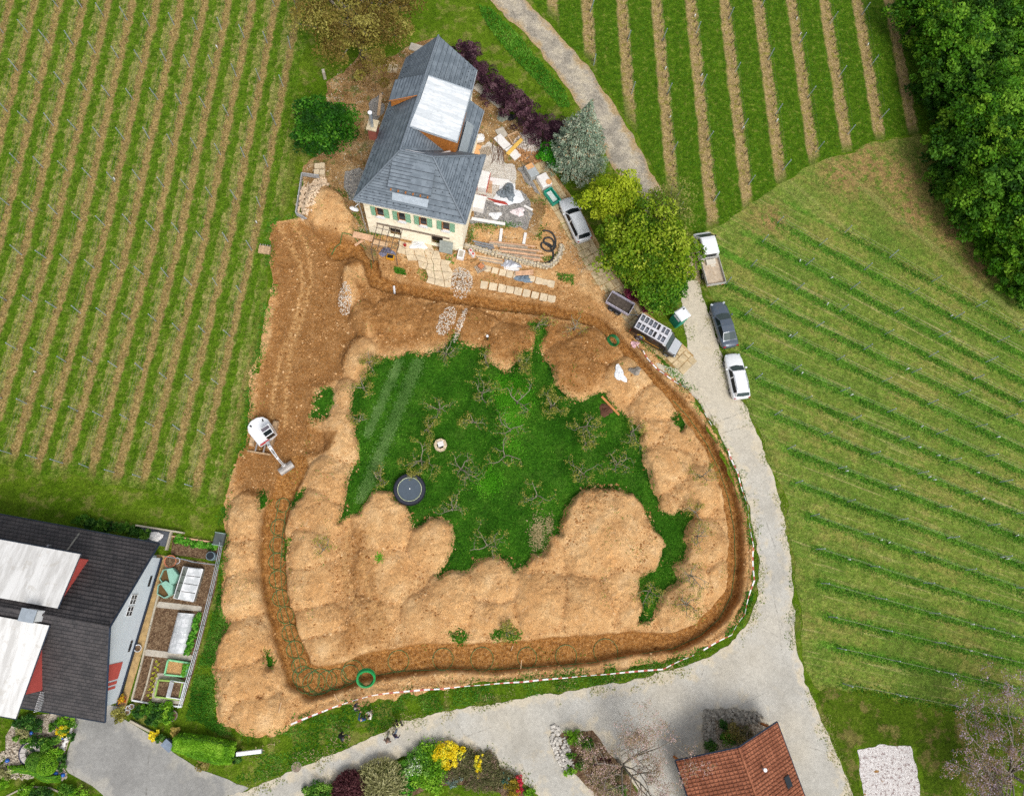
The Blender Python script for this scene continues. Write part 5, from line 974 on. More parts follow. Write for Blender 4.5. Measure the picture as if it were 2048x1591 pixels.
car('grey_saloon_car', 'dark blue grey saloon parked between the flatbed truck and the white car', (1433,604), (1462,694), 1.85, SAL, paint('dark grey paint', S(84,96,110), .15, .28), M_CGLT)
# dark van with rack, and trailer
vf = Vector((*P(1354,700,.6), 0)); vr = Vector((*P(1271,648,1.0), 0)); ax = vf - vr; VA = math.atan2(ax.y, ax.x); vL = 5.2
van = thing('black_van', 'black tradesman van with a white roof rack and yellow cog emblem, hitched to the trailer', 'van', (vf + vr) / 2, VA)
M_VAN = paint('black van paint', S(44,40,38), .2, .3); M_VANS = paint('silver bonnet', S(186,190,194), .1, .3); h = vL / 2; w = .98
rings = [[(x, s * w * wf * k, z) for (s, k, z) in ((-1, .92, zb), (-1, 1, zb + .25), (-1, 1, zm), (-1, .9, zt - .05), (-1, .8, zt), (1, .8, zt), (1, .9, zt - .05), (1, 1, zm), (1, 1, zb + .25), (1, .92, zb))] for x, wf, zb, zm, zt in ((-h, .93, .35, 1.2, 1.88), (-h + .08, .98, .3, 1.2, 1.95), (0, 1, .28, 1.2, 1.98), (h * .30, 1, .28, 1.2, 1.96), (h * .44, 1, .28, 1.15, 1.88), (h * .62, 1, .28, 1.0, 1.18), (h * .88, .95, .3, .8, .96), (h * .97, .86, .33, .6, .8), (h, .7, .36, .5, .62))]
MB().loft(rings).build('body', M_VAN, van, smooth=False, bevel=0)
MB().slab([(h * .30, -.79, 1.985), (h * .30, .79, 1.985), (h * .43, .78, 1.91), (h * .43, -.78, 1.91)], .02).build('roof_front', M_VANS, van); MB().slab([(h * .63, -.80, 1.215), (h * .63, .80, 1.215), (h * .88, .76, 1.02), (h * .97, .62, .86), (h * .97, -.62, .86), (h * .88, -.76, 1.02)], .02).build('bonnet', M_VANS, van)
MB().slab([(h * .445, -.76, 1.87), (h * .445, .76, 1.87), (h * .61, .80, 1.23), (h * .61, -.80, 1.23)], .012).build('windscreen', M_CGLT, van)
for s in (-1, 1):
    MB().add([(h * .20, s * .985, 1.25), (h * .5, s * .985, 1.22), (h * .42, s * .93, 1.72), (h * .2, s * .92, 1.75)], [(0, 1, 2, 3)]).build('side_window', M_CGL, van, fixn=False)
    MB().box((h * .5, s * 1.1, 1.2), (.14, .2, .2)).build('mirror', M_BLK, van, bevel=.03); MB().box((h * .95, s * .68, .72), (.14, .32, .18)).build('headlight', M_HEAD, van, bevel=.03); MB().box((-h - .005, s * .86, 1.1), (.04, .14, .5)).build('tail_light', M_TAIL, van)
    for x in (h * .66, -h * .58): wheel(van, x, s * .88, .34)
    # yellow cog emblem and lines on the side
    cog = MB(); cx = -h * .52; cz = 1.28
    for k in range(11):
        q = math.pi * (.0 + k / 10); cog.box((cx + .36 * math.cos(q), s * .992, cz - .1 + .36 * math.sin(q)), (.10, .012, .07), ry=-q + math.pi / 2); cog.box((cx + .42 * math.cos(q), s * .992, cz - .1 + .42 * math.sin(q)), (.05, .012, .09), ry=-q + math.pi / 2)
    cog.build('cog_emblem', plain('yellow decal', S(232,190,60), .6), van); MB().box((cx, s * .994, cz - .05), (.26, .012, .16)).build('badge', plain('pale blue decal', S(160,200,224), .6), van)
    MB().box((-.15, s * .995, 1.02), (1.8, .012, .03)).box((-.05, s * .995, .93), (1.5, .012, .025)).build('side_line', plain('orange decal', S(214,150,60), .6), van)
MB().box((h + .0, 0, .5), (.04, 1.3, .18)).build('grille', M_BLK, van)
M_RACK = plain('rack white', S(214,212,218), .5)
rk = link('roof_rack', MB().box((-h * .30, -.82, 2.12), (3.3, .10, .07)).box((-h * .30, .82, 2.12), (3.3, .10, .07)).box((-h * .30, 0, 2.125), (3.3, .26, .06)).mesh('roof_rack', M_RACK), None, van)
x0 = -h * .30 - 1.6
for k in range(8): MB().box((x0 + 3.2 * k / 7, 0, 2.118), (.11 if k != 5 else .26, 1.62, .06)).build('rack_bar', M_RACK, rk)
for k in range(7):
    for s in (-1, 1):
        if k != 4: MB().box((x0 + 3.2 * (k + .5) / 7, s * .46, 2.04), (.30, .44, .04)).build('rack_panel', plain('grey panel', S(112,116,126), .4), rk)
tc = Vector((*P(1240,607,.7), 0)); tr_ = thing('car_trailer', 'grey twin axle trailer with open dark bed behind the black van', 'trailer', tc, VA)
M_ALU = plain('lilac grey aluminium', S(206,200,216), .5, .1)
MB().box((0, 0, .62), (2.55, 1.32, .05)).build('bed', plain('dark bed ply', S(92,82,74), .9, var=.3), tr_)
for s in (-1, 1): MB().box((0, s * .68, .80), (2.6, .06, .42)).build('side_board', M_ALU, tr_)
for s in (-1, 1): MB().box((s * 1.3, 0, .80), (.05, 1.36, .40)).build('end_board', M_ALU, tr_)
for s in (-1, 1):
    MB().box((-.15, s * .88, .66), (1.45, .26, .05)).box((-.15, s * 1.0, .6), (1.45, .03, .12)).build('mudguard', M_BLK, tr_)
    for x in (-.5, .22): wheel(tr_, x, s * .88, .28, .18)
MB().tube([(1.3, -.5, .5), (2.1, 0, .45)], .04, 6).tube([(1.3, .5, .5), (2.1, 0, .45)], .04, 6).tube([(2.05, 0, .45), (2.45, 0, .46)], .05, 6).build('drawbar', M_ZINC, tr_)
# flatbed truck
kf = Vector((*P(1404,466,1.0), 0)); kr = Vector((*P(1432,568,.9), 0)); ax = kf - kr; KL = 5.9
tk = thing('flatbed_truck', 'white crew cab flatbed truck with an empty dusty bed beside the maple', 'truck', (kf + kr) / 2, math.atan2(ax.y, ax.x)); h = KL / 2; w = .95
M_TKW = paint('white truck paint', S(242,244,246), 0, .35)
rings = [[(x, s * w * k, z) for (s, k, z) in ((-1, .96, zb), (-1, 1, .9), (-1, .98, zm), (-1, .82, zt - .04), (-1, .74, zt), (1, .74, zt), (1, .82, zt - .04), (1, .98, zm), (1, 1, .9), (1, .96, zb))] for x, zb, zm, zt in ((.05, .5, 1.25, 2.0), (.12, .45, 1.25, 2.08), (h * .55, .45, 1.25, 2.1), (h * .66, .45, 1.2, 2.02), (h * .9, .45, 1.05, 1.2), (h * .985, .45, .85, 1.02), (h, .5, .7, .85))]
MB().loft(rings).build('cab', M_TKW, tk, bevel=0)
MB().slab([(h * .67, -.68, 2.01), (h * .67, .68, 2.01), (h * .895, .8, 1.24), (h * .895, -.8, 1.24)], .012).build('windscreen', M_CGLT, tk); MB().box((.04, 0, 1.62), (.02, 1.2, .5)).build('rear_window', M_CGL, tk)
for s in (-1, 1):
    for xa, xb in ((.25, .95), (1.05, 1.85)): MB().add([(xa, s * .95, 1.3), (xb + (.3 if xb > 1.5 else 0), s * .95, 1.28), (xb, s * .83, 1.86), (xa, s * .83, 1.88)], [(0, 1, 2, 3)]).build('side_window', M_CGL, tk, fixn=False)
    MB().box((h * .75, s * 1.12, 1.35), (.1, .22, .3)).build('mirror', M_BLK, tk, bevel=.02); MB().box((h * .98, s * .68, .75), (.1, .3, .2)).build('headlight', M_HEAD, tk)
    for x in (h * .62, -h * .55): wheel(tk, x, s * .84, .36)
    MB().box((-h * .5, s * .98, 1.0), (h + .0, .05, .4)).build('side_board', plain('grey drop side', S(190,188,182), .6), tk); MB().box((-h - .0, s * .75, .75), (.06, .2, .12)).build('tail_light', M_TAIL, tk)
MB().box((-h * .5, 0, .80), (h + .02, 1.92, .07)).build('bed', plain('dusty bed floor', S(206,188,164), .9, var=.15, scale=2, dirt=(S(176,150,120), .6)), tk)
MB().box((-h + .02, 0, 1.0), (.05, 1.98, .4)).build('tailgate', plain('grey drop side', S(190,188,182), .6), tk); MB().box((-.06, 0, 1.1), (.05, 1.9, .6)).build('head_board', plain('grey drop side', S(190,188,182), .6), tk); MB().box((0, 0, .5), (KL * .9, .7, .2)).build('chassis', M_BLK, tk)
m = MB().box((0, 0, .16), (.55, 1.0, .3)).box((-.3, -.2, .03), (.4, .5, .05)); bag = m.build('cement_bags', plain('paper sack', S(222,214,198), .9), None, None, bevel=.05); bag.parent = None
_mx = tk.matrix_basis @ Matrix.Translation((-.45, -.05, .84)); bag.matrix_world = _mx; tag(bag, 'pale sacks lying at the cab end of the flatbed', 'sack')
# excavator
eb = Vector((*P(523,862,1.0), 0)); EGS = 1.07
eg = thing('mini_excavator', 'white compact excavator digging at the head of the left trench', 'excavator', (eb.x, eb.y, hz(eb.x, eb.y)), 0)
M_EX = paint('white digger paint', S(242,244,246), 0, .35); M_MUD = plain('muddy steel', S(190,160,124), .9, var=.25, scale=4); M_STEEL = plain('worn steel', S(176,170,164), .5, .4, .4, .15)
A1 = math.atan2(*(lambda a, b: (b[1] - a[1], b[0] - a[0]))(P(520,850,1.2), P(572,922,.2)))     # boom heading
AT = R(80)                                                                                        # tracks nearly up the picture
trk_o = link('undercarriage', MB().box((0, 0, .38), (1.0, 1.1, .3)).mesh('undercarriage', M_BLK), None, eg); trk_o.rotation_euler = (0, 0, AT)
for s in (-1, 1):
    m = MB(); n = 22; ring = []
    for k in range(n):
        q = 2 * math.pi * k / n; ring.append((math.copysign(abs(math.cos(q)) ** .5, math.cos(q)) * 1.2 if False else (1.02 if math.cos(q) > 0 else -1.02) * (1 if abs(math.cos(q)) > .3 else abs(math.cos(q)) / .3) + .26 * math.cos(q), .30 + .28 * math.sin(q)))
    m.loft([[(x, s * .78 - .2, z) for x, z in ring], [(x, s * .78 + .2, z) for x, z in ring]])
    for k in range(12): m.box((-1.05 + k * .19, s * .78, .595), (.07, .4, .03))
    m.build('track', M_MUD, trk_o, fixn=False)
MB().box((-1.75, 0, .3), (.12, 1.95, .38)).build('dozer_blade', M_MUD, trk_o)
for s in (-1, 1): MB().box((-1.3, s * .35, .35), (.9, .12, .14)).build('blade_arm', M_STEEL, trk_o)
eg.scale = (EGS, EGS, EGS); hs = link('upper_house', None, None, eg); hs.rotation_euler = (0, 0, A1); hs.location = (0, 0, .62)
prof_ = [(1.0, -.85), (1.0, .30), (.9, .9), (-.6, .98), (-1.05, .75), (-1.28, .3), (-1.3, -.3), (-1.05, -.75), (-.6, -.95)]
MB().prism(prof_, 0, lambda x, y: .62 if x < .35 else .5).build('engine_cover', M_EX, hs, bevel=.06)
cabm = MB().prism([(.15, .02), (1.02, .05), (1.0, .88), (.1, .92)], .5, 1.75).build('cab', M_EX, hs, bevel=.05)
MB().slab([(.22, .12, 1.765), (.22, .82, 1.765), (.52, .82, 1.765), (.52, .12, 1.765)], .01).build('roof_hatch', plain('hatch', S(112,104,112), .4), hs); MB().slab([(.6, .10, 1.765), (.6, .82, 1.765), (.98, .80, 1.76), (.98, .12, 1.76)], .01).build('roof_window', M_CGL, hs); MB().box((1.03, .46, 1.2), (.02, .7, .8)).build('windscreen', M_CGL, hs)
MB().box((.99, -.3, .55), (.1, .9, .16)).build('red_trim', plain('red trim', S(196,60,60), .6), hs); MB().box((-.9, -.5, .64), (.2, .12, .04), rz=.3).box((-.75, .6, .64), (.25, .1, .04), rz=-.3).build('exhaust_louvre', M_BLK, hs)
bm_ = MB()
def beam(m, a, b, w0, h0, w1, h1):
    a, b = Vector(a), Vector(b); d = (b - a).normalized(); s_ = Vector((0, 1, 0)); u = s_.cross(d).normalized(); rr_ = []
    for p, ww, hh in ((a, w0, h0), (b, w1, h1)): rr_.append([p + s_ * ww + u * hh, p - s_ * ww + u * hh, p - s_ * ww - u * hh, p + s_ * ww - u * hh])
    m.loft(rr_)
beam(bm_, (1.0, -.1, .35), (1.9, -.1, 1.35), .13, .16, .13, .2); beam(bm_, (1.9, -.1, 1.35), (3.0, -.1, 1.3), .13, .2, .10, .13); bm_.build('boom', M_EX, hs, fixn=True)
am = MB(); beam(am, (2.85, -.1, 1.45), (3.65, -.1, .25), .09, .14, .08, .08); am.build('dipper_arm', M_EX, hs); MB().cyl((1.5, -.1, 1.25), (2.6, -.1, 1.65), .06).cyl((2.6, -.1, 1.65), (2.95, -.1, 1.5), .04).build('hydraulic_ram', M_STEEL, hs); MB().cyl((3.1, -.1, 1.35), (3.6, -.1, .55), .05).build('hydraulic_ram', M_STEEL, hs)
bk = MB(); n = 7; bk.loft([[(3.75 + .36 * math.cos(q), y, -.1 + .36 * math.sin(q)) for q in [R(200) - R(230) * k / n for k in range(n + 1)]] for y in (-.75, .55)], False)
for y in (-.75, .55): bk.add([(3.75 + .36 * math.cos(q), y, -.1 + .36 * math.sin(q)) for q in [R(200) - R(230) * k / n for k in range(n + 1)]], [tuple(range(n + 1))])
bk.box((3.6, -.1, .3), (.3, .4, .2)); bk.build('bucket', M_STEEL, hs, fixn=False)
# ================================================================ THINGS ON THE BUILDING SITE
def W3(u, v, z=0.0): x, y = P(u, v, z); return Vector((x, y, z))
def ang(a, b): a, b = P(*a), P(*b); return math.atan2(b[1] - a[1], b[0] - a[0])
M_TIMB = plain('raw timber', S(226,190,150), .85, var=.15, scale=6); M_TIMB2 = plain('pinkish board', S(222,178,142), .85, var=.15, scale=6); M_TIMBY = plain('yellow formwork', S(236,192,96), .7, var=.08); M_TIMBG = plain('grey weathered timber', S(176,160,140), .9, var=.2, scale=6)
M_WHITE = plain('white board', S(240,236,232), .8, var=.05); M_CONC = plain('concrete', S(196,188,174), .9, var=.12, scale=3, dirt=(S(160,140,110), .4)); M_STL = plain('grey steel tube', S(170,176,182), .4, .5)
M_SLAB = plain('sandstone paving', S(212,190,150), .92, var=.16, scale=1.6, dirt=(S(164,140,98), .6)); M_SLABW = plain('pale paving', S(226,206,174), .92, var=.12, scale=1.8, dirt=(S(190,166,128), .5))
# slab path
PATHP = PL([(1052,338),(1086,318),(1120,362),(1152,404),(1188,468),(1220,530),(1252,578),(1290,622),(1335,660),(1372,694),(1388,712),(1372,736),(1346,736),(1308,704),(1266,664),(1228,628),(1196,580),(1158,528),(1120,462),(1088,402)])
t = NT('sandy path bed'); n2 = t.noise(5, 5, .7); c = t.ramp(t.noise(.9, 5, .65), [(.3, S(160,126,80)), (.5, S(190,156,106)), (.7, S(210,182,138))]); c = t.mix(t.math('MULTIPLY', t.ss(n2, .55, .75), .5), c, S(122,94,56)); M_BED = t.done(c, .95, t.bump(n2, .6, .05), 0, .1)
pb = flat('slab_path', [PATHP], M_BED, .045, .2, .12, 1.0)
cl = [Vector((*p, 0)) for p in PL([(1069,328),(1103,382),(1136,433),(1172,498),(1208,555),(1240,603),(1278,643),(1330,688),(1382,738)])]
seg = [(cl[i + 1] - cl[i]).length for i in range(len(cl) - 1)]
def along(s):
    for i, l in enumerate(seg):
        if s <= l or i == len(seg) - 1: d = (cl[i + 1] - cl[i]).normalized(); return cl[i] + d * s, d
        s -= l
r = random.Random(3); s = .1; TL = sum(seg); HWID = 1.08; prev = 0
while s < TL - .5:
    ln = r.uniform(.72, 1.0); q, d = along(s + ln / 2); n = Vector((-d.y, d.x, 0)); cuts = sorted([-HWID, HWID] + ([r.uniform(-.2, .5)] if prev else [r.uniform(-.7, -.3), r.uniform(.25, .65)])); prev = 1 - prev
    if TL * .76 < s < TL * .84: s += ln; continue
    for a, b in zip(cuts, cuts[1:]):
        if b - a < .2: continue
        g = .036; p = [q + n * (a + g) - d * (ln / 2 - g), q + n * (b - g) - d * (ln / 2 - g), q + n * (b - g) + d * (ln / 2 - g), q + n * (a + g) + d * (ln / 2 - g)]; j = lambda: Vector((r.uniform(-.02, .02), r.uniform(-.02, .02), r.uniform(-.008, .008)))
        MB().slab([(x + j()) + Vector((0, 0, .10)) for x in p], .10).build('slab', M_SLAB, pb, fixn=False)
    s += ln
# two stepping rows of pale slabs below the stone wall
def slab_row(label, marks, size, group):
    o = thing('slab_row', label, 'paving', G(*marks[0]), 0, group); O = o.location; rr = random.Random(len(label))
    for i, (u, v) in enumerate(marks):
        q = G(u, v) - O; a = ang(marks[max(0, i - 1)], marks[min(len(marks) - 1, i + 1)]); sx, sy = size * rr.uniform(.88, 1.0), size * rr.uniform(.85, 1.05); c, s_ = math.cos(a), math.sin(a); pts = []
        for (px, py) in ((-sx / 2, -sy / 2), (0, -sy / 2 - rr.uniform(-.05, .08)), (sx / 2, -sy / 2 + rr.uniform(0, .12)), (sx / 2, sy / 2), (-sx / 2, sy / 2)): pts.append((q.x + px * c - py * s_, q.y + px * s_ + py * c, q.z + .13))
        MB().slab(pts, .1).build('slab', M_SLABW, o, fixn=False)
slab_row('upper row of pale paving slabs laid across the bare earth below the stone wall', [(975,538),(990,542),(1005,546),(1019,549),(1033,552),(1047,555),(1063,558),(1077,562),(1089,565),(1102,568)], .70, 'rows of pale slabs in front of the farmhouse')
slab_row('lower row of pale broken slabs beside the narrow trench', [(968,571),(986,574),(1004,577),(1020,580),(1036,583),(1053,587),(1070,591),(1087,595),(1103,598)], .80, 'rows of pale slabs in front of the farmhouse')
# broken patio
pa = thing('broken_patio', 'broken pale crazy paving patio in front of the farmhouse wall', 'paving', G(845, 515)); O = pa.location; rr = random.Random(12)
PC = {(i, j): (796 + i * 17 + rr.uniform(-5, 5) + j * 1.5, 480 + j * 13.5 + i * 2.2 + rr.uniform(-4, 4)) for i in range(7) for j in range(7)}
for i in range(6):
    for j in range(6):
        if (j >= 3 and i < 2) or (j >= 4 and i < 3) or (j < 1 and i > 3) or (i, j) in ((5, 1), (2, 5), (0, 2)): continue
        c = [G(*PC[k]) - O for k in ((i, j), (i + 1, j), (i + 1, j + 1), (i, j + 1))]; m = sum(c, Vector()) / 4; z = max(p.z for p in c) + .10 + rr.uniform(-.01, .03)
        MB().slab([(m.x + (p.x - m.x) * .94, m.y + (p.y - m.y) * .94, z) for p in c], .14).build('slab', M_SLABW, pa)
# stone retaining wall, curved
sw = thing('stone_wall', 'low curved dry stone retaining wall below the timber stack', 'wall', G(1031, 519)); O = sw.location; m = MB(); rr = random.Random(5)
wp = [Vector((*p, 0)) for p in PL([(929,492),(975,505),(1003,512),(1031,520),(1072,531),(1096,535),(1106,528),(1114,518),(1121,505),(1122,491)])]
for a, b in zip(wp, wp[1:]):
    n = max(2, int((b - a).length / .3)); d = (b - a).normalized(); nn = Vector((-d.y, d.x, 0))
    for k in range(n):
        for w_ in (-.2, .12):
            for z in (.12, .36): q = a + (b - a) * ((k + .5) / n) + nn * (w_ + rr.uniform(-.05, .05)) - O; q.z = z + hz(*(q + O)[:2]) - O.z; m.ball(q, (rr.uniform(.15, .21), rr.uniform(.13, .19), rr.uniform(.12, .16)), 6, 4, jit=.18)
m.build('stones', plain('dry stone', S(204,188,158), .95, var=.3, scale=4), sw, fixn=False)['kind'] = 'stuff'
MB().tube([(p - O) + Vector((0, 0, .3)) for p in wp], .17, 6).build('wall_core', M_CONC, sw)
# plank stack, tubes, beams
def plank(name, label, a, b, w, h, mat, z=0.0, cat='plank', group=None):
    A, B = G(*a), G(*b); c = (A + B) / 2; d = B - A; L = math.hypot(d.x, d.y); zc = max(A.z, B.z, hz(c.x, c.y)) + .03
    o = MB().box((0, 0, h / 2), (L, w, h)).build(name, mat, None, (c.x, c.y, zc + z), math.atan2(d.y, d.x), bevel=.01); return tag(o, label, cat, group)
rr = random.Random(8); k = 0
for i in range(13):
    v0 = 484 + i * 2.55; u0 = rr.uniform(975, 995) + i * 1.2; ln = rr.uniform(62, 92); mt = rr.choice((M_TIMB, M_TIMB2, M_TIMB2, M_TIMBG))
    plank('timber_plank', f'sawn plank in the timber stack above the stone wall, {ORD[i]} from its upper edge', (u0, v0), (u0 + ln, v0 + ln * .115), rr.uniform(.14, .24), .08, mt, .08 + (i % 3) * .09, 'plank', 'planks of the timber stack')
for i in range(5):
    plank('steel_tube', f'thin grey steel tube left of the timber stack, {ORD[i]} from the top', (945 + i * 2, 484 + i * 2.4), (986 + i, 491 + i * 2.6), .08, .08, M_STL, .1 + (i % 2) * .06, 'tube', 'steel tubes beside the timber stack')
for i in range(4):
    plank('short_plank', f'plank lying below the stone wall near the house corner, {ORD[i]} from the top', (950 + i * 3, 511 + i * 3.2), (1004 + i, 520 + i * 3), .16, .07, M_TIMBG if i % 2 else M_TIMB, .04, 'plank', 'planks below the stone wall')
plank('loose_batten', 'single batten sticking out beside the foil wrapped sheets', (1040,528), (1058,536), .14, .07, M_TIMB, .05)
plank('white_beam', 'long white beam lying on the grey gravel beside the house corner', (943,438), (1010,449), .32, .12, M_WHITE, .02, 'beam')
plank('white_post', 'left of two short white posts standing on bare earth above the timber stack', (1003,458), (1000,485), .30, .1, M_WHITE, .02, 'post', 'white posts above the timber stack'); plank('white_post', 'right of two short white posts on bare earth above the timber stack', (1051,467), (1047,489), .30, .1, M_WHITE, .02, 'post', 'white posts above the timber stack')
plank('edge_plank', 'short white plank at the right rim of the grey gravel', (1048,412), (1065,421), .22, .1, M_WHITE, .02)
plank('yellow_beam', 'bright yellow formwork beam lying over the white boards', (1014,313), (1043,283), .38, .12, M_TIMBY, .32, 'beam')
plank('roof_batten', 'pale plank on the grey strip along the west wall of the house', (762,188), (757,232), .30, .08, M_TIMB, .02)
plank('bridge_plank', 'wide plank bridging the trench at the farmhouse corner', (709,478), (748,487), .65, .07, M_TIMB2, 1.05); plank('bridge_plank', 'second yellowish plank continuing the bridge toward the patio', (746,487), (776,494), .55, .06, M_TIMB, .3)
plank('prop_board', 'short slanting board under the bridge plank', (714,505), (727,488), .25, .06, M_TIMB2, .7)
plank('orange_plank', 'orange plank at the right edge of the orchard grass', (1203,793), (1238,830), .22, .08, plain('orange board', S(206,140,84), .85), .02)
# site materials by the east wall
def boxy(name, label, cat, u, v, dims, rz, mat, z=.02, parts=(), group=None, bev=.03, tilt=0):
    q = G(u, v, z); o = thing(name, label, cat, q, rz, group); MB().box((0, 0, dims[2] / 2), dims, rx=tilt).build('body', mat, o, bevel=bev)
    for (nm, c, d, mt) in parts: MB().box(c, d).build(nm, mt, o, bevel=.01)
    return o
def pallet(o, w, l, z=0):
    for k in range(6): MB().box((-l / 2 + l * (k + .5) / 6, 0, z + .13), (l / 8, w, .025)).build('slat', M_TIMBG, o)
    for y in (-w / 2 + .06, 0, w / 2 - .06): MB().box((0, y, z + .06), (l, .1, .1)).build('bearer', M_TIMBG, o)
M_ORNG = plain('orange insulation', S(232,176,120), .8)
boxy('white_bag', 'bulky white sack against the farmhouse east wall', 'sack', 958, 281, (1.1, .8, .8), .2, M_WHITE, bev=.2)
boxy('insulation_sheet', 'orange tan board sheet at the foot of the east wall', 'board', 952, 299, (1.0, 1.2, .06), HA, M_ORNG)
o = thing('wood_pallet', 'bare brown wooden pallet on the concrete pad', 'pallet', G(971, 304), .4); pallet(o, .9, 1.2)
boxy('stone_slab', 'pale square slab lying tilted above the white boards', 'slab', 1003, 267, (1.0, 1.2, .12), .5, M_CONC, .05)
o = thing('white_boards', 'pair of long white boards lying under the yellow beam', 'board', G(1015, 297, .08), ang((1001,281),(1029,311))); MB().box((-.9, 0, .08), (1.7, .95, .12)).build('board', M_WHITE, o, bevel=.01); MB().box((.85, .05, .10), (1.6, .95, .16)).build('board', M_WHITE, o, bevel=.01)
o = thing('wooden_frame', 'empty wooden crate frame on the rubble beside the yellow beam', 'frame', G(1030, 279, .03), .5)
for x, y, dx, dy in ((-.6, 0, .08, 1.2), (.6, 0, .08, 1.2), (0, -.6, 1.2, .08), (0, .6, 1.2, .08)): MB().box((x, y, .2), (dx, dy, .25)).build('frame_board', M_TIMB, o)
o = thing('stick_pile', 'heap of thin grey sticks scattered on the concrete pad', 'sticks', G(995, 304, .03)); m = MB(); rr = random.Random(9)
for k in range(26): x, y = rr.uniform(-.8, .8), rr.uniform(-.9, .9); a = rr.uniform(1.1, 2.0); L = rr.uniform(.5, 1.0); m.tube([(x - math.cos(a) * L, y - math.sin(a) * L, .05 + rr.random() * .15), (x + math.cos(a) * L, y + math.sin(a) * L, .05 + rr.random() * .25)], .018, 4)
m.build('sticks', plain('grey stick', S(140,112,96), .9, var=.3, scale=9), o, fixn=False)['kind'] = 'stuff'
o = boxy('grey_block_stack', 'grey wrapped stack of blocks with an orange top board on the slab path', 'pallet', 1062, 349, (1.0, 1.5, .8), R(28), plain('grey wrapped blocks', S(176,182,184), .6, var=.1), .1, [('top_board', (0, .45, .83), (.8, .55, .06), M_ORNG)])
o = boxy('white_block_stack', 'white wrapped stack with a round orange lid on the slab path', 'pallet', 1087, 368, (1.15, 1.5, .8), R(28), M_WHITE, .1, (), None, .08); MB().cyl((.25, -.45, .8), (.25, -.45, .88), .3, .3, 16).build('lid', M_ORNG, o)
o = thing('teal_skip', 'small teal green mortar container on the slab path above the silver car', 'container', G(1103, 397, .1), R(-57)); M_TEAL = plain('teal plastic', S(44,166,140), .5)
for x, y, dx, dy in ((-.85, 0, .08, 1.0), (.85, 0, .08, 1.0), (0, -.48, 1.7, .08), (0, .48, 1.7, .08)): MB().box((x, y, .3), (dx, dy, .55)).build('side', M_TEAL, o, bevel=.02)
MB().box((0, 0, .1), (1.7, 1.0, .08)).build('floor', M_TEAL, o); MB().box((-.05, .02, .3), (1.25, .55, .08)).build('mortar', plain('pale mortar', S(220,232,226), .8), o, bevel=.03)
o = boxy('white_brick_stack', 'tall white stack with red edging beside the east wall', 'stack', 967, 368, (.95, 2.0, .9), HA, M_WHITE, .03, [('edging', (.5, 0, .45), (.06, 2.0, .7), plain('red edging', S(200,84,70), .7)), ('edging', (-.5, 0, .45), (.06, 2.0, .7), plain('red edging', S(200,84,70), .7))])
for i in range(5): plank('leaning_board', f'narrow board standing beside the white stack, {ORD[i]} from it', (975 + i * 2.2, 360 + i), (974 + i * 2.2, 386 + i * .6), .09, .12, (M_TIMB, M_TIMB2)[i % 2], .04, 'board', 'narrow boards beside the white stack')
boxy('plaster_board', 'long white plasterboard lying on the concrete pad', 'board', 994, 364, (2.6, .8, .12), R(-6), M_WHITE)
# tarpaulin bag
def crumple(name, label, cat, u, v, rx, ry, h, mat, seed, rz=0):
    q = G(u, v, .02); m = MB(); rr = random.Random(seed); n, k = 18, 6; m.v.append((0, 0, h))
    for i in range(1, k + 1):
        for j in range(n):
            a = 6.283 * j / n; f = i / k; w_ = 1 + .22 * math.sin(3 * a + seed) + rr.uniform(-.12, .12); m.v.append((math.cos(a) * rx * f * w_, math.sin(a) * ry * f * w_, max(0, h * (1 - f ** 1.6)) * rr.uniform(.6, 1.25)))
    for j in range(n): m.f.append((0, 1 + j, 1 + (j + 1) % n)); m.mi.append(0)
    for i in range(k - 1):
        for j in range(n): b = 1 + i * n; m.f.append((b + j, b + n + j, b + n + (j + 1) % n, b + (j + 1) % n)); m.mi.append(0)
    o = m.build(name, mat, None, q, rz, fixn=False); return tag(o, label, cat)
M_TARPG = plain('grey tarpaulin', S(122,132,140), .4, 0, .4, .25, 2.5); M_TARPW = plain('white tarpaulin', S(236,238,240), .6, var=.1)
crumple('white_sheet', 'white plastic sheet spread under the grey tarpaulin', 'sheet', 1016, 389, 1.5, 1.4, .2, M_TARPW, 3); crumple('grey_tarpaulin', 'crumpled dark grey tarpaulin on a heap at the pad corner', 'tarpaulin', 1014, 386, .95, 1.05, .75, M_TARPG, 4)
crumple('rubble_bag', 'white and pink torn bag lying on the grey gravel', 'bag', 1036, 424, .75, .5, .3, plain('pinkish bag', S(238,224,224), .7, var=.1), 5); crumple('cement_spill', 'white powder heap on the grey gravel', 'heap', 991, 431, .6, .45, .14, M_TARPW, 6)
crumple('black_sack', 'shiny black sack beside the purple hedge', 'bag', 1022, 235, .55, .4, .45, plain('black plastic', S(34,36,42), .3), 7); crumple('green_tarpaulin', 'grey green crumpled cover near the purple hedge', 'tarpaulin', 1007, 233, .8, .6, .4, plain('grey green cover', S(140,146,132), .7, var=.2), 8)
crumple('blue_tarpaulin', 'crumpled blue grey sheet on the earth bank left of the patio', 'tarpaulin', 773, 504, .75, .6, .4, plain('blue grey sheet', S(126,126,148), .7, var=.25), 9); crumple('white_cloth', 'white sheet crumpled against the foot of the front wall', 'sheet', 838, 492, 1.1, .7, .35, M_TARPW, 10)
crumple('plastic_shreds', 'shredded white plastic lying on the spoil heap right of the orchard', 'sheet', 1240, 748, .5, .9, .12, M_TARPW, 11, .4); crumple('grey_stone_heap', 'small grey stone heap by the upper right trench edge', 'heap', 1270, 741, .6, .4, .3, plain('grey stones', S(150,142,132), .9, var=.3), 12); crumple('tape_tangle', 'tangle of red and white tape beside the van', 'tape', 1270, 688, .45, .35, .12, plain('pinkish tangle', S(236,190,196), .7, var=.3), 13)
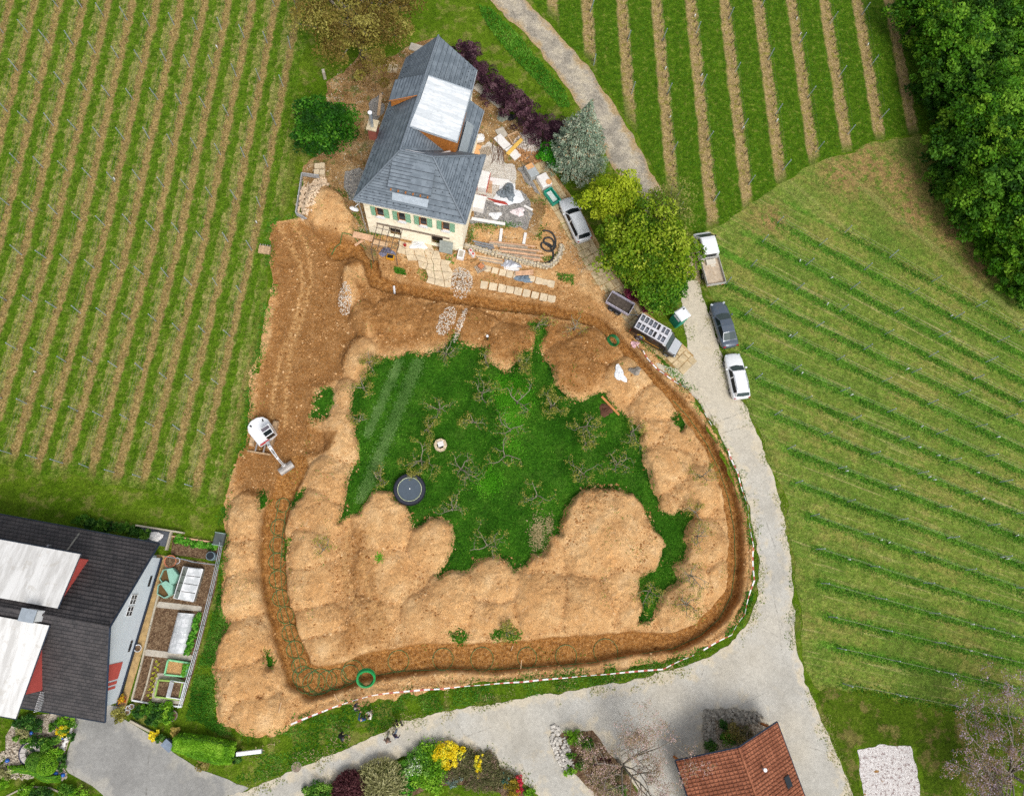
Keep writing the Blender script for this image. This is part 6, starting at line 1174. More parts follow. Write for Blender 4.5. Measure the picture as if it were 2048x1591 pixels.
crumple('twig_heap', 'brown heap of cut twigs on the orchard grass beside the orange plank', 'heap', 1211, 820, .65, .65, .3, plain('twig brown', S(104,70,52), .95, var=.4, scale=12), 14); crumple('foil_sheets', 'silver foil wrapped sheets on the bank below the stone wall', 'sheets', 1022, 527, 1.0, .55, .3, plain('silver foil', S(206,208,216), .25, .5, .5, .1), 15, R(-10))
crumple('slate_tarpaulin', 'dark blue grey sheet draped over the upper slab row', 'tarpaulin', 1048, 556, 1.0, .55, .25, plain('slate sheet', S(118,134,148), .5, var=.2), 16, R(-8)); boxy('insulation_board', 'white panel leaning below the foil wrapped sheets', 'board', 1023, 537, (1.6, .5, .08), R(-8), M_WHITE)
for i in range(3): plank('top_plank', f'plank lying over the slate blue sheet, {ORD[i]} from the top', (1030, 547 + i * 3), (1066, 544 + i * 3.2), .16, .06, M_TIMB2, .3, 'plank', 'planks on the slate blue sheet')
o = boxy('white_box', 'white cube container on the gravel beside the east wall', 'box', 958, 412, (1.2, 1.5, .9), HA, M_WHITE)
M_REDS = plain('red steel prop', S(184,72,60), .6, var=.2)
for i in range(5): plank('steel_prop', f'red steel prop on the gravel, {ORD[i]} from the top', (976 + i * 3, 398 + i * 1.6), (1010 + i * 1.5, 405 + i * 1.3), .07, .07, M_REDS, .04 + .05 * (i % 2), 'prop', 'red steel props')
for i in range(4): plank('red_clamp', f'short red clamp in the heap by the white box, {ORD[i]} from the left', (954 + i * 4, 390 + i), (960 + i * 4, 398 - i), .1, .1, M_REDS, .03 + .05 * i, 'clamp', 'red clamps by the white box')
plank('concrete_strip', 'long pale concrete strip between the roof and the purple hedge', (950,172), (1003,214), .85, .12, M_CONC, .01, 'slab'); plank('concrete_strip', 'pale concrete slab behind the house below the walnut tree', (820,94), (845,101), .9, .15, M_CONC, .01, 'slab')
boxy('field_stone', 'white standing stone slab at the edge of the left vineyard', 'stone', 650, 156, (.3, .5, 1.1), .2, M_CONC)
for i, (u, v) in enumerate([(781,140),(791,140)]): boxy('concrete_block', f'{("left","right")[i]} of two pale blocks behind the rear roof corner', 'block', u, v, (.45, .8, .4), HA, M_SLABW, group='blocks behind the roof')
for i, (u, v) in enumerate([(636,337),(646,336),(635,349),(646,350)]): boxy('slab_pack', f'{["upper left","upper right","lower left","lower right"][i]} stack of square slabs in the block left of the house', 'slab', u, v, (.52, .58, .55), .02, M_SLABW, group='slab stacks left of the house')
boxy('concrete_trough', 'white concrete trough at the front corner of the farmhouse', 'trough', 922, 512, (.7, 1.0, .5), HA, M_WHITE, .03, [('hollow', (0, 0, .505), (.45, .7, .02), M_CONC)])
for i, (u, v) in enumerate([(941,507),(946,512)]): o = thing('drum', f'{("taller","smaller")[i]} pale drum beside the concrete trough', 'drum', G(u, v)); MB().cyl((0, 0, 0), (0, 0, .75 - .2 * i), .2, .2, 14).build('body', M_WHITE, o, smooth=False); MB().cyl((0, 0, .75 - .2 * i), (0, 0, .77 - .2 * i), .13, .13, 12).build('lid', M_RED, o)
o = thing('tile_pallet', 'tilted pallet with broken orange tiles below the house corner', 'pallet', G(961, 537, .05), .5); pallet(o, .8, 1.1); MB().box((.1, .1, .25), (.5, .5, .2), rz=.3).build('tiles', plain('orange tiles', S(206,136,92), .9, var=.25, scale=8), o)
o = thing('red_bucket', 'small red bucket by the patio wall', 'bucket', G(810, 492)); MB().cyl((0, 0, 0), (0, 0, .35), .13, .17, 12).build('body', plain('red bucket', S(170,30,30), .5), o); MB().tube([(.17, 0, .35), (.1, 0, .5), (-.1, 0, .5), (-.17, 0, .35)], .012, 4).build('handle', M_STL, o)
o = boxy('yellow_crate', 'yellow plastic crate on the bank below the blue sheet', 'crate', 781, 516, (.75, .5, .35), -.2, plain('yellow plastic', S(226,164,24), .5), .03, [('hollow', (0, 0, .356), (.6, .36, .02), M_BLK)])
# lattice pergola in front of the left door
pg = thing('pergola_frame', 'rusty thin lattice pergola frame over the left farmhouse door', 'pergola', (AX, AY, 0), HA)
for k in range(5): MB().tube([(1.75 + k * .62, .3, 2.42), (1.75 + k * .62, -2.5, 2.3)], .035, 5).build('lattice_bar', plain('rusty iron', S(100,88,78), .8), pg)
for k in range(5): MB().tube([(1.7, -.1 - k * .6, 2.4), (4.3, -.1 - k * .6, 2.4)], .03, 5).build('lattice_bar', plain('rusty iron', S(100,88,78), .8), pg)
for x in (1.75, 4.23): MB().tube([(x, -2.5, 2.32), (x, -2.5, -.5)], .04, 5).build('post', plain('rusty iron', S(100,88,78), .8), pg)
# hoses and pipes
M_PIPE = plain('green collector pipe', S(88,128,70), .5, var=.2); M_PIPEL = plain('bright green coil', S(36,160,84), .45, var=.08)
def loops(centres, rad, zoff=.06):
    pts = []
    for i, (u, v, rp) in enumerate(centres):
        c = G(u, v); rr_ = rp / 20.5
        for k in range(15):
            a = R(-60) + 6.283 * k / 14; x, y = c.x + rr_ * math.cos(a), c.y + rr_ * math.sin(a); pts.append((x, y, max(hz(x, y), -9) + zoff + .03 * (k / 14)))
    return pts
def drape(marks, dz=.05, n=4):
    out = []
    for a, b in zip(marks, marks[1:]):
        for k in range(n): out.append(tuple(G(a[0] + (b[0] - a[0]) * k / n, a[1] + (b[1] - a[1]) * k / n, dz)))
    return out
tag(MB().tube(loops([(566,1010,13),(558,1054,15),(556,1089,15),(554,1122,15),(556,1158,16),(562,1195,15),(572,1229,15),(581,1265,15),(590,1298,15),(598,1330,13)], .7), .030, 5).build('collector_pipe', M_PIPE, fixn=False), 'green ground pipe laid in flat loops along the left trench', 'pipe')
tag(MB().tube(drape([(560,1000),(551,1040),(546,1090),(548,1140),(554,1190),(566,1240),(580,1290),(592,1340),(602,1372)], .06), .030, 5).build('supply_pipe', M_PIPE, fixn=False), 'green feed pipe running straight down the left trench wall', 'pipe')
tag(MB().tube(loops([(606,1352,18),(616,1360,21),(628,1366,20),(640,1362,22),(655,1360,17),(673,1357,18),(700,1347,16),(706,1340,18)], .8), .030, 5).build('collector_pipe', M_PIPE, fixn=False), 'green ground pipe tangled in overlapping loops in the trench corner', 'pipe')
for i, (u, v, rp) in enumerate([(797,1321,19),(886,1317,19),(964,1317,21),(1054,1314,18),(1132,1311,20),(1211,1302,23)]):
    tag(MB().tube(loops([(u, v, rp)], 1), .028, 5).build('pipe_loop', M_PIPE, fixn=False), f'single green pipe loop on the lower trench floor, {ORD[i]} from the coil', 'pipe', 'green pipe loops in the lower trench')
tag(MB().tube(drape([(752,1350),(800,1341),(880,1338),(985,1338),(1083,1332),(1185,1324),(1286,1306),(1345,1296),(1400,1270),(1438,1236),(1462,1190),(1470,1130),(1468,1060),(1456,995),(1438,940),(1412,886),(1376,834),(1336,790)], .07), .028, 5).build('supply_pipe', M_PIPE, fixn=False), 'long green pipe running along the lower and right trench', 'pipe')
tag(MB().tube(drape([(664,512),(672,496),(690,484),(712,486),(730,500),(742,520),(744,545)], .25), .045, 5).build('supply_pipe', M_PIPE, fixn=False), 'arched green pipe in the pit at the farmhouse corner', 'pipe')
def coil(name, label, u, v, Rr, wid, tilt, az, mat, dz=.4):
    q = G(u, v, dz); m = MB(); 
    for k in range(7):
        for ly in range(2): m.tube([((Rr - ly * .08) * math.cos(a), (Rr - ly * .08) * math.sin(a), (k - 3) * wid / 7) for a in [6.283 * i / 28 for i in range(28)]], .045, 5, True)
    o = m.build(name, mat, None, q, fixn=False); o.rotation_euler = (tilt, 0, az); return tag(o, label, 'coil')
coil('pipe_coil', 'bright green rolled coil of pipe standing in the lower left trench', 735, 1352, .78, .5, R(24), R(12), M_PIPEL, 1.2); coil('pipe_coil', 'dark green coil of pipe lying in the upper right trench', 1224, 684, .6, .3, R(68), R(-43), plain('dark green coil', S(28,112,56), .5), .55)
M_BLKP = plain('black corrugated pipe', S(56,58,60), .6)
j2 = lambda pts: [(920 + x * .13825, 400 + y * .13825) for x, y in pts]
ctl = [tuple(G(u, v, .12 + .05 * math.sin(i))) for i, (u, v) in enumerate(j2([(1200,450),(1260,455),(1320,480),(1365,540),(1382,610),(1370,690),(1330,735),(1280,750),(1215,730),(1175,680),(1180,630),(1235,620),(1300,650),(1345,690),(1358,640),(1335,580),(1280,548),(1225,560),(1210,605),(1240,650),(1300,690),(1340,750),(1345,820),(1315,880),(1250,915),(1180,920)]))]
def smooth_path(c, n=4):
    c = [Vector(p) for p in c]; out = []
    for i in range(len(c) - 1):
        p0, p1, p2, p3 = c[max(i - 1, 0)], c[i], c[i + 1], c[min(i + 2, len(c) - 1)]
        for k in range(n): t_ = k / n; out.append(.5 * ((2 * p1) + (p2 - p0) * t_ + (2 * p0 - 5 * p1 + 4 * p2 - p3) * t_ ** 2 + (3 * p1 - p0 - 3 * p2 + p3) * t_ ** 3))
    return out + [c[-1]]
tag(MB().tube(smooth_path(ctl), .095, 8).build('drain_pipe', M_BLKP, smooth=True, fixn=False), 'black corrugated drain pipe curled in loops by the stone wall end', 'pipe')
o = thing('waste_pipe', 'short white pipe end sticking into the narrow trench', 'pipe', G(789, 583, .1), R(95)); MB().cyl((-.5, 0, 0), (.5, 0, .15), .11, .11, 12).build('body', M_WHITEP, o, smooth=False); MB().cyl((-.52, 0, 0), (-.36, 0, .02), .14, .14, 12).build('socket', M_BLK, o)
# barrier tape
M_TR = plain('red tape', S(190,92,84), .6); M_TW = plain('white tape', S(244,240,240), .6)
def tape(label, marks, dz, seed):
    rr = random.Random(seed); pts = [G(u, v, dz) for u, v in marks]; m = MB(); full = []
    for a, b in zip(pts, pts[1:]):
        n = max(2, int((b - a).length / .17))
        for k in range(n): f = k / n; p = a + (b - a) * f; p.z -= .25 * math.sin(math.pi * f); full.append(p)
    full.append(pts[-1]); vs = []
    for i, p in enumerate(full):
        d = (full[min(i + 1, len(full) - 1)] - full[max(i - 1, 0)]).normalized(); tw = .5 + .5 * math.sin(i * .11 + seed); n = Vector((-d.y, d.x, 0)) * (.035 + .035 * tw) + Vector((0, 0, .06 * (1 - tw))); vs += [p + n, p - n]
    for i in range(len(full) - 1): m.add([vs[2 * i], vs[2 * i + 1], vs[2 * i + 3], vs[2 * i + 2]], [(0, 1, 2, 3)], 1 if i % 5 > 2 else 0)
    o = thing('barrier_tape', label, 'tape', pts[0]); b = m.build('tape', [M_TW, M_TR], None, fixn=False); b.parent = o; b.location = -pts[0]
    for p in pts: MB().box((p.x - pts[0].x, p.y - pts[0].y, p.z - pts[0].z - dz / 2), (.05, .05, dz + .1)).build('stake', M_TIMB, o)
tape('red and white barrier tape along the lower trench and road verge', [(585,1445),(650,1419),(690,1404),(745,1388),(800,1381),(880,1375),(964,1367),(1045,1361),(1130,1353),(1210,1346),(1322,1336),(1383,1308)], .7, 1)
tape('red and white barrier tape curving along the right trench and road', [(1402,1298),(1458,1268),(1484,1227),(1503,1160),(1501,1090),(1490,1010),(1470,945),(1451,900)], .7, 2)
tape('red and white barrier tape at the upper trench in front of the van', [(1420,852),(1395,800),(1370,778),(1326,750),(1301,728),(1284,704),(1272,692)], .5, 3)
for i, (a, b) in enumerate([((670,1386),(678,1403)),((565,1402),(558,1424)),((1042,1318),(1041,1337)),((1022,1300),(1026,1290))]):
    plank('marker_stake', ['pale stake lying on the verge below the trench corner','thin stake on the earth left of the trench corner','short stake lying across the fourth pipe loop','small curled stake on the upper trench edge'][i], a, b, .06, .06, M_TIMB, .05, 'stake')
# trampoline
tq = G(820, 980); tp = thing('trampoline', 'round black trampoline with a pale ring on the orchard grass', 'trampoline', tq); tp.scale = (.94, .94, .94)
ringpts = lambda r_, z: [(r_ * math.cos(a), r_ * math.sin(a), z) for a in [6.283 * k / 40 for k in range(40)]]
MB().loft([ringpts(1.5, .70), ringpts(1.5, .80), ringpts(1.2, .82), ringpts(1.2, .74)], False).build('pad', plain('dark pad', S(44,46,60), .6), tp)
MB().add([(0, 0, .74)] + ringpts(1.12, .755), [(0, 1 + k, 1 + (k + 1) % 40) for k in range(40)]).build('jump_mat', plain('slate jumping mat', S(80,92,104), .6, var=.06), tp); MB().tube(ringpts(1.16, .785), .035, 5, True).build('seam_ring', plain('pale seam', S(206,216,178), .6), tp)
MB().loft([ringpts(1.56, .15), ringpts(1.58, .7), ringpts(1.54, .7), ringpts(1.52, .15)], False).build('skirt_net', plain('black net', S(38,36,46), .8), tp); MB().box((.02, .05, .77), (.09, .14, .03)).build('center_mark', M_WHITEP, tp)
for k in range(6): a = 6.283 * k / 6; MB().tube([(1.45 * math.cos(a), 1.45 * math.sin(a), .75), (1.45 * math.cos(a), 1.45 * math.sin(a), 0)], .03, 6).build('leg', M_STL, tp)
# stone well, toilet, bucket
wq = G(881, 891); wl_ = thing('stone_well', 'small octagonal stone well ring with a white lid on the orchard grass', 'well', wq)
for k in range(8):
    a0, a1 = 6.283 * k / 8, 6.283 * (k + 1) / 8 - .06; MB().prism([(r_ * math.cos(a), r_ * math.sin(a)) for r_, a in ((.36, a0), (.62, a0), (.62, a1), (.36, a1))], 0, .5).build('stone', M_SLABW, wl_)
MB().box((.02, .08, .53), (.55, .5, .07), rz=.3).build('lid', M_WHITE, wl_, bevel=.02)
tz = Vector((*P(1352,643,0), 0)); pt = thing('portable_toilet', 'green portable toilet cabin with a white roof beside the van', 'toilet', tz, R(33)); M_PTG = plain('toilet green', S(30,142,112), .6)
MB().box((0, 0, 1.1), (1.15, 1.15, 2.1)).build('cabin', M_PTG, pt, bevel=.04); MB().box((0, -.585, 1.05), (.75, .03, 1.8)).build('door', plain('pale green door', S(60,162,134), .6), pt); MB().loft([[(s_ * x, s2 * x, z) for s_, s2 in ((-1, -1), (1, -1), (1, 1), (-1, 1))] for x, z in ((.62, 2.15), (.62, 2.24), (.5, 2.36))]).build('roof', M_WHITEP, pt, bevel=.02); MB().cyl((.3, .3, 2.3), (.3, .3, 2.6), .06).build('vent_pipe', M_BLK, pt); MB().box((-.59, 0, 1.8), (.03, .8, .3)).build('vent_panel', M_WHITEP, pt)
bq = G(531, 503, .02); be = thing('digger_bucket', 'rusty toothed excavator bucket left at the vineyard edge', 'bucket', bq, R(-8)); n = 7
m = MB(); prf = [(.42 * math.cos(q), .35 + .34 * math.sin(q)) for q in [R(-200) + R(230) * k / n for k in range(n + 1)]]
m.loft([[(x, y, z) for y, z in prf] for x in (-.55, .55)], False)
for x in (-.55, .55): m.add([(x, y, z) for y, z in prf], [tuple(range(n + 1))])
m.build('shell', M_MUD, be, fixn=False)
for k in range(5): MB().box((-.48 + k * .24, .44, .42), (.09, .22, .06)).build('tooth', M_STEEL, be)
# stone heap in a planter left of the house, sand comes from the soil grid
bx_ = thing('stone_bin', 'grey framed bin heaped with pale cut stones beside the sand pile', 'bin', G(622, 395)); O = bx_.location
for a, b in (((606,353),(594,432)),((594,432),(617,437)),((606,353),(640,358))):
    A, B = G(*a) - O, G(*b) - O; c = (A + B) / 2; d = B - A; MB().box((c.x, c.y, .3), (math.hypot(d.x, d.y), .08, .6), rz=math.atan2(d.y, d.x)).build('side', plain('grey bin side', S(176,178,180), .7), bx_)
def stones_heap(name, label, u, v, n, rx, ry, h, size, mat, seed, rz=0, cat='stone heap'):
    rr = random.Random(seed); m = MB(); q = G(u, v)
    for k in range(n):
        a = rr.uniform(0, 6.283); f = rr.random() ** .5; x, y = math.cos(a) * f * rx, math.sin(a) * f * ry; x, y = x * math.cos(rz) - y * math.sin(rz), x * math.sin(rz) + y * math.cos(rz); s_ = size * rr.uniform(.5, 1.3); z = h * (1 - f ** 1.5) * rr.uniform(.6, 1) + hz(q.x + x, q.y + y) - q.z + s_ * .3
        m.box((x, y, z), (s_ * rr.uniform(.8, 1.4), s_, s_ * .8), rr.uniform(0, 3), rr.uniform(-.5, .5), rr.uniform(-.5, .5), taper=rr.uniform(.6, .95))
    o = thing(name, label, cat, q); m.build('stones', mat, o, fixn=False)['kind'] = 'stuff'; return o
M_CUT = plain('cut limestone', S(236,210,178), .9, var=.2, scale=7); M_LIMEW = plain('white limestone chips', S(226,212,194), .9, var=.3, scale=9)
stones_heap('cut_stone_heap', 'heap of pale pinkish cut stones filling the grey bin', 620, 402, 330, 1.35, 2.2, .55, .2, M_CUT, 21, R(-8)); stones_heap('cut_stone_heap', 'tail of pale cut stones running up toward the slab stacks', 642, 372, 120, .8, 1.0, .35, .2, M_CUT, 22)
stones_heap('chip_heap', 'heap of white stone chips beside the front patio', 922, 562, 420, 1.2, 1.5, .3, .10, M_LIMEW, 23); stones_heap('chip_heap', 'streak of white stone chips on the brown bank above the orchard', 893, 640, 300, .8, 1.7, .08, .09, M_LIMEW, 24, -.4); stones_heap('chip_heap', 'second thin streak of white chips running down to the orchard', 921, 645, 200, .3, 2.0, .06, .09, M_LIMEW, 25, -.35); stones_heap('chip_heap', 'white chips on the ridge left of the upper trench', 690, 598, 260, .7, 1.6, .08, .09, M_LIMEW, 26)
stones_heap('tile_shards', 'heap of broken brown roof tiles below the rubble spill', 1055, 312, 260, 1.9, .8, .2, .17, plain('tile shards', S(196,146,98), .9, var=.35, scale=6), 27, -.2); stones_heap('rubble_heap', 'heap of white plaster rubble between the yellow beam and the purple hedge', 1058, 285, 300, 1.3, 1.5, .3, .17, plain('plaster rubble', S(224,214,204), .9, var=.25, scale=7), 28)
o = thing('white_tipped_post', 'short dark post with a white round cap on the upper spoil', 'post', G(974, 680)); MB().cyl((0, 0, -.1), (.05, 0, .9), .05, .05, 8).build('post', M_BLK, o); MB().ball((-.02, .1, .95), .14, 10, 6).build('cap', M_WHITEP, o, smooth=True)
# ================================================================ GARDENS
j4 = lambda x, y: (220 + x * .1257, 1040 + y * .1257)
j5 = lambda x, y: (220 + x * .13825, 1220 + y * .13825)
GA = R(-101.5) + R(90)      # garden lies square to the neighbour house
# side path of slabs along the gable wall
sp_ = flat('garden_path', [PL([(312,1108),(338,1112),(322,1180),(300,1255),(280,1320),(262,1380),(252,1415),(230,1412),(244,1395),(262,1330),(285,1240),(305,1160)])], plain('ochre path slabs', S(196,164,112), .9, var=.15, scale=1.5, dirt=(S(150,122,84), .5)), .03, .15, .03, 1)
PLOT = PL([(335,1112),(440,1128),(430,1180),(408,1262),(388,1340),(366,1412),(264,1398),(280,1330),(304,1240),(325,1160)])
flat('vegetable_plot', [PLOT], M_GARD, .025, .2, .05, 1); flat('vegetable_plot_top', [PL([(345,1072),(447,1084),(440,1122),(342,1108)])], M_GARD, .025, .2, .05, 1)
for pts in ([(317,1202),(405,1212),(402,1222),(312,1214)], [(292,1297),(386,1309),(382,1320),(288,1310)], [(314,1345),(334,1346),(368,1360),(366,1408),(302,1402)]): flat('plot_path', [PL(pts)], M_CONC, .045, .15, .02, 1)
# kerbs
M_KERB = plain('concrete kerb', S(190,180,160), .9, var=.1)
def edging(name, label, marks, w, h, mat, cat='edging'):
    o = thing(name, label, cat, W3(*marks[0])); O = o.location
    for a, b in zip(marks, marks[1:]):
        A, B = W3(*a) - O, W3(*b) - O; c = (A + B) / 2; d = B - A; MB().box((c.x, c.y, h / 2), (d.length + w * .5, w, h), rz=math.atan2(d.y, d.x)).build('kerb_piece', mat, o, bevel=.01)
    return o
edging('bed_kerb', 'pale kerb between the ochre path and the vegetable beds', [(322,1170),(302,1250),(283,1330),(265,1398)], .14, .2, M_KERB); edging('bed_kerb', 'pinkish board edging across the top of the upper vegetable bed', [(346,1072),(400,1080),(420,1083)], .12, .25, M_TIMB2)
edging('bed_kerb', 'long thin kerb between the seed strips in the lowest vegetable bed', [(307,1316),(294,1370),(284,1400)], .12, .18, M_KERB); edging('bed_kerb', 'white bottom kerb of the vegetable plot', [(266,1399),(310,1407),(364,1412)], .12, .22, M_WHITEP)
# fence on the right side of the plot
fn = thing('garden_fence', 'silver metal fence along the right side of the vegetable plot', 'fence', W3(446,1085)); O = fn.location; fm = [(446,1086),(438,1130),(424,1190),(409,1250),(396,1300),(382,1350),(364,1412)]
for a, b in zip(fm, fm[1:]):
    A, B = W3(*a) - O, W3(*b) - O
    for z in (.12, .5, .95): MB().tube([A + Vector((0, 0, z)), B + Vector((0, 0, z))], .022, 5).build('rail', M_ZINC, fn)
    MB().box((A.x, A.y, .5), (.06, .06, 1.05)).build('fence_post', M_ZINC, fn); n = int((B - A).length / .25)
    m = MB(); [m.box(tuple(A + (B - A) * (k / n) + Vector((0, 0, .53))), (.012, .012, .85)) for k in range(1, n)]; m.build('bars', M_ZINC, fn, fixn=False)['kind'] = 'stuff'
fn2 = thing('garden_fence', 'low white cross fence between the upper bed and the cold frame', 'fence', W3(337,1113)); O = fn2.location
for a, b in zip([(337,1113),(370,1118),(392,1124),(434,1129)], [(370,1118),(392,1124),(434,1129)]):
    A, B = W3(*a) - O, W3(*b) - O
    for z in (.35, .75): MB().tube([A + Vector((0, 0, z)), B + Vector((0, 0, z))], .03, 5).build('rail', M_ZINC, fn2)
    MB().box((A.x, A.y, .4), (.06, .06, .85)).build('fence_post', M_ZINC, fn2)
# cold frame (low glasshouse)
def quadthing(name, label, cat, q):
    c = [W3(*p) for p in q]; ctr = sum(c, Vector()) / 4; o = thing(name, label, cat, ctr); return o, [p - ctr for p in c]
t = NT('milky glass'); M_MILK = t.done(t.mix(t.ss(t.noise(2, 4, .6), .35, .7), S(190,194,196), S(222,224,226)), .3, None, 0, .4); t = NT('grey glass'); M_GGL = t.done(t.mix(t.ss(t.noise(2, 4, .6), .35, .7), S(116,120,112), S(150,152,146)), .2, None, 0, .5)
o, (a, b, c, d) = quadthing('cold_frame', 'low glass cold frame with white ridge in the vegetable plot', 'greenhouse', [(371,1133),(410,1138),(391,1202),(352,1195)])
up = lambda p, z: Vector((p.x, p.y, z)); rt, rb_ = (a * .62 + b * .38), (d * .66 + c * .34)
for s_, (p0, p1), mt in ((0, (a, d), M_GGL), (1, (b, c), M_MILK)):
    for k in range(4): f0, f1 = k / 4 + .01, (k + 1) / 4 - .01; MB().slab([up(p0.lerp(p1, f0), .55), up(p0.lerp(p1, f1), .55), up(rt.lerp(rb_, f1), 1.05), up(rt.lerp(rb_, f0), 1.05)], .02).build('pane', mt, o)
for p, q in ((a, b), (b, c), (c, d), (d, a)): cc = (p + q) / 2; e = q - p; MB().box((cc.x, cc.y, .27), (e.length, .05, .55), rz=math.atan2(e.y, e.x)).build('side', M_GGL, o)
for p, q, z0, z1 in ((rt, rb_, 1.07, 1.07), (a, b, .57, .57), (d, c, .57, .57), (b, c, .57, .57), (a, d, .57, .57)): MB().tube([up(p, z0), up(q, z1)], .04, 5).build('frame_bar', M_WHITEP, o)
# fleece tunnel
o, (a, b, c, d) = quadthing('fleece_tunnel', 'long white fleece tunnel over a vegetable bed', 'tunnel', [(357,1224),(390,1227),(372,1306),(336,1303)])
rings = []
for k in range(9):
    l, r_ = a.lerp(d, k / 8), b.lerp(c, k / 8); rings.append([up(l.lerp(r_, .5 - .5 * math.cos(math.pi * i / 8)), .05 + .55 * math.sin(math.pi * i / 8) + (.03 if k % 2 else 0)) for i in range(9)])
MB().loft(rings, True).build('fleece', M_MILK, o, fixn=False)
for k in (0, 2, 4, 6, 8): MB().tube([p + Vector((0, 0, .02)) for p in rings[k]], .02, 4).build('hoop', M_WHITEP, o)
# hexagonal composters
for i, (u, v, s_, lab) in enumerate([(343,1153,.78,'upper pale green hexagonal composter with half open lid'),(336,1178,.72,'lower pale green hexagonal composter with half open lid')]):
    o = thing('composter', lab, 'composter', W3(u, v), R(10 + 20 * i), 'green composters'); M_CG = plain('mint plastic', S(150,198,178), .6, var=.08); hx = [(s_ * math.cos(R(60 * k)), s_ * math.sin(R(60 * k))) for k in range(6)]
    for k in range(6):
        p, q = Vector((*hx[k], 0)), Vector((*hx[(k + 1) % 6], 0)); cc = (p + q) / 2; e = q - p; MB().box((cc.x, cc.y, .35), (e.length, .06, .7), rz=math.atan2(e.y, e.x)).build('side', M_CG, o)
    MB().prism([(x * .93, y * .93) for x, y in hx], .0, .5).build('compost', plain('compost', S(112,86,52), .95), o); MB().slab([(*hx[0], .76), (*hx[1], .76), (-.1 * s_, .86 * s_, .8), (0.1, -.86 * s_, .8), (*hx[5], .76)], .05).build('lid', M_CG, o)
def pot(label, u, v, r_, h_, mat, plant=None, name='plant_pot'):
    o = thing(name, label, 'pot', W3(u, v)); MB().loft([[(q * math.cos(a), q * math.sin(a), z) for a in [6.283 * k / 14 for k in range(14)]] for q, z in ((r_ * .75, 0), (r_, h_), (r_ * 1.06, h_), (r_ * 1.06, h_ - .03), (r_ * .9, h_ - .03), (r_ * .88, h_ - .06))]).build('pot', mat, o); MB().cyl((0, 0, h_ - .1), (0, 0, h_ - .05), r_ * .85, n=12).build('soil', M_GARD, o)
    if plant: p_, cv, _ = crown_points(r_ * 1.1, r_ * 1.1, .3, 14, 260, .14, int(u), -.2); link('foliage', leaf_mesh('foliage', p_ + np.array([0, 0, h_ + .15]), .12, plant, int(v), .6, cv), None, o)
M_TERR = plain('terracotta', S(200,128,94), .9, var=.1); M_TUB = plain('grey tub', S(84,92,90), .7)
pot('large terracotta tub in the top corner of the cold frame plot', 344, 1122, .52, .45, M_TERR); pot('white bucket beside the terracotta tub', 356, 1121, .28, .35, M_WHITEP); pot('small white pail below the terracotta tub', 339, 1130, .24, .3, M_WHITEP); pot('white ring planter on the ochre path edge', 278, 1295, .3, .3, M_WHITEP); pot('flower pot with red and yellow flowers at the house corner', 248, 1397, .3, .3, M_TERR, leafmat('mixed flowers', [(0, S(180,40,30)), (.5, S(230,190,40)), (1, S(120,150,40))])); pot('round basket planter in the plot corner by the fence', 348, 1429, .42, .45, plain('basket', S(150,140,128), .9), M_DGREEN)
for i, (u, v) in enumerate([(260,1414),(266,1411),(258,1422)]): pot(f'white lantern pot at the garden entrance, {ORD[i]} from the left' if i else 'round white lantern at the garden entrance', u, v, .2, .35, M_WHITEP)
boxy('compost_tub', 'square dark tub with pale green rim at the top fence corner', 'tub', 441, 1078, (.9, 1.1, .5), R(-10), M_TUB, .02, [('rim', (0, .54, .5), (.95, .06, .06), plain('pale rim', S(150,176,166), .6)), ('rim', (0, -.54, .5), (.95, .06, .06), plain('pale rim', S(150,176,166), .6))])
o = thing('water_barrel', 'blue grey water barrel in the upper bed by the fence', 'barrel', W3(427, 1112)); MB().cyl((0, 0, 0), (0, 0, .9), .38, .38, 14).build('body', plain('blue barrel', S(128,150,160), .6), o); MB().cyl((0, 0, .9), (0, 0, .93), .33, .33, 14).build('water', M_GLASS, o)
for i, (q, colr, lab) in enumerate([([(340,1318),(380,1324),(372,1351),(333,1347)], S(142,214,158), 'mint green framed raised bed with dry soil'), ([(321,1358),(369,1362),(362,1397),(314,1391)], S(158,190,96), 'olive green framed raised bed with a white box inside')]):
    o, cs = quadthing('raised_bed', lab, 'raised bed', q)
    for p, e in zip(cs, cs[1:] + cs[:1]): cc = (p + e) / 2; d = e - p; MB().box((cc.x, cc.y, .25), (d.length, .12, .5), rz=math.atan2(d.y, d.x)).build('side_board', plain(lab, colr, .7), o)
    MB().slab([up(p * .95, .32) for p in cs], .25).build('soil', M_SOIL if i == 0 else M_GARD, o)
o = thing('seed_box', 'white open cold box standing in the olive framed bed', 'box', W3(354, 1378, .32), R(-10))
for x, y, dx, dy in ((-.6, 0, .06, 1.3), (.6, 0, .06, 1.3), (0, -.65, 1.2, .06), (0, .65, 1.2, .06)): MB().box((x, y, .18), (dx, dy, .35)).build('side', M_WHITEP, o)
MB().box((.1, 0, .08), (1.0, 1.2, .1)).build('soil', M_GARD, o); MB().slab([(-.6, -.6, .4), (-.2, -.6, .6), (-.2, .6, .6), (-.6, .6, .4)], .03).build('lid', M_MILK, o)
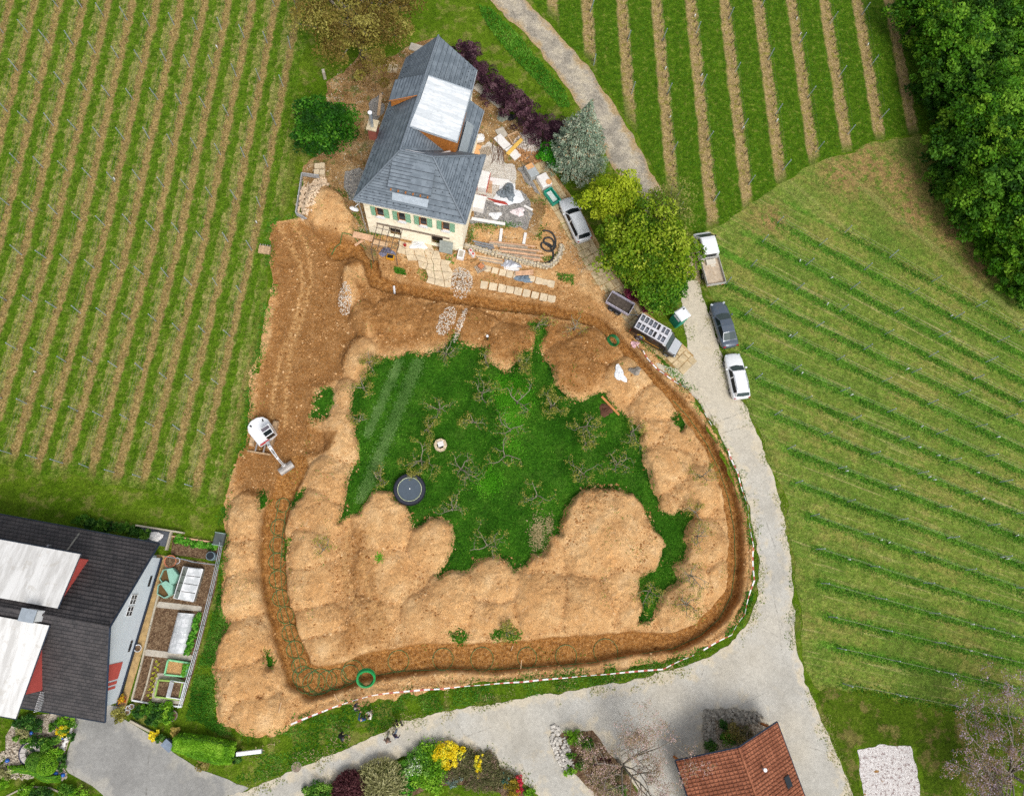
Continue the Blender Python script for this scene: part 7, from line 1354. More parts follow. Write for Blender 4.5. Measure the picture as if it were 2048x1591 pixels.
# low wall and planter behind the neighbour house
o = thing('terrace_planter', 'walled planter with white stones behind the neighbour house roof', 'planter', W3(318, 1075), R(-10))
MB().box((.0, .75, .25), (4.2, .14, .5)).build('wall', M_KERB, o); MB().box((1.0, -.1, .2), (.14, 1.7, .4)).build('wall', M_KERB, o); MB().box((-.4, 0, .1), (2.6, 1.3, .2)).build('paving', plain('dark paving', S(96,100,108), .9), o); MB().ball((-.2, .1, .3), (.7, .4, .25), 10, 6, jit=.2).build('white_stones', M_WHITE, o)
def bush(name, label, cat, u, v, rx, ry, h_, n, size, mat, seed, group=None, z0=0.0, cr=None):
    x, y = P(u, v, h_ * .5); o = thing(name, label, cat, (x, y, z0), 0, group); p_, cv, cc = crown_points(rx, ry, h_ * .6, max(12, int(26 * max(rx, ry))), n, cr or min(rx, ry) * .35, seed, -.3)
    link('foliage', leaf_mesh('foliage', p_ + np.array([0, 0, h_ * .5]), size, mat, seed, .6, cv), None, o); m = MB(); [m.tube([(0, 0, -.05), (cc[k % len(cc)][0] * .5, cc[k % len(cc)][1] * .5, h_ * .5)], [.03, .015], 4) for k in range(5)]; m.build('stems', M_BARK, o, fixn=False); return o
def clipped(name, label, cat, outline, h_, n, size, mat, seed, round_=.25):
    """clipped hedge: solid body plus leaf skin"""
    pts = [W3(*p) for p in outline]; c = sum(pts, Vector()) / len(pts); o = thing(name, label, cat, c); loc = [p - c for p in pts]
    MB().loft([[up(p * .95, 0) for p in loc], [up(p * .95, h_ * .75) for p in loc], [up(p * (.95 - round_ * .4), h_ * .95) for p in loc]]).build('body', mat_dark(mat), o)
    r = np.random.default_rng(seed); poly = np.array([(p.x, p.y) for p in loc]); lo, hi = poly.min(0), poly.max(0); pp = lo + r.random((n * 3, 2)) * (hi - lo); dd = sdf([tuple(q) for q in poly], pp[:, 0], pp[:, 1], 9.0); pp = pp[dd < .06][:n]; dd = dd[dd < .06][:n]
    z = h_ * (1 - np.clip(1 + dd / .35, 0, 1) ** 2 * (.25 + .6 * r.random(len(dd)))) + r.normal(size=len(dd)) * .03
    link('leaves', leaf_mesh('leaves', np.concatenate([pp, z[:, None]], 1), size, mat, seed, 1.0, vnoise(pp[:, 0], pp[:, 1], .5)), None, o); return o
def mat_dark(m_): return plain('hedge body', S(74,124,24), .95, var=.3, scale=9)
LGREEN = leafmat('fresh hedge leaves', [(0, S(64,112,10)), (.5, S(104,158,22)), (1, S(146,190,54))]); MGREEN = leafmat('mid shrub leaves', [(0, S(40,86,14)), (.5, S(78,128,28)), (1, S(124,164,60))]); DKG = leafmat('deep shrub leaves', [(0, S(20,54,14)), (.5, S(46,92,26)), (1, S(92,134,52))]); OLIV = leafmat('heather leaves', [(0, S(74,76,44)), (.4, S(100,102,62)), (.8, S(120,116,76)), (1, S(140,116,100))]); YEL = leafmat('yellow blossom', [(0, S(206,178,10)), (.4, S(238,214,24)), (.85, S(248,232,70)), (1, S(130,150,30))], .2); PURB = leafmat('barberry leaves', [(0, S(50,18,28)), (.5, S(84,42,48)), (1, S(120,78,78))]); PALEB = leafmat('pale broom twigs', [(0, S(120,122,72)), (.5, S(158,156,104)), (1, S(192,188,140))]); REDF = leafmat('red flowers', [(0, S(170,30,50)), (.5, S(214,60,80)), (.8, S(230,100,110)), (1, S(90,110,40))])
M_BVEG = leafmat('vegetable leaves', [(0, S(44,108,16)), (.5, S(84,156,34)), (1, S(132,190,70))]); M_YVEG = leafmat('lettuce leaves', [(0, S(140,150,20)), (.5, S(184,186,50)), (1, S(210,206,96))])
rr = random.Random(31)
for i in range(9): u, v = j4(1080 + i * 72, 300 + i * 17); bush('strawberry_plant', f'leafy plant in the green row of the upper vegetable bed, {ORD[i]} from the left', 'plant', u, v, .38, .38, .4, 220, .16, M_BVEG, 500 + i, 'plants in the upper bed row')
for i in range(12): f = i / 11; bush('potato_plant', f'leafy plant in the row between fleece tunnel and fence, {ORD[i]} from the top', 'plant', 397 - 21 * f, 1232 + 72 * f, .3, .34, .5, 200, .16, M_BVEG, 520 + i, 'plants beside the fleece tunnel')
for i in range(14): f = i / 13; bush('lettuce', f'yellow green lettuce in the lowest bed, {ORD[i]} from the top', 'plant', 315 - 18 * f + (4 if i % 2 else -2), 1322 + 72 * f, .13, .13, .15, 50, .1, M_YVEG, 540 + i, 'lettuces in the lowest bed')
for i in range(4): bush('cabbage', f'green plant at the right end of the mint framed bed, {ORD[i]} from the top', 'plant', 374 - i * 1.5, 1329 + i * 6, .25, .25, .35, 120, .14, M_BVEG, 560 + i, 'plants in the mint framed bed', .3)
for i in range(7): bush('roof_side_shrub', f'leafy shrub in the strip behind the neighbour roof, {ORD[i]} from the right', 'shrub', 288 - i * 21, 1066 - i * 4.2, .75, .55, .7, 700, .17, (MGREEN, DKG)[i % 2], 570 + i, 'shrubs behind the neighbour roof')
for i, (u, v, r_, mt) in enumerate([(280,1422,.7,DKG),(297,1418,.75,MGREEN),(312,1424,.9,DKG),(328,1420,.85,LGREEN),(336,1436,.6,LGREEN),(300,1436,.6,DKG),(322,1440,.6,MGREEN),(289,1412,.35,LGREEN)]): bush('bed_shrub', f'green shrub below the vegetable plot, {ORD[i]} counted from the path', 'shrub', u, v, r_, r_ * .8, .7, int(900 * r_), .17, mt, 580 + i, 'shrubs below the vegetable plot')
bush('golden_shrub', 'golden leaved round shrub beside the driveway bed', 'shrub', 307, 1469, .5, .5, .6, 600, .13, YEL, 590); bush('variegated_shrub', 'large dull yellow green shrub at the driveway head', 'shrub', 240, 1431, .7, .75, .8, 900, .15, leafmat('variegated', [(0, S(96,96,30)), (.5, S(138,134,54)), (1, S(170,166,90))]), 591); bush('dark_shrub', 'dark conical shrub beside the golden shrub', 'shrub', 321, 1476, .42, .42, .8, 600, .13, DKG, 592); bush('tawny_shrub', 'tawny yellow grass tuft beside the hedge end', 'shrub', 350, 1464, .5, .4, .5, 500, .16, leafmat('tawny', [(0, S(140,120,50)), (1, S(196,176,96))]), 593); bush('bronze_shrub', 'olive bronze shrub at the lower hedge edge', 'shrub', 408, 1526, .75, .6, .7, 800, .14, leafmat('bronze', [(0, S(96,84,40)), (.5, S(138,124,64)), (1, S(172,158,96))]), 594); bush('dwarf_conifer', 'dark green dwarf conifer right of the clipped hedge', 'shrub', 474, 1510, .5, .6, .8, 900, .12, DKG, 595)
clipped('clipped_hedge', 'large bright green clipped hedge beside the white barrier', 'hedge', [(354,1472),(366,1463),(420,1470),(476,1483),(474,1500),(464,1522),(445,1524),(400,1512),(352,1494)], 1.3, 9000, .17, LGREEN, 61)
plank('bed_board', 'pale plank edging of the driveway bed', (262,1440), (330,1475), .18, .25, M_KERB, .0, 'edging'); boxy('blue_bin', 'small grey blue bin beside the driveway bed', 'bin', 341, 1487, (.9, .6, .6), R(-40), plain('blue grey bin', S(110,126,146), .6), .02, [('lid', (0, 0, .63), (.95, .65, .06), plain('blue grey bin lid', S(132,146,164), .6))])
o = thing('white_barrier', 'white barrier box beside the clipped hedge and road', 'barrier', W3(503, 1500), ang((482,1502),(524,1497))); MB().box((0, 0, .75), (2.05, .32, .3)).build('beam', M_WHITEP, o, bevel=.03); [MB().box((x, 0, .3), (.1, .1, .6)).build('post', M_STL, o) for x in (-.85, .85)]; MB().box((1.03, 0, .75), (.06, .34, .32)).build('end_cap', M_STL, o)
o = thing('manhole_cover', 'round brown manhole cover in the lower road', 'manhole', W3(593, 1533, .032)); MB().cyl((0, 0, 0), (0, 0, .012), .37, .37, 24).build('cover', plain('rusty cast iron', S(146,130,114), .8, var=.2, scale=12), o); MB().tube([(.4 * math.cos(a), .4 * math.sin(a), .01) for a in [6.283 * k / 24 for k in range(24)]], .02, 4, True).build('ring', M_CONC, o)
# rock garden at the lower left
o = thing('stone_ring', 'round stone fire ring in the pebble garden at lower left', 'fire ring', W3(66, 1503))
for k in range(12): a0, a1 = 6.283 * k / 12, 6.283 * (k + 1) / 12 - .05; MB().prism([(q * math.cos(a), q * math.sin(a)) for q, a in ((.42, a0), (.85, a0), (.85, a1), (.42, a1))], 0, .4).build('stone', plain('ring stone', S(196,190,184), .9, var=.15), o)
MB().cyl((0, 0, .0), (0, 0, .1), .42, .42, 16).build('floor', DKG and plain('mossy floor', S(70,92,70), .9), o); MB().tube([(.98 * math.cos(a), .98 * math.sin(a), .12) for a in [6.283 * k / 24 for k in range(24)]], .1, 5, True).build('border', plain('dark blue border', S(52,54,84), .7), o)
for i, (u, v, r_, lab) in enumerate([(100,1525,.85,'larger clipped ball bush in the pebble garden'),(77,1519,.72,'smaller darker ball bush beside the stone ring')]):
    o = thing('ball_bush', lab, 'shrub', W3(u, v), 0, 'ball bushes'); MB().ball((0, 0, .45), (r_ * .93, r_ * .93, .5), 16, 8).build('core', plain('hedge core', S(30,60,14), .95), o); r = np.random.default_rng(i); d = r.normal(size=(4200, 3)); d /= np.linalg.norm(d, axis=1)[:, None]; d = d[d[:, 2] > -.4]; link('leaves', leaf_mesh('leaves', d * np.array([r_, r_, .55]) + np.array([0, 0, .45]), .1, (LGREEN, MGREEN)[i], i, .8), None, o)
hp = [(22,1536),(40,1534),(58,1537),(74,1541),(88,1551),(104,1556),(124,1554)]; out = [(u, v - 6) for u, v in hp] + [(u, v + 6) for u, v in hp[::-1]]
clipped('wave_hedge', 'wavy low clipped hedge below the pebble garden', 'hedge', out, .6, 4200, .13, LGREEN, 62)
for i, (u, v, r_, mt) in enumerate([(40,1447,.9,DKG),(58,1442,1.0,DKG),(72,1450,.8,REDF and DKG),(48,1462,.9,PALEB),(108,1448,.6,MGREEN),(128,1440,.8,LGREEN),(136,1452,.8,MGREEN),(126,1462,.7,YEL),(140,1470,.6,DKG),(60,1482,.8,MGREEN),(80,1484,.9,DKG),(95,1488,.9,MGREEN),(108,1478,.7,MGREEN),(112,1502,.9,LGREEN),(96,1506,.7,MGREEN),(126,1515,.6,DKG),(125,1532,.6,DKG),(34,1474,.4,MGREEN)]):
    bush('rock_garden_shrub', f'shrub of the pebble garden below the neighbour house, {ORD[i]} from the top left', 'shrub', u, v, r_ * .78, r_ * .68, .6, int(600 * r_) + 150, .15, mt, 600 + i, 'shrubs of the pebble garden')
for i, (u, v) in enumerate([(17,1519),(114,1545),(128,1548),(125,1474),(65,1464)]): o = MB().ball((0, 0, .16), .17, 12, 8).build('glass_ball', plain('blue glaze', S(44,104,196), .2, 0, .5), None, W3(u, v), smooth=True); tag(o, f'shiny blue garden ball in the pebble garden, {ORD[i]} of five', 'ball', 'blue garden balls')
rr = random.Random(77)
for i in range(12):
    u, v = 146 - i * 1.9 + rr.uniform(-2, 2), 1448 + i * 4.6; o = MB().ball((0, 0, .12), (rr.uniform(.14, .24), rr.uniform(.12, .2), .14), 7, 5, jit=.2).build('border_stone', M_WHITE, None, W3(u, v)); tag(o, f'white border stone beside the driveway, {ORD[i]} from the top', 'stone', 'white stones along the driveway')
stones_heap('pebbles', 'pale pebbles spread round the stone ring', 45, 1522, 420, 1.9, 1.3, .05, .14, plain('pale pebble', S(206,194,174), .9, var=.3, scale=7), 41, -.2); stones_heap('pebbles', 'pale pebbles in the gap between ball bush and wave hedge', 98, 1540, 260, 1.6, .5, .05, .13, plain('pale pebble', S(206,194,174), .9, var=.3, scale=7), 42, -.4)
edging('lawn_edge', 'thin stone edging curving through the lower left lawn', [(0,1566),(14,1560),(26,1548),(34,1545)], .1, .08, M_KERB); edging('lawn_edge', 'curved kerb round the flower bed at the bottom left edge', [(14,1591),(40,1578),(70,1572),(100,1574),(118,1582)], .12, .1, M_KERB)
for i, (u, v, r_, mt) in enumerate([(52,1586,.9,LGREEN),(75,1590,.8,DKG),(95,1588,.7,DKG),(132,1586,1.0,YEL and MGREEN),(160,1590,.9,LGREEN),(8,1545,.8,PALEB),(5,1565,.7,LGREEN)]): bush('lawn_bed_shrub', f'shrub along the bottom left picture edge, {ORD[i]} of seven', 'shrub', u, v, r_, r_ * .8, .7, int(800 * r_), .15, mt, 640 + i, 'shrubs at the bottom left edge')
# bottom garden
def spiky(name, label, u, v, r_, h_, n, mat, seed):
    x, y = P(u, v); o = thing(name, label, 'shrub', (x, y, .03)); r = np.random.default_rng(seed); a = r.random(n) * 6.283; f = r.random(n) ** .6 * r_; C = np.stack([np.cos(a) * f, np.sin(a) * f, h_ * (1 - .55 * (f / r_) ** 2) * (.6 + .5 * r.random(n))], 1); D = np.stack([np.cos(a), np.sin(a), .6 + 0 * a], 1); link('foliage', leaf_mesh('foliage', C, .34, mat, seed, .3, None, .22, D), None, o); m = MB(); [m.tube([(0, 0, 0), (math.cos(k * .63) * r_ * .6, math.sin(k * .63) * r_ * .6, h_ * .7)], [.03, .012], 4) for k in range(10)]; m.build('stems', M_BARK, o, fixn=False)
bush('forsythia', 'large bright yellow flowering shrub at the road edge of the bottom garden', 'shrub', 897, 1507, 1.5, 1.0, .8, 3400, .16, YEL, 660); bush('yellow_broom', 'narrow yellow flowering shrub among olive ground cover', 'shrub', 957, 1528, .4, 1.1, .6, 900, .15, YEL, 661); spiky('barberry_bush', 'dark purple spiky bush in the bottom garden', 703, 1574, 1.5, 1.3, 4200, PURB, 662); spiky('broom_bush', 'pale radiating broom bush beside the purple bush', 763, 1570, 2.3, 1.3, 4600, PALEB, 663)
bush('spirea_shrub', 'green shrub with white flower specks above the pale broom', 'shrub', 833, 1527, 1.2, 1.2, .9, 2600, .15, leafmat('spirea', [(0, S(50,100,20)), (.5, S(92,146,40)), (.85, S(140,176,80)), (1, S(226,230,214))]), 664); bush('juniper', 'spreading bright green ground shrub left of the yellow shrub', 'shrub', 862, 1528, 1.6, 2.2, .7, 4600, .17, LGREEN, 665); bush('juniper', 'spreading green ground shrub right of the pale broom', 'shrub', 803, 1562, 1.4, 1.5, .7, 3000, .17, leafmat('bright shrub leaves', [(0, S(24,92,6)), (.5, S(48,134,14)), (1, S(96,172,40))]), 666); bush('juniper', 'low green shrub at the left bottom edge of the garden', 'shrub', 640, 1584, 1.6, .9, .7, 2200, .17, MGREEN, 667); bush('juniper', 'green shrub below the spirea toward the lawn', 'shrub', 840, 1558, 1.3, .9, .6, 1800, .17, LGREEN, 668)
for i, (u, v, a) in enumerate([(679,1565,26),(716,1551,24),(756,1539,27),(795,1526,20)]): clipped('box_hedge', f'low clipped box hedge block along the road, {ORD[i]} from the left', 'hedge', [(u - a * .7, v + a * .3), (u - a * .5, v + a * .05), (u + a * .75, v - a * .42), (u + a * .85, v - a * .12), (u - a * .3, v + a * .42)], .5, 1300, .13, LGREEN, 670 + i)['group'] = 'box hedge blocks along the road'
for i, (u, v) in enumerate([(925,1505),(938,1517),(920,1522),(930,1535),(946,1545),(905,1530),(915,1545),(962,1512),(975,1525),(980,1540),(965,1550),(990,1548),(1000,1560),(975,1565),(950,1560),(895,1545),(1010,1556)]): bush('heather', f'olive heather cushion in the bottom garden, {ORD[i]} of the patch', 'shrub', u, v, 1.0, .9, .5, 1000, .12, OLIV, 680 + i, 'heather cushions')
bush('teal_shrub', 'blue green small shrub at the right rim of the bottom garden', 'shrub', 1009, 1557, .5, .5, .5, 500, .13, leafmat('teal', [(0, S(40,84,70)), (1, S(96,140,120))]), 700); bush('azalea', 'orange green shrub beside the red flowers', 'shrub', 1024, 1573, .75, 1.0, .6, 1200, .13, leafmat('orange green', [(0, S(96,92,20)), (.5, S(146,128,30)), (1, S(190,160,50))]), 701); bush('red_azalea', 'red flowering shrub at the driveway edge of the bottom garden', 'shrub', 1037, 1571, .4, 1.1, .6, 900, .12, REDF, 702); bush('lime_shrub', 'small lime green shrub at the bottom corner of the garden', 'shrub', 1058, 1586, .6, .5, .5, 600, .13, LGREEN, 703); bush('blue_shrub', 'grey blue plants above the small garden lawn', 'shrub', 905, 1558, .8, .6, .4, 700, .14, leafmat('grey blue', [(0, S(84,110,100)), (1, S(150,170,160))]), 704); bush('dark_juniper', 'dark green shrub between purple bush and broom', 'shrub', 727, 1583, .7, .7, .6, 800, .14, DKG, 705)
# rockeries by the brown roof
for i, (u, v, r_, h_, mt) in enumerate([(1150,1474,1.0,.6,LGREEN),(1140,1510,.45,.5,MGREEN),(1158,1530,.6,.5,MGREEN),(1140,1540,.6,.5,LGREEN),(1175,1490,.8,.5,MGREEN),(1205,1525,.9,.5,PURB),(1180,1520,.9,.5,OLIV),(1230,1550,.9,.5,OLIV),(1195,1560,.9,.5,OLIV),(1215,1580,.9,.5,PALEB),(1240,1580,.7,.4,MGREEN)]): bush('rockery_shrub', f'low shrub in the stone edged island bed under the magnolia, {ORD[i]} from the top', 'shrub', u, v, r_, r_ * .7, h_, int(900 * r_), .13, mt, 710 + i, 'shrubs of the magnolia bed')
for i, (u, v, r_, h_, mt) in enumerate([(1446,1450,.5,.7,DKG),(1420,1490,.7,.9,DKG),(1468,1462,1.0,.4,leafmat('tawny2', [(0, S(110,104,50)), (.5, S(146,136,74)), (1, S(176,160,100))])),(1490,1470,.9,.4,OLIV),(1455,1478,.8,.4,MGREEN)]): bush('rockery_shrub', f'shrub in the grey stone rockery above the brown roof, {ORD[i]} of five', 'shrub', u, v, r_, r_, h_, int(1100 * r_), .12, mt, 730 + i, 'shrubs of the grey rockery')
M_GROCK = plain('grey rockery stone', S(164,158,146), .9, var=.35, scale=4)
stones_heap('rockery_stones', 'white rim stones of the island bed under the magnolia', 1124, 1500, 240, .7, 2.2, .12, .22, plain('white rim stone', S(216,210,200), .9, var=.25, scale=5), 51, .35); stones_heap('rockery_stones', 'grey rocks along the upper rim of the rockery by the brown roof', 1470, 1432, 240, 2.6, .55, .25, .26, M_GROCK, 52, -.1); stones_heap('rockery_stones', 'grey rocks along the left rim of the rockery by the brown roof', 1418, 1465, 200, .5, 2.0, .2, .24, M_GROCK, 53)

# ================================================================ PEOPLE
def person(label, u, v, heading, top, legs, skin=S(206,160,130), hair=S(70,54,44), pose='stand', stripes=None, h=1.84, sh=1.0):
    x, y = P(u, v, .95); o = thing('person', label, 'person', (x, y, max(hz(x, y), 0.0) + (.03 if v > 1440 else 0)), heading, 'people beside the lower road'); k = h / 1.74; lean = .35 if pose == 'bend' else (.06 if pose == 'walk' else .02); st_ = .26 if pose == 'walk' else .05
    J = {}; J['pel'] = Vector((0, 0, .93)); J['chest'] = Vector((lean * .7, 0, 1.28)); J['neck'] = Vector((lean, 0, 1.46)); J['head'] = Vector((lean + .05, 0, 1.60)); chain = [('pel', 'chest', .145, .165), ('chest', 'neck', .165, .06), ('neck', 'head', .06, .06)]
    m = MB()
    def limb(pts, rads, mi, n=8): m.tube(pts, rads, n, mi=mi)
    # torso: one loft from hips to neck
    rings = []
    for (px, z, rx_, ry_) in ((0, .82, .13, .17), (0, .95, .135, .18), (lean * .4, 1.1, .125, .165), (lean * .7, 1.28, .14, .20), (lean * .9, 1.40, .12, .205), (lean, 1.455, .075, .10), (lean + .01, 1.50, .055, .058)): rings.append([(px + rx_ * math.cos(a), ry_ * sh * math.sin(a), z) for a in [6.283 * i / 14 for i in range(14)]])
    m.loft(rings[:2], True, 1); m.loft(rings[1:6], True, 0); m.loft(rings[5:], True, 2)
    for s in (-1, 1):
        hip = (0, s * .095, .88); kn = (.06 + (st_ * s if pose == 'walk' else .02), s * .105, .48); an = ((st_ * s * .9 - .08) if pose == 'walk' else -.01, s * .11, .09); limb([hip, ((hip[0] + kn[0]) / 2, s * .1, .68), kn, ((kn[0] + an[0]) / 2 - .02, s * .108, .28), an], [.085, .078, .058, .056, .04], 1)
        m.loft([[(an[0] + dx, an[1] + w_ * math.sin(a), .045 + .045 * math.cos(a)) for a in [6.283 * i / 8 for i in range(8)]] for dx, w_ in ((-.08, .03), (-.04, .045), (.06, .05), (.15, .045), (.19, .02))], True, 3)
        shd = (lean * .95, s * .20 * sh, 1.40); fwd = .30 if pose in ('reach', 'bend') and s == 1 else (.16 if pose == 'talk' else .05); el = (lean * .9 + (.10 if fwd > .1 else -.03), s * .27, 1.12); wr = (lean * .9 + fwd + .05, s * (.22 if fwd > .1 else .28), 1.08 if fwd > .1 else .88)
        if pose == 'reach' and s == 1: el = (.25, s * .22, 1.22); wr = (.5, s * .17, 1.18)
        limb([shd, ((shd[0] + el[0]) / 2, (shd[1] + el[1]) / 2, (shd[2] + el[2]) / 2), el, ((el[0] + wr[0]) / 2, (el[1] + wr[1]) / 2, (el[2] + wr[2]) / 2), wr], [.062, .054, .046, .042, .032], 0)
        W_ = Vector(wr); d = (W_ - Vector(el)).normalized(); n_ = d.cross(Vector((0, 0, 1))); n_ = n_.normalized() if n_.length > .1 else Vector((1, 0, 0)); m.tube([W_ - d * .02, W_ + d * .04, W_ + d * .09], [.028, .042, .036], 6, mi=2)
        for q in range(4): b_ = W_ + d * .085 + n_ * (.03 - .02 * q); L_ = (.06, .075, .07, .055)[q]; c_ = b_ + d * L_ * .55; m.tube([b_, c_, c_ + (d * .8 + Vector((0, 0, -.6))).normalized() * L_ * .5], [.010, .009, .007], 5, mi=2)
        m.tube([W_ + d * .03 + n_ * .035, W_ + d * .06 + n_ * .065, W_ + d * .085 + n_ * .072], [.012, .010, .008], 5, mi=2)
    hd = J['head']; m.ball(hd + Vector((0, 0, .03)), (.098, .078, .125), 14, 10, 2); m.ball(hd + Vector((.10, 0, .01)), (.022, .016, .024), 6, 4, 2)
    for s in (-1, 1): m.ball(hd + Vector((0, s * .08, .02)), (.02, .012, .032), 6, 4, 2); m.ball(hd + Vector((.088, s * .032, .04)), (.012, .013, .010), 6, 4, 3)
    m.tube([hd + Vector((.092, -.025, -.045)), hd + Vector((.098, 0, -.047)), hd + Vector((.092, .025, -.045))], .007, 4, mi=4)
    if stripes:
        for z in (1.12, 1.30): m.tube([(lean * (z - .9) / .5 + .15 * math.cos(a), .205 * sh * math.sin(a), z) for a in [6.283 * i / 14 for i in range(14)]], .022, 4, True, 5)
        for s in (-1, 1): m.box((lean * .95, s * .12, 1.435), (.2, .06, .03), mi=5)
    cm = lambda n_, c_, r_=.8: plain(n_ + label[:28], c_, r_, var=.15, scale=9)
    b = m.build('body', [cm('top ', top), cm('trousers ', legs), cm('skin ', skin, .6), plain('dark shoe', S(36,34,34), .7), plain('lip tone', S(160,90,84), .6), plain('reflective stripe', S(226,232,150), .4)], o, smooth=True, fixn=False); b.scale = (k, k, k)
    hm = MB(); hm.ball(hd + Vector((-.015, 0, .055)), (.103, .086, .118), 14, 8, jit=.04); hb = hm.build('hair', cm('hair ', hair, .9), o, smooth=True, fixn=False); hb.scale = (k, k, k)
    return o
person('person in a navy jacket and beige trousers nearest the barrier tape', 711, 1413, R(10), S(46,48,66), S(186,170,146), hair=S(170,160,150), pose='talk')
person('person in a blue jacket standing below two others on the grass', 724, 1437, R(85), S(48,84,140), S(60,60,72), hair=S(196,170,140), pose='reach')
person('person in a cream jacket with dark hair on the grass', 741, 1428, R(200), S(238,230,216), S(226,220,226), hair=S(48,30,32), pose='talk', sh=1.25)
person('person in a dark coat with pale reflective stripes at the road edge', 797, 1447, R(120), S(34,38,34), S(44,44,46), hair=S(40,34,30), pose='walk', stripes=True)
person('person in a grey brown top walking on the road', 776, 1477, R(250), S(132,114,104), S(200,196,188), hair=S(150,126,112), pose='walk')
person('person in a navy top with a pale blue shoulder on the road', 791, 1470, R(60), S(44,42,74), S(170,190,214), hair=S(40,34,44), pose='walk')
person('person in black leaning forward alone at the grass edge', 680, 1470, R(-20), S(38,40,44), S(30,30,34), hair=S(92,96,100), pose='bend')
# ================================================================ LOOSE GROUND COVER (nobody could count it)
def tuft_mesh(name, C, size, mat, seed, lean=.5):
    r = np.random.default_rng(seed); n = len(C); a = r.random(n) * 6.283; w = size * (.35 + .3 * r.random(n)); hgt = size * (.25 + .4 * r.random(n)); b = r.random(n) * 6.283; l = size * (.35 + lean * r.random(n))
    d = np.stack([np.cos(a) * w, np.sin(a) * w, 0 * a], 1) * .5; tip = np.stack([np.cos(b) * l, np.sin(b) * l, hgt], 1)
    V = np.stack([C - d, C + d, C + tip], 1).reshape(-1, 3); return mesh_np(name, V, np.arange(3 * n).reshape(n, 3), mat, False, None, dict(v=np.repeat(np.clip(vnoise(C[:, 0], C[:, 1], 1.1) * .7 + r.random(n) * .5 - .1, 0, 1), 3)))
def scatter_in(polys, n, seed, cond=None):
    r = np.random.default_rng(seed); out = []
    for p in polys:
        q = np.array(p); lo, hi = q.min(0), q.max(0); pts = lo + r.random((n, 2)) * (hi - lo); d = sdf(p, pts[:, 0], pts[:, 1]); pts = pts[d < 0]; out.append(pts)
    pts = np.concatenate(out)
    if cond is not None: pts = pts[cond(pts[:, 0], pts[:, 1], r)]
    return pts
def withz(p): return np.concatenate([p, (hzv(p[:, 0], p[:, 1]) + .02)[:, None]], 1)
def stuff(name, me, label, cat): o = link(name, me); return tag(o, label, cat, None, 'stuff')
T_ORCH = leafmat('orchard blades', [(0, S(26,72,7)), (.35, S(46,100,13)), (.7, S(72,128,24)), (1, S(112,158,48))], .3, .8); T_FRESH = leafmat('fresh blades', [(0, S(58,128,12)), (.5, S(86,164,22)), (1, S(120,190,50))], .3, .8); T_LUSH = leafmat('verge blades', [(0, S(40,92,14)), (.5, S(72,130,28)), (1, S(120,164,62))], .3, .8); T_PALE = leafmat('pale dry blades', [(0, S(104,122,50)), (.5, S(138,148,74)), (1, S(178,172,108))], .3, .8)
r0 = np.random.default_rng(1)
def interp_grid(F, x, y):
    i = np.clip(((x - HXS[0]) / STEP).astype(int), 0, len(HXS) - 1); j = np.clip(((y - HYS[0]) / STEP).astype(int), 0, len(HYS) - 1); return F[j, i]
# orchard grass
p = scatter_in([ORCH], 90000, 5, lambda x, y, r: r.random(len(x)) < .25 + .75 * vnoise(x, y, 2.0, 3)); stuff('orchard_grass', tuft_mesh('orchard_grass', withz(p), .20, T_ORCH, 1), 'deep green grass blades of the orchard lawn', 'grass')
fr_ = []
for (u, v, s_, n) in [(1022,782,.85,5200),(1040,795,.7,2600),(1022,838,.55,2000),(977,963,.6,2400),(1020,895,.7,900),(760,1115,.2,150)]: c = np.array(P(u, v)); fr_.append(c + r0.normal(size=(n, 2)) * s_)
stuff('fresh_grass', tuft_mesh('fresh_grass', withz(np.concatenate(fr_)), .2, T_FRESH, 2), 'bright fresh grass patches on the orchard lawn', 'grass')
# pale wheel marks on the orchard
wm = []
for a, b, n, w_ in (((838,722),(722,1000),8500,.27),((800,722),(735,870),3800,.2)):
    A, B = np.array(P(*a)), np.array(P(*b)); f = r0.random(n)[:, None]; wm.append(A + (B - A) * f + r0.normal(size=(n, 2)) * w_)
wm = np.concatenate(wm); wm = wm[interp_grid(dO, wm[:, 0], wm[:, 1]) < -.1]
stuff('flattened_grass', tuft_mesh('flattened_grass', withz(wm), .17, leafmat('flattened blades', [(0, S(74,118,44)), (.5, S(104,144,70)), (1, S(136,168,100))], .3, .8), 3, 1.2), 'pale flattened grass in two wheel marks across the orchard', 'grass')
# weeds on the spoil and the verge between site and road
VERG = PL([(560,1478),(640,1432),(720,1416),(800,1396),(880,1380),(960,1369),(1080,1360),(1200,1348),(1330,1328),(1400,1306),(1420,1312),(1350,1337),(1270,1357),(1150,1377),(1060,1392),(950,1407),(880,1422),(800,1442),(720,1482),(650,1512),(580,1540),(520,1562),(470,1560),(500,1500)]); VERG2 = PL([(1470,930),(1490,985),(1505,1060),(1512,1120),(1510,1180),(1495,1230),(1450,1275),(1450,1262),(1490,1200),(1502,1120),(1492,1040),(1478,985)]); LSTR = PL([(452,1245),(468,1246),(452,1268),(436,1300),(428,1345),(425,1400),(432,1440),(470,1470),(440,1470),(395,1440),(372,1440),(385,1370),(410,1290),(435,1195),(440,1150)])
gaps = lambda lo: (lambda x, y, r: vnoise(x, y, 1.5, 8) + .25 * (r.random(len(x)) - .5) > lo)
p = np.concatenate([scatter_in([VERG], 42000, 7, gaps(.38)), scatter_in([VERG2], 12000, 8, gaps(.35)), scatter_in([LSTR], 16000, 9, gaps(.15))]); stuff('verge_grass', tuft_mesh('verge_grass', withz(p), .22, T_LUSH, 4), 'rough grass on the verge round the site', 'grass')
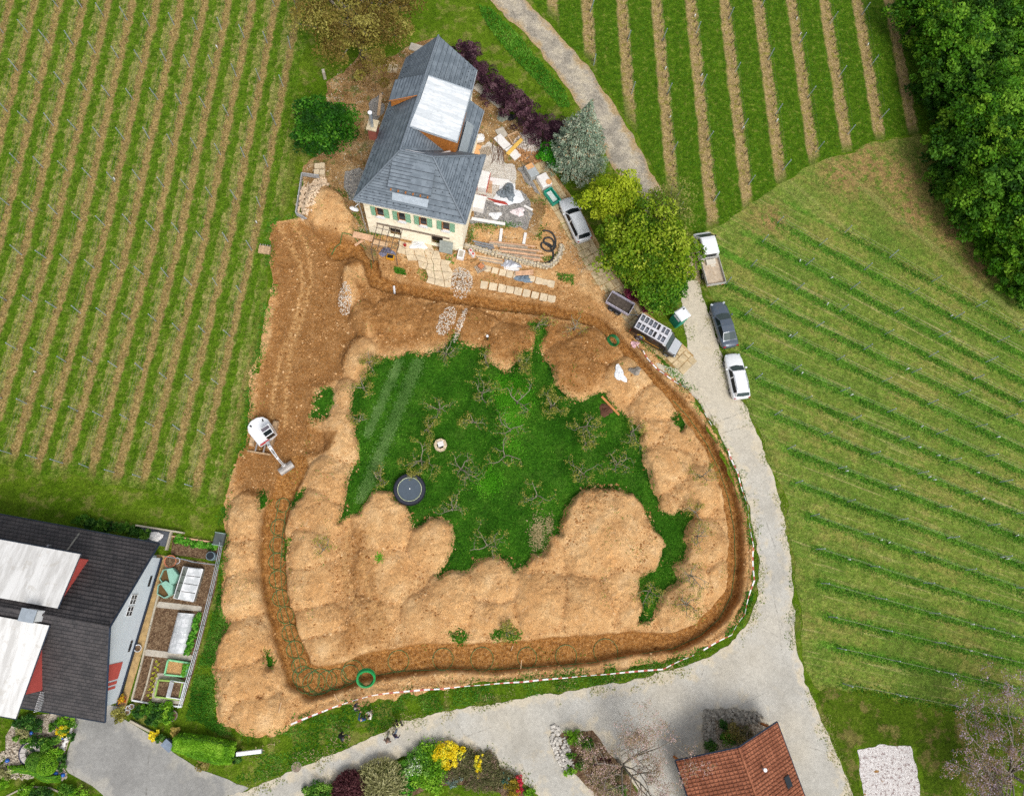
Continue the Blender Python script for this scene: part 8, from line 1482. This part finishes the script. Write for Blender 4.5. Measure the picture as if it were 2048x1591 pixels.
p = scatter_in([SITE], 26000, 10, lambda x, y, r: (vnoise(x, y, 1.1, 17) > .72) & (vnoise(x, y, 6, 2) > .5) & (interp_grid(dO, x, y) > 0)); stuff('weeds', tuft_mesh('weeds', withz(p), .17, T_LUSH, 5), 'scattered weeds growing on the spoil', 'weeds')
# fringe where lawn meets spoil
b = np.argwhere(np.abs(dO) < .22); k = r0.integers(0, len(b), 9000); pp = np.stack([HXS[b[k, 1]], HYS[b[k, 0]]], 1) + r0.normal(size=(9000, 2)) * .1; stuff('fringe_grass', tuft_mesh('fringe_grass', withz(pp), .24, T_ORCH, 6, .9), 'ragged grass fringe where the lawn meets the spoil', 'grass')
# green lines under the right hand vines, aisle grass
gl_ = []; pl_ = []
for i, (a, b) in enumerate(RW):
    L = np.linalg.norm(b - a); d = (b - a) / L; n_ = np.array([-d[1], d[0]]); n = int(L * 90); s_ = r0.random(n) * (L + 2) - .5; w_ = r0.normal(size=n) * .26 - .2; q = a + d * s_[:, None] + n_ * w_[:, None]; gl_.append(q[r0.random(n) < .35 + .8 * vnoise(s_, s_ * 0 + i * 7, 3)])
stuff('row_grass', tuft_mesh('row_grass', withz(np.concatenate(gl_)), .22, T_LUSH, 7), 'tall green grass lines under the right hand vine rows', 'grass')
p = scatter_in([VR], 70000, 12, lambda x, y, r: (r.random(len(x)) < vnoise(x, y, 1.3, 4)) & (x < 75)); stuff('meadow_grass', tuft_mesh('meadow_grass', withz(p), .15, T_PALE, 8, .8), 'pale mown grass between the right hand vine rows', 'grass')
p = scatter_in([VL], 90000, 13, lambda x, y, r: (vnoise(x, y, 1.0, 4) > .45) & (y < 70) & (x > -55)); stuff('aisle_grass', tuft_mesh('aisle_grass', withz(p), .16, leafmat('aisle blades', [(0, S(54,92,12)), (.4, S(86,118,28)), (.75, S(126,140,58)), (1, S(170,158,98))], .3, .8), 9, .6), 'grass between the left hand vine rows', 'grass')
p = scatter_in([VT], 50000, 14, lambda x, y, r: (np.abs(((x - TRX0) / TRSP + .06) % 1 - .5) < .36) & (y < 72) & (vnoise(x, y, .9, 4) > .4)); stuff('aisle_grass', tuft_mesh('aisle_grass', withz(p), .16, T_LUSH, 10, .6), 'bright grass between the upper vine rows', 'grass')
# rough bank between track and hedge
p = scatter_in([PL([(985,20),(1040,75),(1090,135),(1130,180),(1140,215),(1120,215),(1075,165),(1020,110),(970,45),(955,10)])], 16000, 15); stuff('bank_scrub', tuft_mesh('bank_scrub', withz(p), .34, leafmat('scrub blades', [(0, S(50,104,16)), (.5, S(82,142,32)), (1, S(126,172,62))], .3, .8), 11), 'rough green scrub on the bank beside the gravel track', 'scrub')
p = scatter_in([PL([(640,140),(700,150),(740,130),(720,180),(690,190),(655,230),(640,200)]), PL([(830,540),(865,520),(885,545),(875,565),(840,560)]), PL([(787,533),(810,540),(812,550),(790,546)]), PL([(890,505),(912,508),(908,528),(892,524)]), PL([(1075,515),(1105,512),(1118,498),(1114,520),(1098,530)]), PL([(1110,545),(1150,550),(1148,572),(1118,560)])], 900, 16, gaps(.45)); stuff('yard_grass', tuft_mesh('yard_grass', withz(p), .22, T_LUSH, 12), 'grass patches round the farmhouse yard', 'grass')
# clods and stones on the spoil
oct_v = np.array([(1,0,0),(-1,0,0),(0,1,0),(0,-1,0),(0,0,1),(0,0,-1)], float); oct_f = np.array([(0,2,4),(2,1,4),(1,3,4),(3,0,4),(2,0,5),(1,2,5),(3,1,5),(0,3,5)])
def clods(name, pts, size, mat, seed, label, cat):
    r = np.random.default_rng(seed); n = len(pts); s_ = (size * (.35 + 1.0 * r.random(n) ** 3))[:, None, None]; V = oct_v[None] * (.6 + .7 * r.random((n, 6, 1))) * s_; a = r.random(n) * 6.283; c, sn = np.cos(a)[:, None], np.sin(a)[:, None]
    V = np.stack([V[..., 0] * c - V[..., 1] * sn, V[..., 0] * sn + V[..., 1] * c, V[..., 2] * .75], -1) + withz(pts)[:, None, :] + np.array([0, 0, .0]); F = (oct_f[None] + 6 * np.arange(n)[:, None, None]).reshape(-1, 3)
    return stuff(name, mesh_np(name, V.reshape(-1, 3), F, mat, False, None, dict(v=np.repeat(r.random(n), 6))), label, cat)
t = NT('clod earth'); M_CLOD = t.done(t.ramp(t.attr('v'), [(0, S(150,104,60)), (.35, S(186,138,88)), (.75, S(216,168,114)), (1, S(234,198,150))]), .95, None, 0, .1)
t = NT('dark clod earth'); M_CLODD = t.done(t.ramp(t.attr('v'), [(0, S(112,72,32)), (.5, S(150,102,54)), (1, S(186,138,84))]), .95, None, 0, .1)
slope = np.hypot(*np.gradient(Hs, STEP)); 
p = scatter_in([SITE], 210000, 20, lambda x, y, r: (interp_grid(dO, x, y) > -.35) & (interp_grid(prof, x, y) < .25) & (r.random(len(x)) < (.015 + .55 * interp_grid(crease, x, y) + .35 * interp_grid(toe, x, y) * (vnoise(x, y, 1.1, 2) > .45) + .14 * (fbm(x, y, 1.7, 3, 6) > .35)) * (1 - .6 * interp_grid(dark, x, y)))); clods('clods', p, .115, M_CLOD, 1, 'crumbly clods and stones lying on the spoil heaps', 'clods')
p = scatter_in([SITE], 45000, 21, lambda x, y, r: (interp_grid(dO, x, y) > 0) & ((interp_grid(dark, x, y) > .4) | (interp_grid(prof, x, y) > .3)) & (r.random(len(x)) < .35)); clods('damp_clods', p, .10, M_CLODD, 2, 'damp dark clods on the graded earth and trench floor', 'clods')
p = scatter_in([YARD], 16000, 22, lambda x, y, r: vnoise(x, y, 1.2, 3) > .5); clods('yard_stones', p, .07, plain('yard stone', S(214,200,176), .9, var=.3, scale=8), 3, 'small pale stones strewn over the yard', 'stones')
p = scatter_in([ROAD], 9000, 23, lambda x, y, r: (y > P(1500, 1100)[1]) & (vnoise(x, y, 1.5, 3) > .55)); clods('road_stones', p, .045, plain('road stone', S(140,124,96), .9, var=.3, scale=8), 4, 'loose stones and clods on the gravel drive', 'stones')

# ragged weeds along the road edges
rx_, ry_, RX, RY = grid_for([ROAD], .5); rdd = sdf(ROAD, RX, RY); bb = np.argwhere((np.abs(rdd) < .55)); k = r0.integers(0, len(bb), 15000); pp = np.stack([rx_[bb[k, 1]], ry_[bb[k, 0]]], 1) + r0.normal(size=(15000, 2)) * .28
pp = pp[(vnoise(pp[:, 0], pp[:, 1], 1.3, 5) > .5)]; stuff('edge_weeds', tuft_mesh('edge_weeds', withz(pp) + np.array([0, 0, .02]), .17, leafmat('edge blades', [(0, S(84,116,36)), (.5, S(128,142,66)), (1, S(180,166,116))], .3, .8), 21, .8), 'ragged weeds and dry grass along the road edges', 'weeds')

wp_ = np.concatenate([np.array(P(1076, 1068)) + r0.normal(size=(900, 2)) * np.array([.35, .8]), np.array(P(1098, 1050)) + r0.normal(size=(250, 2)) * np.array([.2, .5]), scatter_in([VERG], 9000, 31, lambda x, y, r: vnoise(x, y, 1.8, 44) > .62)])
stuff('straw_patches', tuft_mesh('straw_patches', withz(wp_) + np.array([0, 0, .03]), .18, leafmat('straw blades', [(0, S(140,128,84)), (.5, S(178,160,116)), (1, S(206,188,146))], .3, .8), 33, 1.0), 'worn straw coloured grass patches on orchard and verge', 'grass')

b = np.argwhere(np.abs(dS) < .3); k = r0.integers(0, len(b), 16000); pp = np.stack([HXS[b[k, 1]], HYS[b[k, 0]]], 1) + r0.normal(size=(16000, 2)) * .22; pp = pp[vnoise(pp[:, 0], pp[:, 1], 1.2, 15) > .4]
stuff('site_fringe_grass', tuft_mesh('site_fringe_grass', withz(pp), .2, T_LUSH, 41, .9), 'ragged grass fringe round the outer edge of the site', 'grass')
